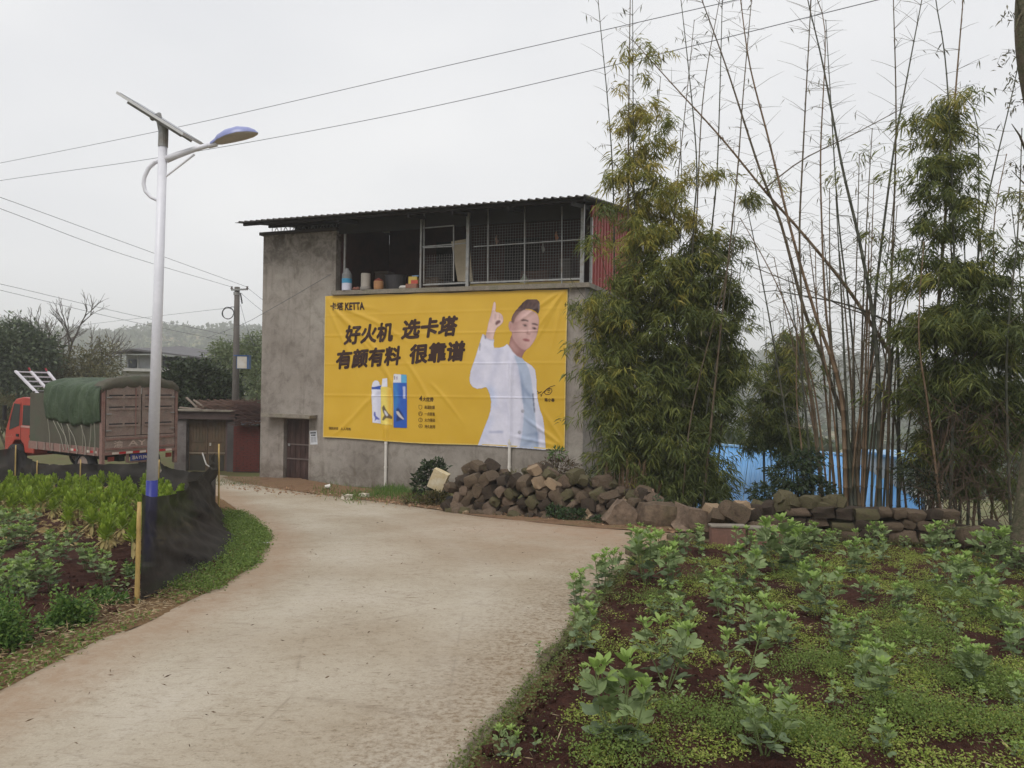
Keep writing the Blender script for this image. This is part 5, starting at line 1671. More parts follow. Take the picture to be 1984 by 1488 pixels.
wire('lower of the two long wires crossing the sky above the lamp', [(-300, 398, 32), (0, 350, 28), (310, 305, 24), (700, 235, 20), (1110, 145, 16.5), (1700, 0, 13), (2100, -100, 11)], 0.008, gA)
wire('upper of the steep pair running down to the pole top from the left', [(-200, 312, 16), (0, 382, 18), (250, 473, 22), (479, 556, UD)], 0.0065, gA)
wire('lower of the steep pair running down to the pole top from the left', [(-200, 335, 16), (0, 404, 18), (230, 490, 22), (449, 556, UD)], 0.0065, gA)
wire('upper of the low pair sagging from the left edge past the pole', [(-200, 508, 20), (0, 550, 22), (250, 609, 26), (457, 652, UD), (520, 663, 32)], 0.0065, gA)
wire('lower of the low pair sagging from the left edge past the pole', [(-200, 517, 20), (0, 562, 22), (250, 622, 26), (457, 664, UD), (520, 672, 32)], 0.0065, gA)
wire('thin service wire from the bare tree to the pole loop', [(140, 632, 38), (300, 613, 34), (449, 596, UD)], 0.0065, gA)
wire('thin wire from the pole arm to the house corner, upper one', [(479, 557, UD), (500, 574, 26), (513, 584, 24.2)], 0.0065, gA)
wire('thin wire from the pole arm to the house corner, middle one', [(466, 567, UD), (490, 588, 26), (513, 606, 24.2)], 0.0065, gA)
wire('thin black wire climbing across the grey wall to the balcony', [(400, 655, 30), (470, 628, 26), (512, 606, 23.25), (575, 570, 22.6), (641, 531, 22.15)], 0.007, gA)
wire('stay wire sloping down from the pole towards the house', [(466, 590, UD), (480, 640, 28), (492, 668, 27)], 0.007, gA)

# ================================================================== FOLIAGE TOOLS
def cards(pos, dirs, L, Wd, droop=0.25, r_=rng):
    """many lance-shaped leaves as folded quads; returns verts, faces"""
    n = len(pos)
    d = dirs / (np.linalg.norm(dirs, axis=1, keepdims=True) + 1e-9)
    s = np.cross(d, r_.normal(size=(n, 3)))
    s /= (np.linalg.norm(s, axis=1, keepdims=True) + 1e-9)
    L = np.broadcast_to(L, n)[:, None]; Wd = np.broadcast_to(Wd, n)[:, None]
    dn = np.array([[0, 0, -1.0]])
    m = pos + d * L * 0.42
    tip = pos + d * L + dn * L * droop
    V = np.stack([pos, m + s * Wd / 2, tip, m - s * Wd / 2], 1).reshape(-1, 3)
    F_ = np.arange(4 * n).reshape(-1, 4)
    return V, F_
def blob(px, py, rx, ry, depth, rd, n, shell=0.45, r_=rng):
    """points in an ellipsoid, given by its outline in the photograph and its distance"""
    u = r_.normal(size=(n, 3))
    u /= np.linalg.norm(u, axis=1, keepdims=True)
    rad = shell + (1 - shell) * r_.random((n, 1)) ** 0.5
    rad *= 0.82 + 0.25 * np.sin(u[:, :1] * 5 + px) * np.cos(u[:, 2:] * 6 + py)
    c = np.array(P(px, py, depth))
    k = depth / FPX
    return c + u * rad * np.array([rx * k, rd, ry * k]), u
def bamboo_leaves(blobs, per=12, size=(0.12, 0.22), r_=rng):
    """blobs: (px, py, rx, ry, depth, rd, clusters, yellow)"""
    P_, D_, L_, A_ = [], [], [], []
    for (px, py, rx, ry, dep, rd, n, yel) in blobs:
        # sprays: leaf clusters gather along short hanging branchlets, with gaps between
        ns = max(4, n // 5)
        c5, u5 = blob(px, py, rx, ry, dep, rd, ns, 0.30, r_)
        n = ns * 5
        c = np.repeat(c5, 5, 0); u = np.repeat(u5, 5, 0)
        st = np.tile(np.linspace(0, 1, 5), ns)[:, None]
        dirn = np.repeat(np.concatenate([u5[:, :2] * .8 + r_.normal(0, .5, (ns, 2)), r_.normal(-.35, .25, (ns, 1))], 1), 5, 0)
        c = c + dirn * st * .30 + r_.normal(0, .03, (n, 3))
        c = np.repeat(c, per, 0); u = np.repeat(u, per, 0)
        m = len(c)
        az = np.repeat(r_.uniform(0, 6.283, n), per) + r_.normal(0, 0.7, m)
        d = np.stack([np.cos(az), np.sin(az), r_.normal(-0.55, 0.45, m)], 1)
        d[:, :2] += 0.5 * u[:, :2]
        P_.append(c + r_.normal(0, 0.05, (m, 3))); D_.append(d)
        L_.append(r_.uniform(size[0], size[1], m))
        A_.append(np.repeat(np.clip(np.repeat(r_.normal(yel, 0.20, n // 5), 5) + r_.normal(0, .06, n), 0, 1), per))
    pos, d, L, A = map(np.concatenate, (P_, D_, L_, A_))
    V, F_ = cards(pos, d, L, L * 0.125, 0.3, r_)
    return V, F_, np.repeat(A, 4) * 0.65
m_bam = leafy('bamboo_leaf', [srgb(66, 78, 46), srgb(94, 104, 56), srgb(124, 128, 64), srgb(160, 150, 72), srgb(178, 158, 88)], 0.5, 0.3, 'tone')
m_bam2 = leafy('grey_dry_bamboo_leaf', [srgb(84, 84, 70), srgb(104, 104, 84), srgb(124, 116, 92)], 0.6, 0.25)
m_culm = weathered('bamboo_culm_brown', [srgb(82, 72, 58), srgb(100, 86, 68), srgb(86, 82, 66)], 3, 0.55, 20, 0.2, 0.1, vscale=(3, 3, 1))
m_culm2 = weathered('bamboo_culm_grey_green', [srgb(66, 68, 58), srgb(80, 82, 70), srgb(86, 78, 64)], 3, 0.5, 20, 0.2, 0.1, vscale=(3, 3, 1))
m_culm3 = weathered('bamboo_culm_dry', [srgb(106, 90, 70), srgb(124, 102, 80), srgb(98, 82, 66)], 3, 0.6, 20, 0.2, 0.1, vscale=(3, 3, 1))
m_twig = plain('bamboo_twig', srgb(104, 98, 84), 0.8)

def spline(pts, k=7):
    out = []
    for i in range(len(pts) - 1):
        p0, p1, p2, p3 = pts[max(i - 1, 0)], pts[i], pts[i + 1], pts[min(i + 2, len(pts) - 1)]
        for j in range(k):
            t_ = j / k
            out.append(0.5 * ((2 * p1) + (p2 - p0) * t_ + (2 * p0 - 5 * p1 + 4 * p2 - p3) * t_ ** 2 + (3 * p1 - p0 - 3 * p2 + p3) * t_ ** 3))
    out.append(pts[-1])
    return out
def resample(pts, step):
    acc = [0]
    for a, c in zip(pts, pts[1:]): acc.append(acc[-1] + (c - a).length)
    n = max(2, int(acc[-1] / step))
    out, j = [], 0
    for i in range(n + 1):
        s = acc[-1] * i / n
        while j < len(acc) - 2 and acc[j + 1] < s: j += 1
        w = (s - acc[j]) / max(1e-9, acc[j + 1] - acc[j])
        out.append(pts[j].lerp(pts[j + 1], w))
    return out
def culm(clump, off, pts, r0, r1, mat_, twig_from=0.45, twigs=3, tl_=(0.25, 0.7), leaf=0.0, rs=None):
    """one jointed bamboo stem with its own twigs (and a few leaves) as sub-parts"""
    rs = rs or random
    w = resample(spline([Vector(p) for p in pts]), 0.34)
    n = len(w)
    path, rad = [], []
    for i, p in enumerate(w):
        r = r0 + (r1 - r0) * i / (n - 1)
        d = (w[min(i + 1, n - 1)] - w[max(i - 1, 0)]).normalized()
        path += [p - d * 0.018, p, p + d * 0.018]
        rad += [r, r * 1.22 + 0.002, r]
    o = part('culm', MB().tube([q - off for q in path], rad, 7), mat_, clump, sm=True)
    tw = MB()
    lp_, ld_ = [], []
    for i in range(int(n * twig_from), n):
        for _ in range(rs.randint(max(0, twigs - 2), twigs)):
            a = rs.uniform(0, 6.283)
            L = rs.uniform(*tl_) * (0.7 + 0.3 * (1 - i / n))
            d = Vector((math.cos(a), 0.7 * math.sin(a), rs.uniform(0.0, 0.8)))
            p0 = w[i]
            p1 = p0 + d * L * 0.5
            p2 = p0 + d * L + Vector((0, 0, -0.12 * L * rs.random()))
            tw.tube([p0 - off, p1 - off, p2 - off], [0.0045, 0.0035, 0.0018], 3, False)
            k = np.random.default_rng(rs.randint(0, 9 ** 8)).poisson(leaf)
            for _ in range(k):
                q = p1.lerp(p2, rs.random())
                lp_.append(q - off)
                ld_.append((rs.gauss(0, .6), rs.gauss(0, .6), -0.8))
    if tw.f:
        link('twigs', tw.mesh('twigs', fix=False), m_twig, o)['kind'] = 'stuff'
    if lp_:
        rr_ = np.random.default_rng(len(lp_))
        Lr = rr_.uniform(0.09, 0.17, len(lp_))
        V, F_ = cards(np.array(lp_), np.array(ld_), Lr, Lr * 0.16, 0.2, rr_)
        link('leaves', arr_mesh('leaves', V, F_), m_bam2, o)['kind'] = 'stuff'
    return o

# ================================================================== BAMBOO CLUMPS
rb = random.Random(11)
def bottom(px, py, dep):
    p = P(px, py, dep)
    return Vector((p.x, p.y, gz(p.x, p.y) - 0.1))
def clump(label, px, py, dep):
    o = bottom(px, py, dep)
    return thing('bamboo_clump', label, 'bamboo', o, 0, 'bamboo clumps behind the stones'), o
# 1: big leafy clump at the house corner
D1 = 15.0
c1, o1 = clump('tall dense bamboo with yellow green leaves hiding the right corner of the grey house', 1290, 970, D1)
ctl = [([(1195, 960), (1190, 700), (1187, 333), (1160, 14), (1155, -60)], .025), ([(1225, 960), (1222, 650), (1217, 387), (1221, 0), (1224, -90)], .032), ([(1232, 962), (1236, 640), (1228, 350), (1226, 60), (1225, -40)], .026),
       ([(1300, 960), (1330, 700), (1344, 433), (1349, 296), (1321, 14), (1310, -60)], .028), ([(1290, 965), (1335, 650), (1349, 433), (1362, 191), (1394, 0), (1404, -60)], .026), ([(1330, 970), (1365, 640), (1378, 456), (1390, 319), (1399, 18), (1400, -60)], .028),
       ([(1360, 970), (1395, 650), (1426, 364), (1440, 182), (1456, 0), (1464, -80)], .026), ([(1270, 960), (1290, 640), (1310, 380), (1330, 190), (1345, 40)], .02),
       ([(1250, 960), (1255, 700), (1262, 420), (1270, 260), (1280, 150)], .022), ([(1210, 962), (1180, 760), (1150, 610), (1120, 560)], .014), ([(1320, 970), (1340, 800), (1400, 560), (1432, 430)], .018),
       ([(1340, 972), (1375, 760), (1410, 600), (1424, 420)], .02), ([(1280, 968), (1275, 760), (1268, 560), (1262, 420)], .024), ([(1385, 975), (1400, 800), (1425, 600), (1441, 470)], .02), ([(1240, 962), (1215, 780), (1180, 560), (1150, 440)], .016),
       ([(1170, 950), (1165, 850), (1150, 760)], .012), ([(1182, 952), (1180, 860), (1172, 770)], .012), ([(1158, 948), (1150, 880), (1132, 800)], .010), ([(1265, 962), (1300, 700), (1320, 420), (1318, 250)], .02)]
for pts, r_ in ctl:
    dd = rb.uniform(-0.9, 0.9)
    w = [P(x, y, D1 + dd) for x, y in pts]
    w[0].z = min(w[0].z, gz(w[0].x, w[0].y))
    culm(c1, o1, w, r_, 0.006, m_culm2 if rb.random() < .6 else m_culm, 0.40, 3, (0.25, 0.65), 0.9, rb)
B1 = [(1290, 855, 112, 100, D1, 1.0, 980, .06), (1335, 920, 80, 66, D1 - .2, .8, 560, .05), (1250, 745, 92, 100, D1, 1.0, 760, .14), (1360, 745, 72, 120, D1 + .1, .8, 760, .06), (1300, 615, 105, 95, D1, 1.0, 620, .16),
      (1255, 535, 78, 70, D1 - .1, .8, 380, .40), (1345, 530, 70, 70, D1, .8, 330, .2), (1195, 640, 34, 70, D1 - .3, .5, 190, .30), (1185, 790, 40, 70, D1 - .3, .4, 190, .2),
      (1240, 455, 58, 40, D1, .7, 190, .55), (1262, 390, 50, 46, D1, .7, 170, .66), (1235, 330, 42, 40, D1, .6, 110, .74), (1265, 280, 34, 34, D1, .5, 70, .74), (1236, 222, 30, 38, D1, .4, 80, .8), (1325, 425, 40, 40, D1, .6, 80, .6), (1390, 475, 34, 36, D1, .5, 95, .30), (1310, 350, 34, 24, D1, .5, 40, .65),
      (1372, 332, 34, 14, D1, .4, 30, .6), (1445, 380, 30, 9, D1, .3, 30, .5), (1405, 625, 28, 66, D1, .5, 170, .10), (1420, 700, 24, 50, D1, .4, 120, .08), (1428, 565, 20, 36, D1, .4, 55, .12), (1136, 590, 26, 16, D1 - .4, .3, 30, .45), (1128, 662, 20, 18, D1 - .4, .3, 22, .5), (1172, 730, 34, 100, D1 - .3, .5, 200, .28), (1168, 600, 26, 46, D1 - .3, .4, 70, .42), (1195, 880, 40, 60, D1 - .3, .5, 150, .2),
      (1140, 470, 16, 24, D1 - .4, .3, 22, .30), (1165, 410, 14, 16, D1 - .2, .3, 10, .4), (1180, 330, 20, 24, D1, .3, 12, .6), (1300, 220, 34, 50, D1, .4, 22, .6), (1225, 120, 38, 60, D1, .4, 40, .7), (1330, 640, 84, 260, D1 + .3, .7, 620, .03)]
V, F_, A = bamboo_leaves(B1)
link('foliage', arr_mesh('foliage', V - np.array(o1), F_, {'tone': A}), m_bam, c1)['kind'] = 'stuff'

# 2: slender young clump in the gap
D2 = 18.0
c2, o2 = clump('slender young bamboo with drooping leaves in the gap right of the dense clump', 1520, 940, D2)
for k in range(9):
    x = 1480 + 10 * k + rb.uniform(-6, 6)
    w = [P(x + rb.uniform(-6, 6), y, D2 + rb.uniform(-.5, .5)) for y in (985, 840, 720, rb.uniform(560, 640))]
    culm(c2, o2, w, rb.uniform(.012, .02), .004, m_culm2, .3, 2, (.2, .5), 1.2, rb)
V, F_, A = bamboo_leaves([(1520, 730, 30, 81, D2, .6, 330, .30), (1535, 660, 22, 54, D2, .5, 150, .38), (1510, 820, 27, 63, D2, .6, 330, .08), (1540, 860, 32, 36, D2, .6, 220, .05), (1480, 780, 18, 81, D2, .4, 200, .12), (1455, 830, 18, 63, D2, .4, 130, .08)])
link('foliage', arr_mesh('foliage', V - np.array(o2), F_, {'tone': A}), m_bam, c2)['kind'] = 'stuff'

# 3: nearly leafless clump in the middle, stems fanning out
D3 = 14.2
c3, o3 = clump('mostly bare bamboo clump with brown stems fanning up from one foot', 1660, 970, D3)
ctl = [([(1655, 965), (1642, 842), (1613, 753), (1589, 681), (1558, 600), (1513, 433), (1472, 328), (1408, 132), (1360, 0), (1340, -60)], .046),
       ([(1640, 965), (1636, 862), (1631, 781), (1617, 713), (1593, 646), (1577, 600), (1535, 456), (1490, 273), (1453, 128), (1435, 0), (1428, -60)], .042),
       ([(1705, 965), (1703, 800), (1700, 700), (1690, 600), (1663, 456), (1631, 319), (1595, 128), (1565, 0), (1555, -60)], .050),
       ([(1600, 965), (1578, 800), (1560, 700), (1554, 600), (1549, 456), (1556, 292), (1570, 27), (1575, -60)], .030),
       ([(1648, 965), (1638, 800), (1612, 680), (1600, 600), (1593, 456), (1590, 292), (1599, 68), (1580, -10)], .030),
       ([(1672, 965), (1682, 800), (1690, 680), (1695, 600), (1700, 538), (1731, 296), (1754, 169), (1786, 0), (1798, -60)], .040),
       ([(1720, 960), (1722, 800), (1725, 600), (1736, 255), (1731, 0), (1730, -60)], .030),
       ([(1700, 962), (1708, 842), (1722, 741), (1728, 693), (1700, 646), (1640, 556), (1554, 451), (1481, 369), (1399, 269), (1299, 159), (1230, 82)], .050),
       ([(1742, 965), (1741, 780), (1740, 680), (1735, 645), (1718, 622), (1640, 590), (1560, 574), (1480, 560), (1472, 566)], .040),
       ([(1760, 965), (1740, 850), (1700, 640), (1627, 592), (1540, 550), (1440, 510)], .022),
       ([(1610, 965), (1585, 800), (1560, 690), (1500, 540), (1435, 424)], .020),
       ([(1650, 965), (1655, 780), (1650, 640), (1625, 430), (1610, 200), (1600, 40)], .026),
       ([(1662, 965), (1668, 760), (1672, 600), (1680, 420), (1690, 250)], .026), ([(1632, 965), (1615, 800), (1585, 620), (1580, 480)], .022),
       ([(1688, 965), (1700, 800), (1760, 560), (1800, 430), (1830, 330)], .024), ([(1668, 965), (1652, 800), (1660, 500), (1665, 300)], .020), ([(1646, 966), (1660, 840), (1690, 700), (1720, 560)], .024),
       ([(1660, 966), (1650, 880), (1630, 800), (1625, 700)], .034), ([(1652, 966), (1665, 860), (1668, 760), (1655, 690)], .030), ([(1590, 965), (1580, 850), (1530, 640), (1500, 500)], .018), ([(1735, 962), (1765, 800), (1790, 600), (1770, 420)], .02),
       ([(1481, 366), (1554, 310), (1650, 262), (1754, 207)], .014), ([(1570, 965), (1548, 820), (1543, 760), (1545, 600)], .018)]
for k in range(18):
    x0 = rb.gauss(1660, 42)
    x1 = x0 + (x0 - 1660) * rb.uniform(.3, 1.2) + rb.gauss(0, 25)
    y1 = rb.uniform(330, 720)
    ctl.append(([(x0, 965), (x0 + (x1 - x0) * .3, 840), (x0 + (x1 - x0) * .65, (y1 + 800) / 2), (x1, y1)], rb.uniform(.014, .036)))
for i, (pts, r_) in enumerate(ctl):
    dd = rb.uniform(-0.7, 0.7)
    w = [P(x, y, D3 + dd * (0.4 + 0.6 * j / len(pts))) for j, (x, y) in enumerate(pts)]
    if pts[0][1] > 900: w[0].z = min(w[0].z, gz(w[0].x, w[0].y))
    culm(c3, o3, w, r_, 0.007, (m_culm, m_culm3, m_culm2)[i % 3], 0.42, 4, (0.3, 0.75), 0.16, rb)
V, F_, A = bamboo_leaves([(1690, 540, 45, 30, D3, .5, 30, .2), (1690, 640, 40, 30, D3, .5, 25, .2), (1640, 300, 60, 60, D3, .6, 25, .4), (1690, 750, 35, 25, D3, .4, 25, .3), (1500, 345, 25, 20, D3, .4, 18, .5), (1590, 720, 30, 20, D3, .4, 14, .3), (1700, 480, 40, 60, D3, .5, 30, .25), (1560, 640, 50, 60, D3, .5, 22, .25), (1745, 760, 25, 60, D3, .4, 30, .25)], 5)
link('foliage', arr_mesh('foliage', V - np.array(o3), F_, {'tone': A}), m_bam, c3)['kind'] = 'stuff'

# 4: right-hand clump, leafy and dark with dead lower stems
D4 = 13.0
c4, o4 = clump('dark leafy bamboo clump filling the right edge above the low stone wall', 1870, 1000, D4)
ctl = [([(1840, 1010), (1850, 600), (1836, 169), (1813, 0), (1806, -60)], .030), ([(1805, 1010), (1812, 760), (1818, 600), (1850, 196), (1866, 0), (1870, -60)], .046), ([(1875, 1015), (1890, 600), (1904, 433), (1964, 169), (1975, 100)], .028),
       ([(1850, 1015), (1856, 700), (1840, 420), (1852, 300)], .03), ([(1900, 1020), (1880, 700), (1895, 500), (1895, 260), (1880, 200), (1860, 180)], .026), ([(1920, 1020), (1935, 700), (1925, 450), (1950, 300)], .024),
       ([(1960, 1030), (1950, 700), (1972, 450), (1980, 250)], .026), ([(1830, 1010), (1800, 800), (1780, 650), (1790, 470)], .024), ([(1815, 1010), (1830, 760), (1870, 600)], .030), ([(1790, 1000), (1845, 800), (1920, 620)], .026),
       ([(1870, 1015), (1800, 830), (1750, 720)], .020), ([(1940, 1025), (1880, 830), (1840, 640)], .022), ([(1980, 1030), (1990, 700), (1960, 400)], .024), ([(1885, 1015), (1900, 800), (1910, 600), (1890, 380)], .024), ([(1860, 1012), (1862, 800), (1870, 560), (1866, 400)], .030)]
for i, (pts, r_) in enumerate(ctl):
    dd = rb.uniform(-0.7, 0.7)
    w = [P(x, y, D4 + dd) for x, y in pts]
    w[0].z = min(w[0].z, gz(w[0].x, w[0].y))
    culm(c4, o4, w, r_, 0.007, (m_culm2, m_culm3)[i % 2], 0.4, 3, (0.25, 0.7), 0.5, rb)
V, F_, A = bamboo_leaves([(1815, 240, 40, 63, D4, .7, 130, .35), (1840, 210, 32, 36, D4, .5, 55, .42), (1800, 330, 36, 54, D4, .6, 105, .15), (1830, 420, 50, 63, D4, .8, 186, .18), (1860, 330, 30, 40, D4, .6, 62, .22), (1810, 520, 52, 54, D4, .8, 223, .16), (1900, 560, 48, 54, D4, .8, 186, .12), (1850, 620, 72, 63, D4, 1.0, 384, .10),
      (1800, 640, 36, 72, D4 - .2, .7, 198, .14), (1930, 660, 56, 81, D4, 1.0, 347, .08), (1830, 740, 56, 72, D4, .9, 322, .06), (1930, 790, 60, 90, D4 + .2, 1.0, 384, .04), (1850, 850, 64, 81, D4 + .3, .9, 297, .04), (1950, 480, 36, 54, D4, .6, 55, .2), (1960, 380, 28, 45, D4, .5, 24, .3), (1785, 760, 24, 63, D4, .5, 93, .12), (1900, 920, 72, 54, D4 + .3, .8, 204, .05), (1800, 900, 24, 54, D4 + .2, .5, 86, .05), (1990, 700, 40, 180, D4, .8, 310, .06)])
link('foliage', arr_mesh('foliage', V - np.array(o4), F_, {'tone': A}), m_bam, c4)['kind'] = 'stuff'
# tangle of dead stems and branches at its foot
mb = MB()
for _ in range(420):
    px, py = rb.uniform(1790, 1990), rb.uniform(800, 1035)
    p0 = P(px, py, D4 - .7 + rb.uniform(-.3, .8))
    d = Vector((rb.gauss(0, .5), rb.gauss(0, .2), rb.uniform(-.2, 1.0))) * rb.uniform(.25, .8)
    mb.tube([p0 - o4, p0 + d * .5 - o4 + Vector((0, 0, rb.gauss(0, .03))), p0 + d - o4], [.007, .005, .003], 4, False)
link('dead_branches', mb.mesh('dead_branches', fix=False), plain('dead_bamboo_branch', srgb(84, 70, 58), .9), c4)['kind'] = 'stuff'
# dry stubs in front of clump 1
mb = MB()
for _ in range(60):
    px = rb.uniform(1165, 1265)
    p0 = P(px, rb.uniform(958, 972), D1 - .7)
    p0.z = min(p0.z, gz(p0.x, p0.y) + .4)
    h = rb.uniform(.3, .75)
    d = Vector((rb.gauss(0, .12), rb.gauss(0, .1), h))
    mb.tube([p0 - o1 - Vector((0, 0, .35)), p0 + d - o1], [rb.uniform(.008, .022), .006], 5, True)
link('dry_stubs', mb.mesh('dry_stubs', fix=False), m_culm3, c1)['kind'] = 'stuff'

# ================================================================== SHRUBS
def shrub(label, blobs, cols, leafL, leafW, up=0.2, stems=10, name='shrub', dens=1.0, stemcol=(70, 58, 46)):
    px, py, dep = blobs[0][0], blobs[0][1], blobs[0][4]
    bz_ = P(px, py, dep)
    o = Vector((bz_.x, bz_.y, gz(bz_.x, bz_.y)))
    root = thing(name, label, 'shrub', o)
    PP, DD = [], []
    for (bx, by, rx, ry, dp, rd, n) in blobs:
        c_, u = blob(bx, by, rx, ry, dp, rd, int(n * dens), 0.3)
        d_ = u + rng.normal(0, .5, u.shape); d_[:, 2] += up
        PP.append(c_); DD.append(d_)
    pos, d_ = np.concatenate(PP), np.concatenate(DD)
    L_ = rng.uniform(leafL * .7, leafL * 1.3, len(pos))
    V, F_ = cards(pos - np.array(o), d_, L_, L_ * leafW, 0.15)
    link('leaves', arr_mesh('leaves', V, F_), leafy(name + '_leaf_%d' % px, [srgb(*c) for c in cols], .45, .2), root)['kind'] = 'stuff'
    mb = MB()
    for _ in range(stems):
        q = Vector(pos[rng.integers(len(pos))]) - o
        f_ = Vector((q.x * .25 + rb.gauss(0, .05), q.y * .25, -0.1))
        mb.tube([f_, f_.lerp(q, .5) + Vector((rb.gauss(0, .05), 0, .04)), q], [.014, .009, .004], 5, False)
    part('stems', mb, plain('shrub_stem_%d' % px, srgb(*stemcol), .9), root)
    return root
DG = [(38, 48, 34), (52, 66, 42), (66, 80, 50)]
shrub('dark glossy shrub against the house wall left of the stone pile', [(838, 915, 34, 30, 16.6, .35, 900), (812, 940, 18, 26, 16.6, .3, 260), (850, 955, 26, 26, 16.3, .3, 420)], DG, .10, .42, .2)
shrub('olive weedy bush at the left foot of the stone pile', [(845, 970, 32, 24, 15.9, .3, 700), (800, 970, 26, 18, 16.1, .3, 300)], [(74, 66, 40), (92, 84, 48), (70, 76, 44)], .07, .35, .5)
shrub('brown half dead bush behind the top of the stone pile', [(1085, 905, 50, 26, 15.6, .4, 800), (1040, 915, 22, 18, 15.6, .3, 200)], [(84, 70, 54), (104, 84, 64), (74, 78, 48)], .07, .3, .4, 40)
shrub('small bright green sprout rising behind the stone pile', [(1080, 878, 18, 14, 15.5, .2, 140)], [(80, 108, 60), (104, 126, 72)], .09, .3, .5, 6)
shrub('dark green creeper growing over the foot of the stone pile', [(1110, 1000, 40, 18, 13.6, .2, 900), (1075, 990, 20, 14, 13.8, .2, 300), (1165, 1008, 25, 10, 13.3, .15, 250)], [(42, 58, 38), (58, 78, 48), (72, 92, 56)], .055, .55, .3, 8)
shrub('grey green weed on the boulder beside the bamboo', [(1275, 985, 16, 30, 13.2, .15, 260), (1245, 1000, 18, 14, 13.2, .15, 120)], [(56, 76, 54), (78, 100, 72)], .06, .4, .3, 6)
shrub('dark broad shrub below the slender bamboo in front of the blue roof', [(1535, 920, 60, 42, 13.4, .6, 1500), (1490, 960, 45, 28, 13.2, .5, 900), (1580, 950, 45, 35, 13.3, .5, 900), (1560, 890, 40, 25, 13.5, .5, 500)], DG, .09, .30, -.1, 16)
shrub('thin leafy bush in front of the pale shed wall', [(1790, 940, 34, 45, 12.6, .4, 420), (1760, 920, 25, 30, 12.8, .4, 160)], [(44, 52, 40), (60, 68, 50)], .10, .22, -.1, 14)
shrub('dark weeds at the right end of the low stone wall', [(1850, 1040, 28, 16, 11.4, .25, 420), (1900, 1055, 40, 14, 11.2, .25, 300)], [(46, 54, 40), (62, 66, 48), (80, 70, 54)], .06, .35, .4, 10)

# ================================================================== RIGHT-EDGE TREE
TD = 9.6
tp = [P(x, y, TD) for x, y in ((1998, 1068), (2012, 950), (2040, 760), (2058, 560), (2050, 380), (2026, 230), (2003, 100), (2000, 0), (2015, -120), (2060, -300))]
to = Vector((tp[0].x, tp[0].y, gz(tp[0].x, tp[0].y)))
tree = thing('tree', 'leaning mossy tree trunk cut by the right edge of the picture', 'tree', to)
m_bark = weathered('mossy_bark', [srgb(78, 70, 58), srgb(104, 94, 78), srgb(84, 84, 62), srgb(118, 108, 92)], 5, .95, 24, .4, .8, bdist=.03)
sp_ = spline([q - to for q in tp], 6)
sp_[0].z -= .3
part('trunk', MB().tube(sp_, [.24 - .075 * i / len(sp_) for i in range(len(sp_))], 16), m_bark, tree, sm=True)
mb = MB()
bl = [P(1975, 60, TD) - to, P(1957, 70, TD - .1) - to]
for a_, c_ in (((1978, 40), (1962, -30)), ((1985, 20), (1965, 60)), ((1990, 300), (1960, 240)), ((2030, 420), (1960, 330)), ((2050, 560), (1970, 460))):
    p0, p1 = P(*a_, TD) - to, P(*c_, TD - .2) - to
    mb.tube([p0, p0.lerp(p1, .5) + Vector((0, 0, .05)), p1], [.02, .012, .004], 5, False)
part('branches', mb, m_bark, tree)
c_ = np.concatenate([blob(x, y, 20, 24, TD, .25, n, .2)[0] for x, y, n in ((1955, 30, 22), (1950, 110, 26), (1955, 160, 30), (1965, 200, 26), (1970, 330, 30), (1975, 420, 40))])
L_ = rng.uniform(.05, .1, len(c_))
V, F_ = cards(c_ - np.array(to), rng.normal(0, 1, c_.shape) + [0, 0, -.5], L_, L_ * .25)
link('crown', arr_mesh('crown', V, F_), m_bam2, tree)['kind'] = 'stuff'

# ================================================================== STONES
m_st = [weathered('fieldstone_brown', [srgb(80, 66, 54), srgb(108, 92, 76), srgb(94, 84, 64)], 2.2, .95, 12, .5, .9, 'Object', bdist=.02),
        weathered('fieldstone_mossy', [srgb(78, 70, 54), srgb(102, 94, 70), srgb(90, 90, 58)], 2.2, .95, 12, .5, .9, 'Object', bdist=.02),
        weathered('fieldstone_grey', [srgb(94, 80, 68), srgb(126, 108, 92), srgb(108, 92, 76)], 2.2, .95, 12, .5, .9, 'Object', bdist=.02),
        weathered('fieldstone_tan', [srgb(140, 116, 92), srgb(160, 138, 112), srgb(128, 112, 92)], 5, .95, 26, .3, .5, 'Object', bdist=.02),
        weathered('fieldstone_dark', [srgb(56, 48, 42), srgb(74, 62, 52), srgb(64, 60, 46)], 2.2, .95, 12, .5, .9, 'Object', bdist=.02)]
rs = random.Random(21)
def stone_mesh(name, hx, hy, hz, seed, m, rough=.17, round_=.38):
    bm = bmesh.new()
    bmesh.ops.create_cube(bm, size=2)
    bmesh.ops.subdivide_edges(bm, edges=bm.edges, cuts=2, use_grid_fill=True)
    for v_ in bm.verts:
        p = v_.co.copy()
        q = p.normalized() * 1.25
        p = p.lerp(q, round_)
        n_ = noise.noise_vector(p * .9 + Vector((seed * 3.7, seed * 1.3, 0)))
        p += n_ * rough * 2.0 + noise.noise_vector(p * 2.6 + Vector((seed, 0, 9))) * rough * .7
        v_.co = (p.x * hx, p.y * hy, p.z * hz)
    me = bpy.data.meshes.new(name)
    bm.to_mesh(me)
    bm.free()
    me.materials.append(m)
    me.polygons.foreach_set('use_smooth', [True] * len(me.polygons))
    try: me.set_sharp_from_angle(angle=R(38))
    except Exception: pass
    return me
var = {}
for mi in range(5):
    for k in range(4):
        var[mi, k] = stone_mesh('stone', 1, 1, 1, mi * 4 + k, m_st[mi])
def stone(parent, off, p, half, rot, mi, name='stone'):
    o = bpy.data.objects.new(name, var[mi, rs.randint(0, 3)])
    C.objects.link(o)
    o.parent = parent
    o.location = Vector(p) - off
    o.scale = half
    o.rotation_euler = rot
    return o
def pick(): return rs.choices([0, 1, 2, 3, 4], [5, 4, 4, 1.6, 3.5])[0]
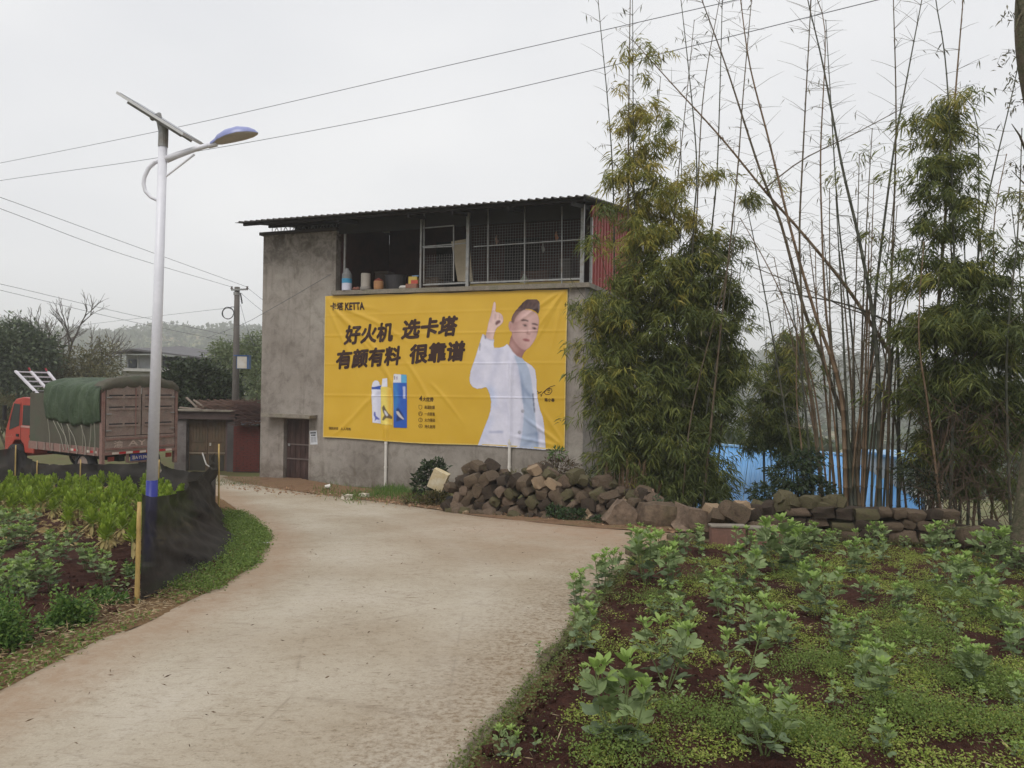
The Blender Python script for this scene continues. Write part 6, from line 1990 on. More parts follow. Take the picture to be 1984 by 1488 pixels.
# big heap of stacked stones
S0, S1 = G(868, 994), G(1292, 1024)
sdir = (S1 - S0); sdir.z = 0; SL = sdir.length; sdir.normalize()
snor = Vector((-sdir.y, sdir.x, 0))
pile = thing('stone_pile', 'long heap of stacked brown fieldstones along the lane below the house', 'stone heap', S0)
ang = math.atan2(sdir.y, sdir.x)
def ptop(a):
    tab = [(0, .52), (.04, .70), (.12, .78), (.22, .70), (.38, .76), (.45, .68), (.55, .66), (.66, .58), (.78, .50), (.9, .34), (.97, .20), (1, .10)]
    for (a0, h0), (a1, h1) in zip(tab, tab[1:]):
        if a <= a1: return h0 + (h1 - h0) * (a - a0) / (a1 - a0)
    return .1
for layer, (back, lift) in enumerate(((0, 0), (.33, .08), (.66, .04))):
    row = 0
    z = .13
    while z < 1.2:
        x = .1 + (.15 if row % 2 else 0) + rs.uniform(-.03, .03)
        while x < SL:
            a = x / SL
            if z < ptop(a) + lift and (layer == 0 or z > ptop(a) - .34):
                g0 = S0 + sdir * x
                zz = gz(g0.x, g0.y) + z + rs.gauss(0, .02)
                p = Vector((g0.x, g0.y, zz)) + snor * (back + .16 * z + rs.gauss(0, .035)) + sdir * rs.gauss(0, .02)
                sc = rs.uniform(.85, 1.2)
                half = (.106 * sc * rs.uniform(.75, 1.25), .18 * rs.uniform(.8, 1.25), .088 * sc * rs.uniform(.75, 1.2))
                tilt = rs.choice([.75, .75, -.7, .5, .1, -.3]) + rs.gauss(0, .15)
                stone(pile, S0, p, half, (rs.gauss(0, .12), tilt, ang + rs.gauss(0, .18)), pick())
            x += rs.uniform(.20, .32)
        z += .172
        row += 1
for _ in range(44):      # loose stones at the foot and on top
    x = rs.uniform(.1, SL - .1)
    g0 = S0 + sdir * x
    if rs.random() < .55:
        p = Vector((g0.x, g0.y, gz(g0.x, g0.y) + .06)) - snor * rs.uniform(.12, .25)
        h = rs.uniform(.05, .11)
    else:
        p = Vector((g0.x, g0.y, gz(g0.x, g0.y) + ptop(x / SL) + .12)) + snor * rs.uniform(.2, .6)
        h = rs.uniform(.08, .14)
    stone(pile, S0, p, (h * 1.2, h, h * .85), (rs.uniform(-.5, .5), rs.uniform(-.6, .6), rs.uniform(0, 6)), pick())

def boulder(label, px, py, hx, hy, hz, dep, seed, mi, rot=(0, 0, 0), cat='boulder', name='boulder', rough=.16, round_=.5, lift=None):
    p = P(px, py, dep)
    zz = p.z if lift is None else gz(p.x, p.y) + lift
    me = stone_mesh(name, hx, hy, hz, seed, m_st[mi] if isinstance(mi, int) else mi, rough, round_)
    o = link(name, me)
    o.location = (p.x, p.y, zz)
    o.rotation_euler = rot
    return setp(o, label, cat)
boulder('rounded brown boulder with a weed on it at the right end of the heap', 1276, 1000, .33, .28, .22, 13.0, 31, 0)
boulder('large flat angular grey boulder lying below the dense bamboo', 1357, 1012, .36, .28, .20, 12.6, 37, 2, (.1, .25, .2), rough=.22, round_=.25)
boulder('low mossy boulder between the angular boulder and the stone wall', 1425, 1000, .30, .25, .17, 12.6, 41, 1)
boulder('upright tan boulder standing on the rubble left of the low wall', 1437, 990, .12, .14, .17, 12.5, 43, 3)
boulder('triangular pale grey stone leaning on the foot of the heap', 1205, 1003, .24, .14, .24, 13.1, 47, 2, (0, .7, .1), rough=.14, round_=.1)
boulder('small squarish pinkish stone standing in front of the bamboo stubs', 1253, 965, .12, .12, .15, 13.8, 53, weathered('pink_stone', [srgb(150, 122, 104), srgb(166, 140, 120)], 5, .9, 30, .25, .4, 'Object'), round_=.12)
ws = boulder('pale cream block leaning at the left end of the stone heap', 850, 930, .17, .08, .21, 16.1, 59, weathered('cream_block', [srgb(206, 196, 170), srgb(196, 178, 140), srgb(214, 208, 190)], 3, .8, 30, .12, .2, 'Object'), (.15, .42, -.2), 'block', 'stone_block', .03, .04)
# rubble and low dry wall on the right
W0, W1 = P(1478, 1050, 12.1), P(1846, 1062, 11.55)
for q in (W0, W1): q.z = gz(q.x, q.y)
wd = (W1 - W0); wd.z = 0; WL = wd.length; wd.normalize()
wn = Vector((-wd.y, wd.x, 0))
wa = math.atan2(wd.y, wd.x)
wall = thing('dry_stone_wall', 'low dry stone wall of squared mossy blocks behind the bean bed', 'stone wall', W0)
for c_ in range(3):
    x = -.05 + rs.uniform(-.1, .1)
    z = .02 + c_ * .165
    while x < WL:
        L = rs.uniform(.18, .40) if c_ else rs.uniform(.22, .5)
        if c_ < 2 or (x > .25 and x < WL - .15):
            g0 = W0 + wd * (x + L / 2)
            p = Vector((g0.x, g0.y, gz(g0.x, g0.y) + z + .08 + rs.gauss(0, .015))) + wn * (rs.gauss(0, .035) + .12)
            stone(wall, W0, p, (L * .47, .14 * rs.uniform(.8, 1.2), .078 * rs.uniform(.85, 1.15)), (rs.gauss(0, .10), rs.gauss(0, .07), wa + rs.gauss(0, .12)), rs.choices([0, 1, 2, 4], [4, 5, 2, 3])[0])
        x += L
x = 0.0
while x < WL:
    for c_ in range(3):
        g0 = W0 + wd * (x + rs.uniform(-.05, .05))
        stone(wall, W0, Vector((g0.x, g0.y, gz(g0.x, g0.y) + .08 + c_ * .15)) + wn * .38, (.2, .13, .09), (rs.gauss(0, .05), rs.gauss(0, .05), wa), 4)
    x += .34
for k in range(8):
    g0 = W0 + wd * rs.uniform(.1, WL * .45)
    stone(wall, W0, Vector((g0.x, g0.y, gz(g0.x, g0.y) + .56 + rs.uniform(-.05, .05))) + wn * .12, (.13, .13, .09), (rs.gauss(0, .2), rs.gauss(0, .2), rs.uniform(0, 3)), 1)
RB = P(1430, 1040, 12.2); RB.z = gz(RB.x, RB.y)
rub = thing('stone_pile', 'jumbled rubble stones between the boulders and the low stone wall', 'stone heap', RB)
for k in range(26):
    px, py = rs.uniform(1385, 1500), rs.uniform(990, 1035)
    q = P(px, py, 12.3 + rs.uniform(-.2, .3))
    q.z = max(q.z, gz(q.x, q.y) + .08)
    h = rs.uniform(.08, .16)
    stone(rub, RB, q, (h * 1.3, h, h * .9), (rs.uniform(-.4, .4), rs.uniform(-.5, .5), rs.uniform(0, 3)), pick())
RE_ = P(1880, 1060, 11.3); RE_.z = gz(RE_.x, RE_.y)
rub2 = thing('stone_pile', 'few sunken stones past the right end of the low wall', 'stone heap', RE_)
for k in range(12):
    q = RE_ + Vector((rs.uniform(-.3, 1.0), rs.uniform(-.2, .3), 0))
    q.z = gz(q.x, q.y) + rs.uniform(.0, .2)
    h = rs.uniform(.08, .16)
    stone(rub2, RE_, q, (h * 1.3, h, h * .9), (rs.uniform(-.4, .4), rs.uniform(-.5, .5), rs.uniform(0, 3)), rs.choice([0, 4, 1]))
# two reddish concrete slabs set on edge at the corner of the bean bed
m_redc = weathered('red_stained_concrete', [srgb(112, 82, 70), srgb(126, 94, 82), srgb(104, 82, 72)], 3, .9, 30, .25, .3)
for (x0, x1, yt, yb), lb in (((1378, 1447, 1022, 1072), 'left reddish concrete slab on edge at the far corner of the bean bed'), ((1449, 1546, 1026, 1074), 'right reddish concrete slab on edge at the far corner of the bean bed')):
    a_, c_ = P(x0, yb, 11.0), P(x1, yb, 10.95)
    zt = P((x0 + x1) / 2, yt, 11.0).z
    o = thing('concrete_slab', lb, 'slab', Vector((a_.x, a_.y, gz(a_.x, a_.y))))
    zz = gz(a_.x, a_.y)
    bevel(part('slab_block', MB().box(0, c_.x - a_.x, 0, .16, -.1, zt - zz), m_redc, o), .015, 2)
    part('slab_cap', MB().box(-.01, c_.x - a_.x + .008, -.015, .17, zt - zz + .001, zt - zz + .025), m_slab, o)
for (px, py, w_), lb in (((1240, 1082, .34), 'low dark broken kerb piece at the bed corner beside the lane'), ((1322, 1052, .42), 'flat grey broken slab lying where the lane ends')):
    g0 = G(px, py)
    o = thing('kerb_piece', lb, 'kerb', g0, rs.uniform(-.3, .5))
    bevel(part('kerb_block', MB().box(-w_ / 2, w_ / 2, -.1, .12, -.05, .13), m_rim, o), .03, 2)

# ================================================================== BLUE-ROOFED SHED
fl, fr = P(1360, 862, 22.0), P(1802, 896, 20.5)
nl, nr_ = P(1340, 1000, 17.0), P(1790, 1000, 16.2)
so_ = Vector(((nl.x + nr_.x) / 2, 19, gz((nl.x + nr_.x) / 2, 19)))
shed = thing('shed', 'low shed with bright blue sheet roof behind the bare bamboo', 'shed', so_)
m_blue = weathered('blue_sheet_roof', [srgb(104, 164, 214), srgb(116, 174, 222), srgb(94, 152, 204)], .8, .45, 20, .08, .05)
ns_ = 9
for k in range(ns_):
    u0, u1 = k / ns_, (k + 1) / ns_ - .002
    vs, fs = [], []
    prof = []
    for j in range(5):
        b0 = u0 + (u1 - u0) * j / 5
        q = (u1 - u0) / 5
        prof += [(b0, 0), (b0 + q * .6, 0), (b0 + q * .7, .035), (b0 + q * .9, .035)]
    prof.append((u1, 0))
    for e0, e1 in ((nl, nr_), (fl, fr)):
        for u, h in prof:
            vs.append(e0.lerp(e1, u) + Vector((0, 0, h)) - so_)
    m = len(prof)
    fs = [(j, j + 1, m + j + 1, m + j) for j in range(m - 1)]
    o = link('roof_sheet', MB().add(vs, fs).mesh('roof_sheet', fix=False), m_blue, shed)
    sm_ = o.modifiers.new('thick', 'SOLIDIFY'); sm_.thickness = .01
part('ridge_cap', MB().bar(fl - so_ + Vector((0, 0, .05)), fr - so_ + Vector((0, 0, .05)), .18, .05), plain('pale_ridge_cap', srgb(150, 190, 220), .5), shed)
m_cream = weathered('cream_shed_wall', [srgb(196, 190, 176), srgb(208, 203, 192)], 1.5, .9, 30, .1, .1)
zf = min(nl.z, nr_.z)
a_, c_ = nl - so_, nr_ - so_
part('wall', MB().add([a_ + Vector((0, .2, -.06)), c_ + Vector((0, .2, -.06)), c_ + Vector((0, .2, -3.5)), a_ + Vector((0, .2, -3.5)), a_ + Vector((0, .4, -.1)), c_ + Vector((0, .4, -.1)), c_ + Vector((0, .4, -3.5)), a_ + Vector((0, .4, -3.5))],
     [(0, 1, 2, 3), (7, 6, 5, 4), (0, 4, 5, 1), (1, 5, 6, 2), (2, 6, 7, 3), (3, 7, 4, 0)]), m_cream, shed)
# pale annex to the right
an0, an1 = P(1776, 897, 17.4), P(1832, 985, 17.4)
ao = Vector(((an0.x + an1.x) / 2, 18, gz(an0.x, 18)))
annex = thing('outbuilding', 'pale cream walled outbuilding at the right end of the blue roof', 'outbuilding', ao)
part('wall', MB().box(an0.x - ao.x, an1.x - ao.x, -.5, 2.2, -2.5, an0.z - ao.z), m_cream, annex)
part('roof', MB().box(an0.x - ao.x - .08, an1.x - ao.x + .4, -.6, 2.3, an0.z - ao.z + .002, an0.z - ao.z + .06), plain('pale_blue_edge', srgb(140, 180, 212), .5), annex)

# ================================================================== NEIGHBOUR HOUSE (far left)
ND = 52.0
def nl_(px, py): return P(px, py, ND)
nb0 = nl_(320, 742); nb0.z = gz(nb0.x, nb0.y)
nh = thing('neighbour_house', 'pale two-storey house with grey sheet canopy roof beyond the lorry', 'house', nb0)
def nbx(mb, x0, x1, y0, y1, d0, d1):
    a_, c_ = nl_(x0, y1) - nb0, nl_(x1, y0) - nb0
    return mb.box(a_.x, c_.x, d0, d1, a_.z, c_.z)
m_nw = weathered('pale_house_wall', [srgb(160, 156, 150), srgb(178, 175, 170)], 1, .9, 20, .1, .05)
part('wall', nbx(MB(), 236, 400, 719, 800, 0, 6), m_nw, nh)
part('wall', nbx(MB(), 240, 290, 688, 716, .3, 6), plain('white_tile_wall', srgb(196, 198, 200), .6), nh)
part('wall', nbx(MB(), 345, 400, 692, 716, 1.2, 6), plain('cream_upper_wall', srgb(190, 186, 176), .7), nh)
part('back_wall', nbx(MB(), 290.2, 344.8, 690, 716, 4, 6), plain('shaded_room_wall', srgb(70, 68, 70), .8), nh)
part('balcony_slab', nbx(MB(), 234, 402, 716.2, 718.8, -.4, 6), plain('pale_slab', srgb(196, 194, 190), .8), nh)
for px in (237, 271, 316, 352, 401):
    part('column', nbx(MB(), px - .8, px + .8, 688, 716, -.3, -.1), plain('column_paint_%d' % px, srgb(196, 196, 196), .7), nh)
for x0, x1 in ((246, 262), (296, 312), (320, 336), (358, 372), (380, 393)):
    wdw = part('window', nbx(MB(), x0, x1, 696, 712, .18 if x0 < 290 else .9, .29 if x0 < 290 else 1.19), plain('dark_pane_%d' % x0, srgb(86, 92, 98), .2), nh)
a_ = [nl_(222, 684) - nb0, nl_(272, 679.5) - nb0, nl_(424, 695) - nb0]
part('roof', MB().add([a_[0] + Vector((0, -1.2, 0)), a_[1] + Vector((0, -1.2, .1)), a_[2] + Vector((0, -1.2, 0)), a_[2] + Vector((0, 6.5, .3)), a_[1] + Vector((0, 6.5, .6)), a_[0] + Vector((0, 6.5, .3)),
                       a_[0] + Vector((0, -1.2, -.12)), a_[1] + Vector((0, -1.2, -.02)), a_[2] + Vector((0, -1.2, -.12)), a_[2] + Vector((0, 6.5, .18)), a_[1] + Vector((0, 6.5, .48)), a_[0] + Vector((0, 6.5, .18))],
     [(0, 1, 4, 5), (1, 2, 3, 4), (11, 10, 7, 6), (10, 9, 8, 7), (0, 6, 7, 1), (1, 7, 8, 2), (2, 8, 9, 3), (3, 9, 10, 4), (4, 10, 11, 5), (5, 11, 6, 0)]), plain('grey_canopy_sheet', srgb(98, 96, 98), .7), nh)

# ================================================================== TREES ON THE LEFT
def branch_tree(mb, p, d, L, r, depth, rs_, ends, spread=.55, nseg=3):
    """recursive tapering limbs"""
    pts, q = [p], p
    for i in range(nseg):
        d = (d + Vector((rs_.gauss(0, .12), rs_.gauss(0, .12), rs_.gauss(.02, .08)))).normalized()
        q = q + d * (L / nseg)
        pts.append(q)
    mb.tube(pts, [r * (1 - .35 * i / nseg) for i in range(nseg + 1)], 6 if r > .03 else 4, False)
    if depth == 0:
        ends.append(q)
        return
    n = rs_.choice([2, 3, 3])
    for k in range(n):
        a = rs_.uniform(0, 6.28)
        s = Vector((math.cos(a), math.sin(a), 0))
        nd = (d + s * rs_.uniform(spread * .6, spread * 1.3)).normalized()
        branch_tree(mb, pts[rs_.choice([-1, -1, -2])], nd, L * rs_.uniform(.66, .85), r * .6, depth - 1, rs_, ends, spread, nseg)
def leafy_tree(label, px, py_base, dep, trunk_h, blobs, cols, leaf, lw, name='tree', trunk_r=.16):
    b0 = P(px, py_base, dep); b0.z = gz(b0.x, b0.y)
    root = thing(name, label, 'tree', b0, 0, 'trees on the left beyond the lorry')
    mb = MB(); ends = []
    rt = random.Random(int(px * 7 + dep))
    for (bx, by, rx, ry, dp, rd, n) in blobs:
        c_ = P(bx, by, dp) - b0
        mid = Vector((c_.x * .4, c_.y * .4, c_.z * .55))
        mb.tube([Vector((rt.gauss(0, .1), 0, -.2)), mid, c_], [trunk_r, trunk_r * .6, trunk_r * .2], 7, False)
    part('trunk', mb, m_bark, root, sm=True)
    PP, DD = [], []
    for (bx, by, rx, ry, dp, rd, n) in blobs:
        c_, u = blob(bx, by, rx, ry, dp, rd, n // 6, .35)
        c_ = np.repeat(c_, 6, 0) + rng.normal(0, leaf * .9, (len(c_) * 6, 3)); u = np.repeat(u, 6, 0)
        PP.append(c_); DD.append(u + rng.normal(0, .7, u.shape))
    pos, d_ = np.concatenate(PP), np.concatenate(DD)
    L_ = rng.uniform(leaf * .7, leaf * 1.3, len(pos))
    V, F_ = cards(pos - np.array(b0), d_, L_, L_ * lw, .1)
    link('crown', arr_mesh('crown', V, F_), leafy(name + '_crown_%d' % px, [srgb(*c) for c in cols], .5, .2), root)['kind'] = 'stuff'
leafy_tree('dense dark green tree at the left edge above the lorry cab', 30, 860, 40, 3, [(20, 700, 60, 70, 40, 1.6, 5200), (70, 690, 45, 55, 41, 1.4, 3200), (-30, 680, 50, 70, 40, 1.5, 2400), (40, 650, 30, 30, 41, 1.0, 900), (40, 780, 70, 50, 39.5, 1.2, 3200)], [(62, 72, 56), (78, 90, 66), (96, 106, 78)], .26, .4)
leafy_tree('yellow green feathery tree below the bare tree', 170, 860, 43, 3, [(150, 715, 55, 45, 43, 1.5, 2600), (200, 700, 35, 45, 44, 1.2, 1300), (110, 740, 50, 45, 42, 1.2, 2600), (185, 740, 40, 30, 43, 1.2, 1500)], [(86, 88, 62), (104, 102, 70), (120, 112, 78)], .22, .28)
leafy_tree('dark glossy round tree behind the lorry and gateway', 390, 860, 31, 2.5, [(350, 735, 38, 38, 31, 1.0, 2600), (400, 735, 46, 40, 31, 1.1, 3200), (440, 755, 28, 30, 30.5, .8, 1300), (330, 770, 30, 26, 30.5, .8, 1300), (395, 775, 60, 26, 30.5, 1.0, 2600)], [(40, 48, 36), (54, 66, 44), (74, 86, 56)], .17, .5)
leafy_tree('soft green bamboo-like tree right of the utility pole', 485, 860, 46, 3, [(490, 690, 34, 40, 46, 1.4, 2600), (440, 690, 34, 30, 47, 1.4, 2000), (505, 735, 30, 40, 45, 1.2, 2000), (460, 730, 30, 30, 46, 1.2, 1200), (500, 660, 14, 18, 46, .6, 300)], [(86, 100, 66), (104, 118, 78), (122, 130, 90)], .26, .25)
leafy_tree('low dull bush on the bank at the left edge behind the cab', 15, 860, 34, 1, [(0, 800, 50, 34, 34, .9, 2400), (-40, 780, 40, 40, 34, .9, 900)], [(84, 74, 50), (96, 90, 58), (66, 72, 46)], .16, .3, trunk_r=.06)
# bare tree
bt = P(128, 760, 44); bt.z = gz(bt.x, bt.y)
root = thing('bare_tree', 'leafless grey tree with fine spreading twigs above the lorry', 'tree', bt, 0, 'trees on the left beyond the lorry')
mb = MB(); ends = []
rt = random.Random(5)
hgt = P(128, 590, 44).z - bt.z
branch_tree(mb, Vector((0, 0, -.2)), Vector((.05, 0, 1)), hgt * .36, .16, 0, rt, ends)
for k in range(6):
    a = k * 1.05
    branch_tree(mb, Vector((.05, 0, hgt * (.28 + .05 * k))), Vector((.75 * math.cos(a), .5 * math.sin(a), .8)).normalized(), hgt * .20, .085, 4, rt, ends, .5)
branch_tree(mb, ends[0], Vector((.1, 0, 1)), hgt * .22, .10, 4, rt, ends, .5)
me = mb.mesh('trunk', fix=False)
link('trunk', me, plain('grey_bare_bark', srgb(92, 86, 80), .9), root)

# far woods on the hills and in the valley: one mass
def far_wood(name, label, spots, cols, size):
    PP, DD, LL = [], [], []
    for (x, y, s) in spots:
        n = 26
        u = rng.normal(size=(n, 3)); u /= np.linalg.norm(u, axis=1, keepdims=True)
        c0 = np.array([x, y, gz(x, y) + s * .30])
        PP.append(c0 + u * s * rng.uniform(.5, 1, (n, 1)) * [.75, .75, .65]); DD.append(u + rng.normal(0, .6, u.shape)); LL.append(np.full(n, s * .55))
    V, F_ = cards(np.concatenate(PP), np.concatenate(DD), np.concatenate(LL), np.concatenate(LL) * .7, .1)
    o = link(name, arr_mesh(name, V, F_), leafy(name + '_leaf', [srgb(*c) for c in cols], .7, .1))
    setp(o, label, 'woodland', kind='stuff')
sp_ = []
while len(sp_) < 3600:
    y = rng.uniform(270, 590); x = rng.uniform(-.75, .75) * y
    sp_.append((x, y, rng.uniform(3.2, 6.5)))
far_wood('woodland', 'hazy tree covered hills beyond the houses and the valley', sp_, [(60, 72, 52), (78, 88, 62), (92, 96, 72)], 1)
sp_ = []
while len(sp_) < 330:
    y = rng.uniform(60, 300); x = rng.uniform(.1, .75) * y
    if noise.noise(Vector((x / 40, y / 25, 4))) > .05: sp_.append((x, y, rng.uniform(2.5, 5.5)))
far_wood('valley_trees', 'scattered trees between the terraced fields of the far valley', sp_, [(52, 66, 44), (70, 84, 56), (84, 88, 62)], 1)
sp_ = [(x, y, s) for x, y, s in ((-rng.uniform(10, 60), rng.uniform(62, 110), rng.uniform(3, 5)) for _ in range(70))]
far_wood('hedge_trees', 'thicket of trees behind the neighbour house on the far left', sp_, [(60, 72, 50), (78, 88, 60), (92, 94, 66)], 1)

# ================================================================== BLACK SHADE NET
m_net, t, b = nodes('black_shade_net')
v = coords(t)
n1 = noise_n(t, v, 3.5, 4, .6)
t.links.new(ramp(t, n1, [(.3, (.022, .021, .020)), (.7, (.060, .056, .050))]).outputs[0], b.inputs['Base Color'])
b.inputs['Roughness'].default_value = .75
tb = t.nodes.new('ShaderNodeBsdfTransparent')
ms = t.nodes.new('ShaderNodeMixShader')
# open weave: threads run both ways, gaps let the light through
gpos = t.nodes.new('ShaderNodeNewGeometry')
ms.inputs[0].default_value = .11
b.inputs['Specular IOR Level'].default_value = .05
t.links.new(b.outputs[0], ms.inputs[1])
t.links.new(tb.outputs[0], ms.inputs[2])
t.links.new(ms.outputs[0], t.nodes['Material Output'].inputs['Surface'])
m_net2, t, b = nodes('doubled_shade_net')
b.inputs['Base Color'].default_value = (.04, .037, .035, 1)
b.inputs['Roughness'].default_value = .8
b.inputs['Specular IOR Level'].default_value = .05
tb = t.nodes.new('ShaderNodeBsdfTransparent')
ms = t.nodes.new('ShaderNodeMixShader')
ms.inputs[0].default_value = .05
t.links.new(b.outputs[0], ms.inputs[1]); t.links.new(tb.outputs[0], ms.inputs[2])
t.links.new(ms.outputs[0], t.nodes['Material Output'].inputs['Surface'])
m_stake = weathered('split_bamboo_stake', [srgb(166, 140, 84), srgb(186, 158, 98), srgb(146, 120, 74)], 6, .6, 30, .2, .1, 'Object', vscale=(3, 3, .6))
m_cord = plain('pale_cord', srgb(170, 166, 160), .8)
def net_sheet(posts, seed, sag=.28, bulge=.35, seg=26, rows=16, drag=.25):
    """posts: list of (ground point, top height); cloth slung between their tops, its foot pushed out onto the ground"""
    V, F_ = [], []
    n_tot = 0
    for i in range(len(posts) - 1):
        (a, ha), (c, hc) = posts[i], posts[i + 1]
        L = (c - a).length
        d = (c - a).normalized()
        out = Vector((d.y, -d.x, 0))
        for k in range(seg + (1 if i == len(posts) - 2 else 0)):
            u = k / seg
            g0 = a.lerp(c, u)
            top_h = ha + (hc - ha) * u - sag * (4 * u * (1 - u)) ** .8
            for r in range(rows + 1):
                w = r / rows
                bl_ = bulge * math.sin(math.pi * min(1, u * 1.15)) * (1 - w) ** 2.2
                fold = .12 * noise.noise(Vector((u * 6 + i * 3 + w * 1.5, w * 2.2, seed))) + .05 * noise.noise(Vector((u * 17 + w * 9, w * 2, seed))) + .014 * math.sin((u + w * .35) * 60 + seed) * (1 - w * .5)
                p = g0 + out * (bl_ + fold * min(1, u * 6) + drag * (1 - w) ** 6 * smooth(0, .3, u))
                z = gz(p.x, p.y) + .045 + (top_h - .045) * w + (.03 * noise.noise(Vector((u * 9, 1, seed))) if r == rows else 0)
                V.append((p.x, p.y, z))
    cols = len(V) // (rows + 1)
    m = rows + 1
    for k in range(cols - 1):
        for r in range(rows):
            F_.append((k * m + r, (k + 1) * m + r, (k + 1) * m + r + 1, k * m + r + 1))
    return V, F_
N0, N1, N2 = G(272, 1176), G(300, 1108), G(417, 1006)
N1 = N0.lerp(N2, .33)
N2.z = gz(N2.x, N2.y)
net = thing('shade_net', 'black shade net slung from the bamboo stake past the lamp foot along the lane', 'net', N0)
V, F_ = net_sheet([(N0, 1.0), (N2, 1.18)], 3.0, .24, .40, 80, 30, .20)
part('netting', MB().add([Vector(q) - N0 for q in V], F_), m_net, net, sm=True)
top2 = N2 - N0 + Vector((0, 0, 1.06))
part('net_cord', MB().tube([top2 + Vector((-.28, .1, .07)), top2 + Vector((-.18, .02, -.12)), top2 + Vector((-.05, 0, -.2)), top2 + Vector((.06, -.02, -.17))], .012, 5), m_cord, net)
Bk = [G(417, 1006)] + [None] * 4
def at_depth(px, y):
    p = P(px, 742, y); p.z = gz(p.x, p.y); return p
b1, b2, b3, b4, b5 = at_depth(312, 17.6), at_depth(160, 18.2), at_depth(76, 18.4), at_depth(34, 18.4), at_depth(-60, 18.6)
def hgt_at(p, py, px): return P(px, py, p.y).z - p.z
net2 = thing('shade_net', 'dark net closing the far side of the vegetable bed in front of the lorry', 'net', b1)
V, F_ = net_sheet([(b1, hgt_at(b1, 893, 312)), (b2, hgt_at(b2, 897, 160)), (b3, hgt_at(b3, 896, 76)), (b4, hgt_at(b4, 866, 34)), (b5, hgt_at(b5, 872, -60))], 5.0, .05, .0, 16, 8, .0)
part('netting', MB().add([Vector(q) - b1 for q in V], F_), m_net2, net2, sm=True)
V, F_ = net_sheet([(N2, .86), (b1, hgt_at(b1, 894, 312))], 8.0, .12, .0, 20, 8, .0)
net3 = thing('shade_net', 'short dark net panel between the lamp post and the cord-tied corner', 'net', b1)
part('netting', MB().add([Vector(q) - b1 for q in V], F_), m_net2, net3, sm=True)
def stake(label, p, h, r_, lean=(0, 0)):
    o = thing('bamboo_stake', label, 'stake', p, 0, 'bamboo stakes of the net')
    pts = [Vector((lean[0] * f, lean[1] * f, -.15 + (h + .15) * f)) for f in (0, .25, .27, .5, .52, .78, .8, 1)]
    part('cane', MB().tube(pts, [r_, r_ * .97, r_ * 1.1, r_ * .95, r_ * 1.05, r_ * .9, r_, r_ * .85], 8), m_stake, o, sm=True)
stake('thick yellow bamboo stake holding the near end of the black net', N0 + Vector((-.012, -.045, 0)), .93, .021, (.01, 0))
stake('thin bamboo stake at the cord-tied net corner by the lane', N2 + Vector((.07, -.02, 0)), 1.30, .016, (-.02, 0))
stake('bamboo stake of the far net just right of the lamp', b1 + Vector((0, -.03, 0)), hgt_at(b1, 890, 312), .016)
stake('bamboo stake of the far net in front of the lorry wheel', b2 + Vector((0, -.03, 0)), hgt_at(b2, 890, 160), .016)
stake('bamboo stake of the far net below the tarpaulin front', b3 + Vector((0, -.03, 0)), hgt_at(b3, 892, 76), .016)
stake('bamboo stake of the far net in front of the red cab', b4 + Vector((0, -.03, 0)), hgt_at(b4, 862, 34), .016)

# ================================================================== BROAD BEANS
m_b_old = leafy('bean_leaf_old', [srgb(98, 116, 80), srgb(114, 132, 95), srgb(131, 147, 112)], .5, .22)
m_b_mid = leafy('bean_leaf', [srgb(112, 132, 84), srgb(130, 148, 98), srgb(148, 163, 116)], .5, .25)
m_b_new = leafy('bean_leaf_young', [srgb(118, 146, 68), srgb(136, 162, 82), srgb(152, 174, 100)], .5, .3)
m_b_stem = plain('bean_stem', srgb(104, 118, 74), .6)
def leaflet(V, F_, base, d, up, L, Wd, curl):
    """ovate folded leaflet: a midrib and two raised half blades"""
    d = d.normalized(); s = d.cross(up).normalized(); u = s.cross(d)
    n = len(V)
    for f, w, lift in ((0, 0, 0), (.26, .74, .10), (.58, 1, .12), (.86, .56, .06), (1.0, 0, 0)):
        c_ = base + d * (L * f) + u * (L * curl * (f - f * f * 1.4))
        if w == 0:
            V.append(c_)
        else:
            V += [c_ + s * (Wd * w / 2) + u * (Wd * lift), c_ - u * (Wd * .04), c_ - s * (Wd * w / 2) + u * (Wd * lift)]
    i = n
    F_ += [(i, i + 2, i + 1), (i, i + 3, i + 2), (i + 1, i + 2, i + 5, i + 4), (i + 2, i + 3, i + 6, i + 5), (i + 4, i + 5, i + 8, i + 7), (i + 5, i + 6, i + 9, i + 8), (i + 7, i + 8, i + 10), (i + 8, i + 9, i + 10)]
def compound(seed, pairs, L, curl, wr=.52):
    """one bean leaf: stalk along +x with leaflet pairs"""
    r_ = random.Random(seed)
    V, F_ = [], []
    stalk = .026 + .022 * pairs
    for k in range(pairs):
        x = .02 + (stalk - .02) * (k + .6) / pairs
        for sg in (-1, 1):
            base = Vector((x + r_.gauss(0, .003), 0, .004 * k))
            d = Vector((r_.uniform(.4, .9) + (.75 if k == pairs - 1 else 0), sg * r_.uniform(.5, .9), r_.gauss(.2, .2)))
            leaflet(V, F_, base, d, Vector((0, 0, 1)), L * r_.uniform(.85, 1.15), L * wr * r_.uniform(.9, 1.12), curl + r_.gauss(0, .12))
    mb = MB().add(V, F_)
    mb.tube([(0, 0, 0), (stalk * .6, 0, .008), (stalk, 0, .01)], [.0022, .0018, .001], 4, False)
    return mb
leaf_vars = {}
for kind, (mm, L, pr, curl, wr) in {'old': (m_b_old, .082, 1, -.15, .66), 'mid': (m_b_mid, .092, 2, .1, .50), 'new': (m_b_new, .074, 1, .2, .42)}.items():
    leaf_vars[kind] = []
    for k in range(5):
        mb = compound(hash((len(kind), k)) % 999 + k * 13 + L * 1000, pr, L, curl, wr)
        me = mb.mesh('leaf', fix=False)
        me.materials.append(mm)
        me.polygons.foreach_set('use_smooth', [True] * len(me.polygons))
        leaf_vars[kind].append((mb, me))
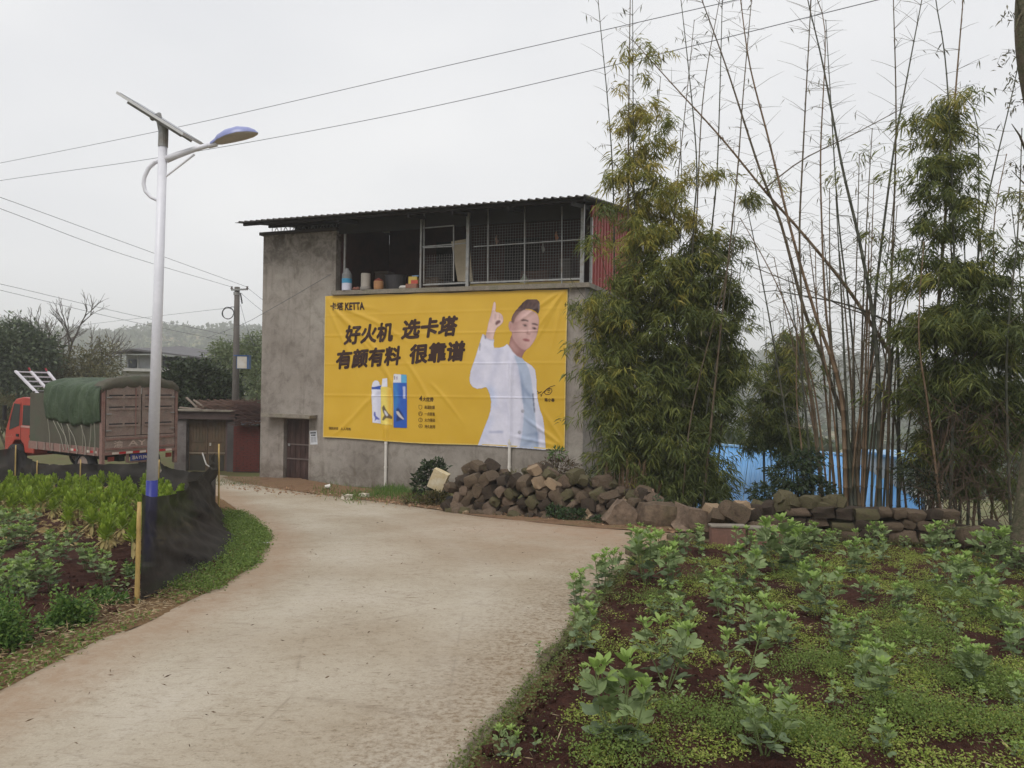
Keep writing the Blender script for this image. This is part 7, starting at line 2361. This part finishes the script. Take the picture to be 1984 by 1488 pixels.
def bean_plan(seed, stems):
    r_ = random.Random(seed)
    st, lv = [], []
    for s in range(stems):
        a = 6.283 * s / stems + r_.gauss(0, .4)
        sp = r_.uniform(.07, .19) if stems > 1 else .02
        h = .46 * r_.uniform(.75, 1.05)
        foot = Vector((.02 * math.cos(a), .02 * math.sin(a), -.03))
        tip = Vector((sp * math.cos(a) + r_.gauss(0, .02), sp * math.sin(a) + r_.gauss(0, .02), h))
        mid = foot.lerp(tip, .5) + Vector((math.cos(a), math.sin(a), 0)) * .02
        st.append((foot, mid, tip))
        n = r_.randint(7, 9)
        th = r_.uniform(0, 6.28)
        for k in range(n):
            f = .22 + .76 * k / (n - 1)
            p = foot.lerp(mid, f * 2) if f < .5 else mid.lerp(tip, f * 2 - 1)
            th += 2.6 + r_.gauss(0, .3)
            kind = 'old' if f < .45 else ('mid' if f < .85 else 'new')
            el = -.15 + f * 1.0 + r_.gauss(0, .15)
            sc = (1.15 if f < .6 else 1.05 if f < .85 else .9) * r_.uniform(.85, 1.2)
            M = Matrix.Translation(p) @ Matrix.Rotation(th, 4, 'Z') @ Matrix.Rotation(-el, 4, 'Y') @ Matrix.Rotation(r_.gauss(0, .35), 4, 'X') @ Matrix.Scale(sc, 4)
            lv.append((kind, r_.randint(0, 4), M))
        for k in range(5):
            th += 1.26
            M = Matrix.Translation(tip) @ Matrix.Rotation(th, 4, 'Z') @ Matrix.Rotation(-r_.uniform(.5, 1.15), 4, 'Y') @ Matrix.Scale(r_.uniform(.75, 1.05), 4)
            lv.append(('new', r_.randint(0, 4), M))
    return st, lv
def stem_mesh(st):
    mb = MB()
    for f, m_, t_ in st:
        mb.tube([f, m_, t_], [.006, .005, .003], 5, False)
    me = mb.mesh('stems', fix=False)
    me.materials.append(m_b_stem)
    return me
plans = [bean_plan(100 + k, n) for k, n in enumerate((1, 2, 3, 4, 5, 3, 2))]
stems_me = [stem_mesh(p[0]) for p in plans]
joined = []
for st, lv in plans:
    V, F_, MI = [], [], []
    for kind, k, M in lv:
        mb, me = leaf_vars[kind][k]
        n = len(V)
        V += [tuple(M @ Vector(q)) for q in mb.v]
        F_ += [tuple(i + n for i in f) for f in mb.f]
        MI += [('old', 'mid', 'new').index(kind)] * len(mb.f)
    me = bpy.data.meshes.new('leaves')
    me.from_pydata(V, [], F_)
    for mm in (m_b_old, m_b_mid, m_b_new): me.materials.append(mm)
    me.polygons.foreach_set('material_index', MI)
    me.polygons.foreach_set('use_smooth', [True] * len(F_))
    joined.append(me)
rp = random.Random(77)
def bean(p, h, var_, label, group, separate=False, wide=1.0):
    o = thing('bean_plant', label, 'bean plant', p, rp.uniform(0, 6.28), group)
    s = h / .46
    o.scale = (s * wide, s * wide, s)
    link('stems', stems_me[var_], None, o)
    if separate:
        for kind, k, M in plans[var_][1]:
            q = bpy.data.objects.new('leaf', leaf_vars[kind][k][1])
            C.objects.link(q)
            q.parent = o
            q.matrix_local = M
    else:
        link('leaves', joined[var_], None, o)
    return o
ZR = 1.797
def rz_(x, y): return (880 + x / ZR, 1020 + y / ZR)
GR = 'broad bean plants in the right bed'
named = [(570, 800, 285, 4, 'largest broad bean plant, broad grey green clump nearest the lane at the bottom'), (1080, 800, 190, 3, 'bean plant at the bottom centre of the right bed, second in the front row'), (1500, 800, 120, 2, 'low bean plant at the bottom edge, third in the front row'),
         (740, 560, 200, 3, 'tall bean plant behind the largest one, on bare red soil'), (990, 600, 200, 1, 'single stemmed bean plant right of the tall one on bare soil'), (1470, 630, 175, 3, 'wide spreading bean plant with drooping leaves right of the middle'),
         (1040, 440, 170, 2, 'bean plant with light tip in the middle of the bed'), (440, 450, 150, 2, 'bean plant leaning over the lane edge beside bare soil'), (440, 610, 100, 0, 'small thin bean sprout left of the tall plant on bare soil'), (1140, 440, 130, 3, 'bushy bean plant just right of the middle plant'),
         (180, 830, 110, 2, 'small bean plant in the bottom left corner of the bed by the lane'), (275, 800, 75, 0, 'smallest bean sprout beside the bottom corner plant'), (1820, 570, 140, 4, 'bushy bean plant with fine weeds at its foot near the right edge'), (1965, 440, 170, 2, 'tall bean plant cut by the right edge of the picture'),
         (670, 200, 160, 4, 'bushy bean plant at the lane corner beside the broken kerb'), (1130, 180, 180, 4, 'dense tall bean plant in the back row right of the reddish slabs')]
for x, y, h, va, lb in named:
    g0 = G(*rz_(x, y))
    bean(g0 + Vector((0, 0, .02)), 1.02 * h / ZR * g0.y / FPX, va, lb, GR, g0.y < 6.2, 1.1 if va > 2 else 1.0)
more = [(1340, 460, 120, 3), (750, 225, 140, 3), (1010, 245, 150, 3), (1200, 160, 150, 4), (1270, 325, 165, 3), (1400, 185, 120, 3), (1470, 100, 95, 3), (1690, 215, 115, 2), (1770, 245, 130, 3), (1670, 120, 115, 3), (1870, 175, 150, 4), (1960, 165, 90, 3),
        (1850, 330, 150, 3), (1600, 400, 105, 2), (1550, 300, 90, 3), (1770, 530, 100, 2), (1960, 840, 70, 2), (520, 235, 125, 3), (550, 175, 85, 2), (480, 340, 95, 2), (430, 285, 110, 3), (740, 325, 110, 1), (930, 320, 115, 2), (1420, 545, 130, 2),
        (1300, 100, 70, 3), (850, 105, 85, 1), (800, 125, 95, 2), (1000, 110, 95, 2), (980, 300, 80, 2), (1240, 250, 90, 3), (1560, 200, 60, 1), (700, 330, 70, 2), (1380, 430, 90, 2), (1920, 120, 100, 3), (2030, 260, 120, 3), (2080, 600, 150, 3), (2060, 120, 100, 3), (1090, 110, 100, 3), (1240, 90, 90, 4), (640, 100, 90, 3), (700, 120, 90, 2), (620, 430, 60, 0), (1640, 470, 60, 1), (300, 480, 60, 0)]
def ordn(k):
    return '%d%s' % (k, 'th' if 10 <= k % 100 <= 20 else {1: 'st', 2: 'nd', 3: 'rd'}.get(k % 10, 'th'))
rq = random.Random(9)
for row_, (ry, rh) in enumerate(((75, 85), (135, 100), (205, 110), (285, 110), (375, 115), (480, 120), (650, 130))):
    for k in range(12):
        x_ = 700 + k * 165 + rq.uniform(-55, 55) + row_ * 20
        y_ = ry + rq.uniform(-14, 14)
        if min(math.hypot((x_ - q[0]) / 1.6, (y_ - q[1]) / .8) for q in more + [n_[:4] for n_ in named]) > 34:
            more.append((x_, y_, rh * rq.uniform(.5, 1.0), rq.choice([0, 1, 1, 2, 3])))
more.sort(key=lambda q: -q[1])
seen_ = {}
for x, y, h, va in more:
    g0 = G(*rz_(x, y))
    far_ = y < 200
    zone = 'lane' if x <= 600 else 'far' if y < 260 else 'mid'
    seen_[zone] = seen_.get(zone, 0) + 1
    lb = {'far': 'broad bean plant in the far rows near the stone wall, %s from the front',
          'mid': 'broad bean plant among weeds in the middle of the right bed, %s from the front',
          'lane': 'broad bean plant along the lane edge of the right bed, %s from the front'}[zone] % ordn(seen_[zone])
    bean(g0 + Vector((0, 0, .02)), h / ZR * g0.y / FPX, va, lb, GR + (', far rows' if x > 600 and y < 260 else ', middle rows' if x > 600 else ', lane edge'), g0.y < 5.0, 1.02)
# left bed beans
ZL = 3.382
for kk, (x, y, h, va) in enumerate(sorted(((100, 560, 150, 3), (60, 660, 150, 4), (330, 690, 140, 3), (400, 750, 140, 3), (560, 790, 150, 4), (640, 830, 140, 3), (690, 900, 150, 3), (120, 900, 190, 4), (220, 950, 180, 4), (330, 930, 170, 3), (60, 990, 180, 4), (190, 1010, 120, 3), (250, 800, 150, 3), (-40, 800, 170, 4), (-20, 950, 180, 3), (480, 640, 120, 2), (160, 640, 150, 4), (20, 520, 130, 3), (200, 520, 120, 3), (-60, 640, 150, 3), (840, 860, 90, 2), (800, 960, 90, 1)), key=lambda q: -q[1])):
    g0 = G(x / ZL, 880 + y / ZL)
    bean(g0 + Vector((0, 0, .06)), h / ZL * g0.y / FPX, va, 'grey green broad bean plant in the left bed, %s from the front' % ordn(kk + 1), 'broad bean plants in the left bed', False, 1.15)

# ================================================================== LEAF VEGETABLES OF THE LEFT BED
m_let = leafy('bright_leaf_vegetable', [srgb(112, 134, 44), srgb(138, 160, 56), srgb(164, 182, 78)], .5, .3)
m_wilt = leafy('withered_leaf', [srgb(150, 136, 84), srgb(176, 160, 110), srgb(128, 112, 74)], .7, .25)
m_lst = plain('pale_vegetable_stem', srgb(150, 160, 96), .6)
let_vars = []
for k in range(6):
    r_ = random.Random(300 + k)
    V, F_, V2, F2 = [], [], [], []
    h = r_.uniform(.28, .36)
    for i in range(40):
        f = i / 39
        a = i * 2.4 + r_.gauss(0, .2)
        el = .35 + 1.0 * f
        d = Vector((math.cos(a) * math.cos(el), math.sin(a) * math.cos(el), math.sin(el)))
        L = r_.uniform(.09, .145) * (1.0 - .3 * f)
        leaflet(V, F_, Vector((math.cos(a) * .012, math.sin(a) * .012, h * (.45 + .55 * f))), d, Vector((0, 0, 1)) if abs(d.z) < .95 else Vector((1, 0, 0)), L, L * r_.uniform(.38, .52), r_.uniform(-.5, .1))
    for i in range(14):
        a = r_.uniform(0, 6.28)
        el = r_.uniform(-1.2, -.4)
        d = Vector((math.cos(a) * math.cos(el), math.sin(a) * math.cos(el), math.sin(el)))
        leaflet(V2, F2, Vector((math.cos(a) * .015, math.sin(a) * .015, h * r_.uniform(.2, .5))), d, Vector((0, 0, 1)), r_.uniform(.1, .16), .04, .2)
    m1 = MB().add(V, F_).mesh('leaves', fix=False); m1.materials.append(m_let)
    m2 = MB().add(V2, F2).mesh('withered_leaves', fix=False); m2.materials.append(m_wilt)
    for m_ in (m1, m2): m_.polygons.foreach_set('use_smooth', [True] * len(m_.polygons))
    m3 = MB().tube([(0, 0, -.04), (.005, .004, h * .6), (0, 0, h)], [.016, .014, .008], 6).mesh('stalk', fix=False); m3.materials.append(m_lst)
    let_vars.append((m1, m2, m3))
cnt = 0
nrow = 0
yrow = 9.2
while yrow < 17.9:
    x = left_edge(yrow) - (1.55 if yrow < 10.5 else 1.15 if yrow < 14.5 else 1.3)
    lim = -.80 * yrow
    nrow += 1
    kin = 0
    while x > lim:
        p = Vector((x + rp.gauss(0, .06), yrow + rp.gauss(0, .07), 0))
        p.z = gz(p.x, p.y) + .06
        sx = (p.x / p.y) * FPX + 992
        if not (yrow < 12.6 and sx < 130 + rp.uniform(-40, 60) + (60 if yrow < 10 else 0)):
            mm = let_vars[rp.randint(0, 5)]
            far_ = yrow > 14
            kin += 1
            o = thing('leaf_vegetable', 'bright green leaf vegetable, %s from the net in the %s row from the front' % (ordn(kin), ordn(nrow)), 'vegetable', p, rp.uniform(0, 6.28), 'leaf vegetables of the left bed')
            s = rp.uniform(.9, 1.25)
            o.scale = (s, s, s * rp.uniform(.9, 1.12))
            for nm, me in zip(('leaves', 'withered_leaves', 'stalk'), mm):
                link(nm, me, None, o)
            cnt += 1
        x -= rp.uniform(.29, .40)
    yrow += .38
# dark feathery herb bushes close to the lane
m_herb = leafy('dark_herb_leaf', [srgb(60, 88, 44), srgb(78, 108, 54), srgb(100, 130, 64), srgb(124, 148, 70)], .5, .3)
def herb(label, px, py, w, h, n, seed):
    g0 = G(px, py); g0.z += .05
    o = thing('herb_bush', label, 'herb', g0)
    r_ = np.random.default_rng(seed)
    u = r_.normal(size=(n, 3)); u /= np.linalg.norm(u, axis=1, keepdims=True)
    u[:, 2] = np.abs(u[:, 2])
    lump = .62 + .42 * np.sin(u[:, :1] * 5.1 + seed) * np.cos(u[:, 1:2] * 4.3 + seed * 2) + .18 * r_.normal(size=(n, 1))
    pos = u * (r_.uniform(.15, 1.05, (n, 1)) ** .6) * np.clip(lump, .25, 1.25) * [w * 1.25, w * 1.25, h * 1.15]
    L_ = r_.uniform(.015, .05, n)
    V, F_ = cards(pos, u + r_.normal(0, .8, u.shape) + [0, 0, .3], L_, L_ * .45, .2, r_)
    link('leaves', arr_mesh('leaves', V, F_), m_herb, o)['kind'] = 'stuff'
    mb = MB()
    for k in range(24):
        q = Vector(pos[r_.integers(n)])
        mb.tube([(0, 0, -.03), q * .5 + Vector((0, 0, .03)), q], [.004, .003, .0015], 4, False)
    part('stems', mb, m_b_stem, o)
herb('round dark green herb bush on bare soil near the lane', 130, 1222, .19, .27, 3600, 1)
herb('dark green herb bush cut by the left edge of the picture', -5, 1270, .26, .42, 5200, 2)
herb('small light green seedling cluster near the bamboo stake', 220, 1180, .13, .09, 700, 3)
herb('low green herb between beans and stake', 262, 1120, .12, .16, 900, 4)
herb('second small seedling cluster left of the stake foot', 190, 1165, .12, .08, 500, 5)

# ================================================================== GROUND COVER
def cover(name, label, cat, pts, cols, leaf, n_per, h, mat_rough=.55, trans=.3, up=.6):
    """tiny sprigs: each point gets a tuft of small leaves"""
    pts = np.array(pts)
    c_ = np.repeat(pts, n_per, 0)
    m = len(c_)
    off = rng.normal(0, 1, (m, 3)) * [leaf * 1.3, leaf * 1.3, 0]
    off[:, 2] = rng.random(m) * h * np.repeat(rng.uniform(.4, 1.2, len(pts)), n_per)
    d_ = rng.normal(0, 1, (m, 3)); d_[:, 2] = np.abs(d_[:, 2]) * up
    L_ = rng.uniform(.6, 1.3, m) * leaf
    V, F_ = cards(c_ + off, d_, L_, L_ * .48, .15)
    o = link(name, arr_mesh(name, V, F_), leafy(name + '_leaf', [srgb(*c) for c in cols], mat_rough, trans))
    return setp(o, label, cat, kind='stuff')
def bed_z(x, y): return gz(x, y) + .04 + clod(x, y, 5) - .035
pts = []
while len(pts) < 18500:
    y = 2.6 + (11.3 - 2.6) * rng.random() ** 1.5
    x = right_edge(y) + (3.3 + .62 * y - right_edge(y)) * rng.random()
    if x > .68 * y + 1.9: continue
    d = x - right_edge(y)
    k = noise.noise(Vector((x * 1.3, y * 1.1, 3))) + .8 * noise.noise(Vector((x * 3.5, y * 3.2, 6)))
    if k + .18 * min(d - 1.2, 1.2) < rng.uniform(.0, .2): continue
    pts.append((x, y, bed_z(x, y)))
cover('chickweed', 'low bright green weeds carpeting the soil between the bean plants', 'weeds', pts, [(108, 128, 56), (136, 154, 68), (158, 170, 84), (168, 170, 96)], .018, 10, .055)
# taller feathery weed clumps round some bean plants
pts = []
for x, y in ((1820, 560), (1740, 520), (1900, 600), (1600, 420), (1450, 420), (1560, 330), (1870, 340), (1000, 690), (820, 690), (1330, 520), (1480, 680), (1230, 520), (880, 200), (700, 260), (1200, 200), (1660, 420), (1700, 250), (1780, 280), (1100, 730), (1650, 700), (560, 840), (1900, 760), (1250, 740)):
    g0 = G(*rz_(x, y))
    for _ in range(260):
        q = rng.normal(0, .13, 2)
        pts.append((g0.x + q[0] * 1.3, g0.y + q[1], bed_z(g0.x + q[0] * 1.3, g0.y + q[1]) + max(0, .07 - .3 * abs(q[0])) * rng.random()))
cover('feathery_weeds', 'taller feathery green weed clumps round the bean plants', 'weeds', pts, [(92, 114, 54), (112, 132, 66), (132, 148, 80)], .017, 8, .10, up=1.2)
pts = []
while len(pts) < 3700:
    y = rng.uniform(3.5, 14)
    d = abs(rng.normal(.06, .16)) if y < 7 else rng.uniform(-.02, .55)
    if y < 7.2 and (rng.random() < .88 or noise.noise(Vector((y * 1.6, 3, 0))) < -.05): continue
    x = left_edge(y) - d
    pts.append((x, y, gz(x, y) + .03))
cover('verge_weeds', 'strip of small green weeds between the lane and the black net', 'weeds', pts, [(88, 112, 54), (108, 130, 62), (128, 146, 76)], .030, 8, .09)
pts = []
while len(pts) < 1500:
    y = rng.uniform(3.0, 11.5)
    x = right_edge(y) + abs(rng.normal(0, .10))
    pts.append((x, y, gz(x, y) + .02))
cover('rim_weeds', 'sparse weeds along the right edge of the lane slab', 'weeds', pts, [(84, 96, 52), (104, 118, 62), (124, 126, 80)], .02, 6, .06)
# grass blades along the house wall
def blades(name, label, spots, cols, h):
    n = len(spots)
    pos = np.array(spots)
    d_ = rng.normal(0, .45, (n, 3)); d_[:, 2] = 1
    L_ = rng.uniform(.5, 1.2, n) * h
    V, F_ = cards(pos, d_, L_, np.maximum(.006, L_ * .05), .12)
    setp(link(name, arr_mesh(name, V, F_), leafy(name + '_blade', [srgb(*c) for c in cols], .6, .3)), label, 'grass', kind='stuff')
sp_ = []
while len(sp_) < 7000:
    px, py = rng.uniform(430, 880), rng.uniform(938, 992)
    lo = 938 + (px - 500) * .07; hi_ = 950 + (px - 500) * .105
    if not lo < py < hi_: continue
    if rng.random() < (.65 if px < 640 else .1): continue
    g0 = G(px, py)
    sp_.append((g0.x, g0.y, gz(g0.x, g0.y) - .02))
blades('verge_grass', 'thin dull grass along the foot of the house wall', sp_, [(86, 92, 50), (104, 106, 58), (120, 108, 68)], .14)
sp_ = []
for cx, cy, n, sx in ((735, 962, 900, 22), (770, 960, 1100, 22), (805, 968, 800, 22), (690, 965, 400, 25), (640, 955, 200, 25)):
    for _ in range(n):
        g0 = G(rng.normal(cx, sx * .6), cy + rng.normal(0, 6))
        sp_.append((g0.x, g0.y, gz(g0.x, g0.y) - .02))
blades('grass_tufts', 'lush bright green grass tufts below the left rain pipe', sp_, [(70, 98, 44), (90, 118, 54), (110, 136, 66)], .26)
sp_ = []
for _ in range(1500):
    x_ = rng.uniform(.1, SL); g0 = S0 + sdir * x_
    if noise.noise(Vector((x_ * 1.7, 5, 0))) < .0: continue
    if rng.random() < .5: q = Vector((g0.x, g0.y, gz(g0.x, g0.y) + ptop(x_ / SL) + .02)) + snor * rng.uniform(.2, .8)
    else: q = Vector((g0.x, g0.y, gz(g0.x, g0.y) + .03)) - snor * rng.uniform(.1, .32)
    sp_.append(tuple(q))
blades('heap_weeds', 'thin grass and weeds growing on top and at the foot of the stone heap', sp_, [(84, 94, 50), (108, 106, 62), (126, 112, 76)], .17)
sp_ = []
for _ in range(900):
    g0 = W0 + wd * rng.uniform(-.8, WL + .8)
    sp_.append((g0.x + rng.normal(0, .03), g0.y - rng.uniform(-.05, .2), gz(g0.x, g0.y)))
blades('wall_weeds', 'dull grass along the foot of the low dry stone wall', sp_, [(78, 82, 48), (104, 94, 60)], .16)
sp_ = []
for _ in range(1300):
    g0 = G(rng.uniform(415, 505), rng.uniform(928, 944))
    sp_.append((g0.x, g0.y, gz(g0.x, g0.y) - .02))
blades('gate_grass', 'low grass in front of the gateway and brick wall', sp_, [(80, 94, 48), (100, 112, 58)], .16)
# dirt verge under the stones and the wall
def strip(name, inner, outer, n, m_, z_):
    V, F_ = [], []
    for i in range(n + 1):
        y = 12.2 + (23.6 - 12.2) * i / n
        for k in range(7):
            w = k / 6
            a_ = lerp_tab(RE, y) - .25; c_ = a_ + 2.2
            x = a_ + (c_ - a_) * w
            V.append((x, y, gz(x, y) + z_ + .05 * w + .02 * noise.noise(Vector((x * 3, y * 3, 0)))))
    for i in range(n):
        for k in range(6):
            F_.append((i * 7 + k, i * 7 + k + 1, (i + 1) * 7 + k + 1, (i + 1) * 7 + k))
    return setp(link(name, MB().add(V, F_).mesh(name, fix=False), m_, sm=True), kind='structure')
m_verge = weathered('leaf_strewn_dirt', [srgb(104, 78, 58), srgb(126, 98, 74), srgb(112, 96, 66)], 3, .95, 30, .35, .5)
strip('dirt_verge', None, None, 90, m_verge, .052)
# dry straw, dead leaves and clods lying about
def litter(name, label, pts, cols, L0, w0, cat='litter'):
    n = len(pts)
    d_ = rng.normal(0, 1, (n, 3)); d_[:, 2] *= .22
    L_ = rng.uniform(.4, 1.4, n) * L0
    V, F_ = cards(np.array(pts), d_, L_, np.maximum(L_ * w0, .003), .02)
    setp(link(name, arr_mesh(name, V, F_), leafy(name + '_mat', [srgb(*c) for c in cols], .8, .1)), label, cat, kind='stuff')
pts = []
for _ in range(1100):
    y = 2.8 + 5.8 * rng.random() ** 1.2
    x = right_edge(y) + rng.uniform(.03, 3.5 + .4 * y)
    pts.append((x, y, bed_z(x, y) + .012))
for _ in range(3600):
    y = rng.uniform(3.0, 8.2); d = abs(rng.normal(.06, .34)) + .03
    x = left_edge(y) - d
    pts.append((x, y, gz(x, y) + .05 + (.04 + clod(x, y, 5)) * smooth(.05, .75, d)))
litter('straw_litter', 'pale dry straw and dead leaves scattered over the soil', pts, [(150, 128, 92), (176, 156, 120), (128, 104, 78), (190, 176, 146)], .07, .10)
pts = []
for _ in range(1600):
    px = rng.uniform(440, 1330)
    py = 946 + (px - 440) * .098 + rng.normal(0, 4)
    g0 = G(px, py)
    pts.append((g0.x, g0.y, gz(g0.x, g0.y) + .075))
litter('leaf_litter', 'fallen brown leaves along the far edge of the lane', pts, [(146, 112, 84), (170, 140, 110), (116, 84, 62), (188, 168, 140)], .07, .35)
pts = []
for _ in range(1500):
    y = rng.uniform(9.5, 15); d = rng.uniform(.9, 5)
    x = left_edge(y) - d
    pts.append((x, y, gz(x, y) + .09 + clod(x, y, 5)))
litter('dead_leaves', 'pale withered leaves lying between the leaf vegetables', pts, [(170, 150, 104), (150, 128, 84), (190, 174, 130)], .10, .28)
pts = []
for _ in range(260):
    y = rng.uniform(3.4, 13); a_, c_ = left_edge(y), right_edge(y)
    x = a_ + (c_ - a_) * rng.random()
    pts.append((x, y, gz(x, y) + .062))
litter('lane_specks', 'small twigs and leaf crumbs lying on the concrete lane', pts, [(86, 70, 54), (120, 100, 78), (70, 58, 48)], .035, .2)
# clods
cl_me = [stone_mesh('clods', 1, 1, 1, 70 + k, m_soil, .25, .5) for k in range(1)]
vv = np.array([v_.co[:] for v_ in cl_me[0].vertices]); ff = np.array([p.vertices[:] for p in cl_me[0].polygons])
VV, FF = [], []
for i in range(2600):
    y = 2.9 + 6 * rng.random() ** 1.3
    if rng.random() < .6:
        x = right_edge(y) + .1 + abs(rng.normal(0, .9)); zz = bed_z(x, y)
    else:
        x = left_edge(y) - .35 - abs(rng.normal(0, .7)); zz = gz(x, y) + .04 + clod(x, y, 5)
    s = rng.uniform(.005, .016) * (1.9 if rng.random() < .12 else 1)
    a_ = rng.uniform(0, 6.28)
    rot = np.array([[math.cos(a_), -math.sin(a_), 0], [math.sin(a_), math.cos(a_), 0], [0, 0, 1]])
    VV.append((vv * s * rng.uniform(.55, 1.45, 3)) @ rot.T + [x, y, zz + s * .1]); FF.append(ff + i * len(vv))
me = arr_mesh('soil_clods', np.concatenate(VV), np.concatenate(FF), {'soil': np.ones(2600 * len(vv))})
setp(link('soil_clods', me, m_soil, sm=True), 'crumbled red brown soil clods on both beds', 'soil', kind='stuff')
# small litter things
def at_ground(px, py, up=.06):
    g0 = G(px, py); g0.z = gz(g0.x, g0.y) + up; return g0
p = at_ground(634, 953, .08)
o = thing('paper_cup', 'white paper cup lying in the grass below the notice', 'cup', p, .4)
part('cup_body', MB().tube([(-.06, 0, .05), (.06, 0, .06)], [.04, .055], 14), plain('white_paper', srgb(216, 214, 206), .7), o)
part('cup_rim', MB().tube([(.06, 0, .06), (.068, 0, .061)], [.06, .06], 14), plain('white_paper_rim', srgb(222, 220, 214), .7), o)
p = at_ground(511, 1062, .065)
o = thing('plastic_strip', 'thin white strip lying on the lane beside the green weeds', 'litter', p, .1)
part('strip_sheet', MB().prism([(-.07, 0), (.07, .005), (.07, .011), (.0, .016), (-.07, .006)], -.012, .012), plain('white_strip', srgb(206, 204, 206), .5), o)
for (px, py), lb in (((672, 972), 'crumpled pale wrapper at the lane edge, left one'), ((706, 968), 'crumpled pale wrapper at the lane edge, right one')):
    p = at_ground(px, py, .10)
    me = stone_mesh('wrapper', .10, .06, .045, px, plain('pale_wrapper_%d' % px, srgb(196, 188, 172), .6), .4, .3)
    o = link('wrapper', me); o.location = p
    setp(o, lb, 'litter')
p = at_ground(872, 985, .06)
o = thing('rubber_boot_piece', 'dark round rubber lump at the left foot of the stone heap', 'rubber', p)
part('rubber_body', MB().lathe([(.10, -.05), (.13, .04), (.11, .14), (.05, .19)], n=14), m_rub, o)

# ================================================================== HAZE
hz = MB().box(-1700, 1700, -200, 1620, -20, 58)
m_hz = bpy.data.materials.new('pale_air')
m_hz.use_nodes = True
t = m_hz.node_tree
t.nodes.clear()
out = t.nodes.new('ShaderNodeOutputMaterial')
pv = t.nodes.new('ShaderNodeVolumePrincipled')
pv.inputs['Color'].default_value = (.95, .96, .98, 1)
pv.inputs['Density'].default_value = .00115
pv.inputs['Anisotropy'].default_value = 0.0
t.links.new(pv.outputs[0], out.inputs['Volume'])
o = part('haze', hz, m_hz, None)
o['kind'] = 'stuff'
o['label'] = 'pale misty air over the whole valley'
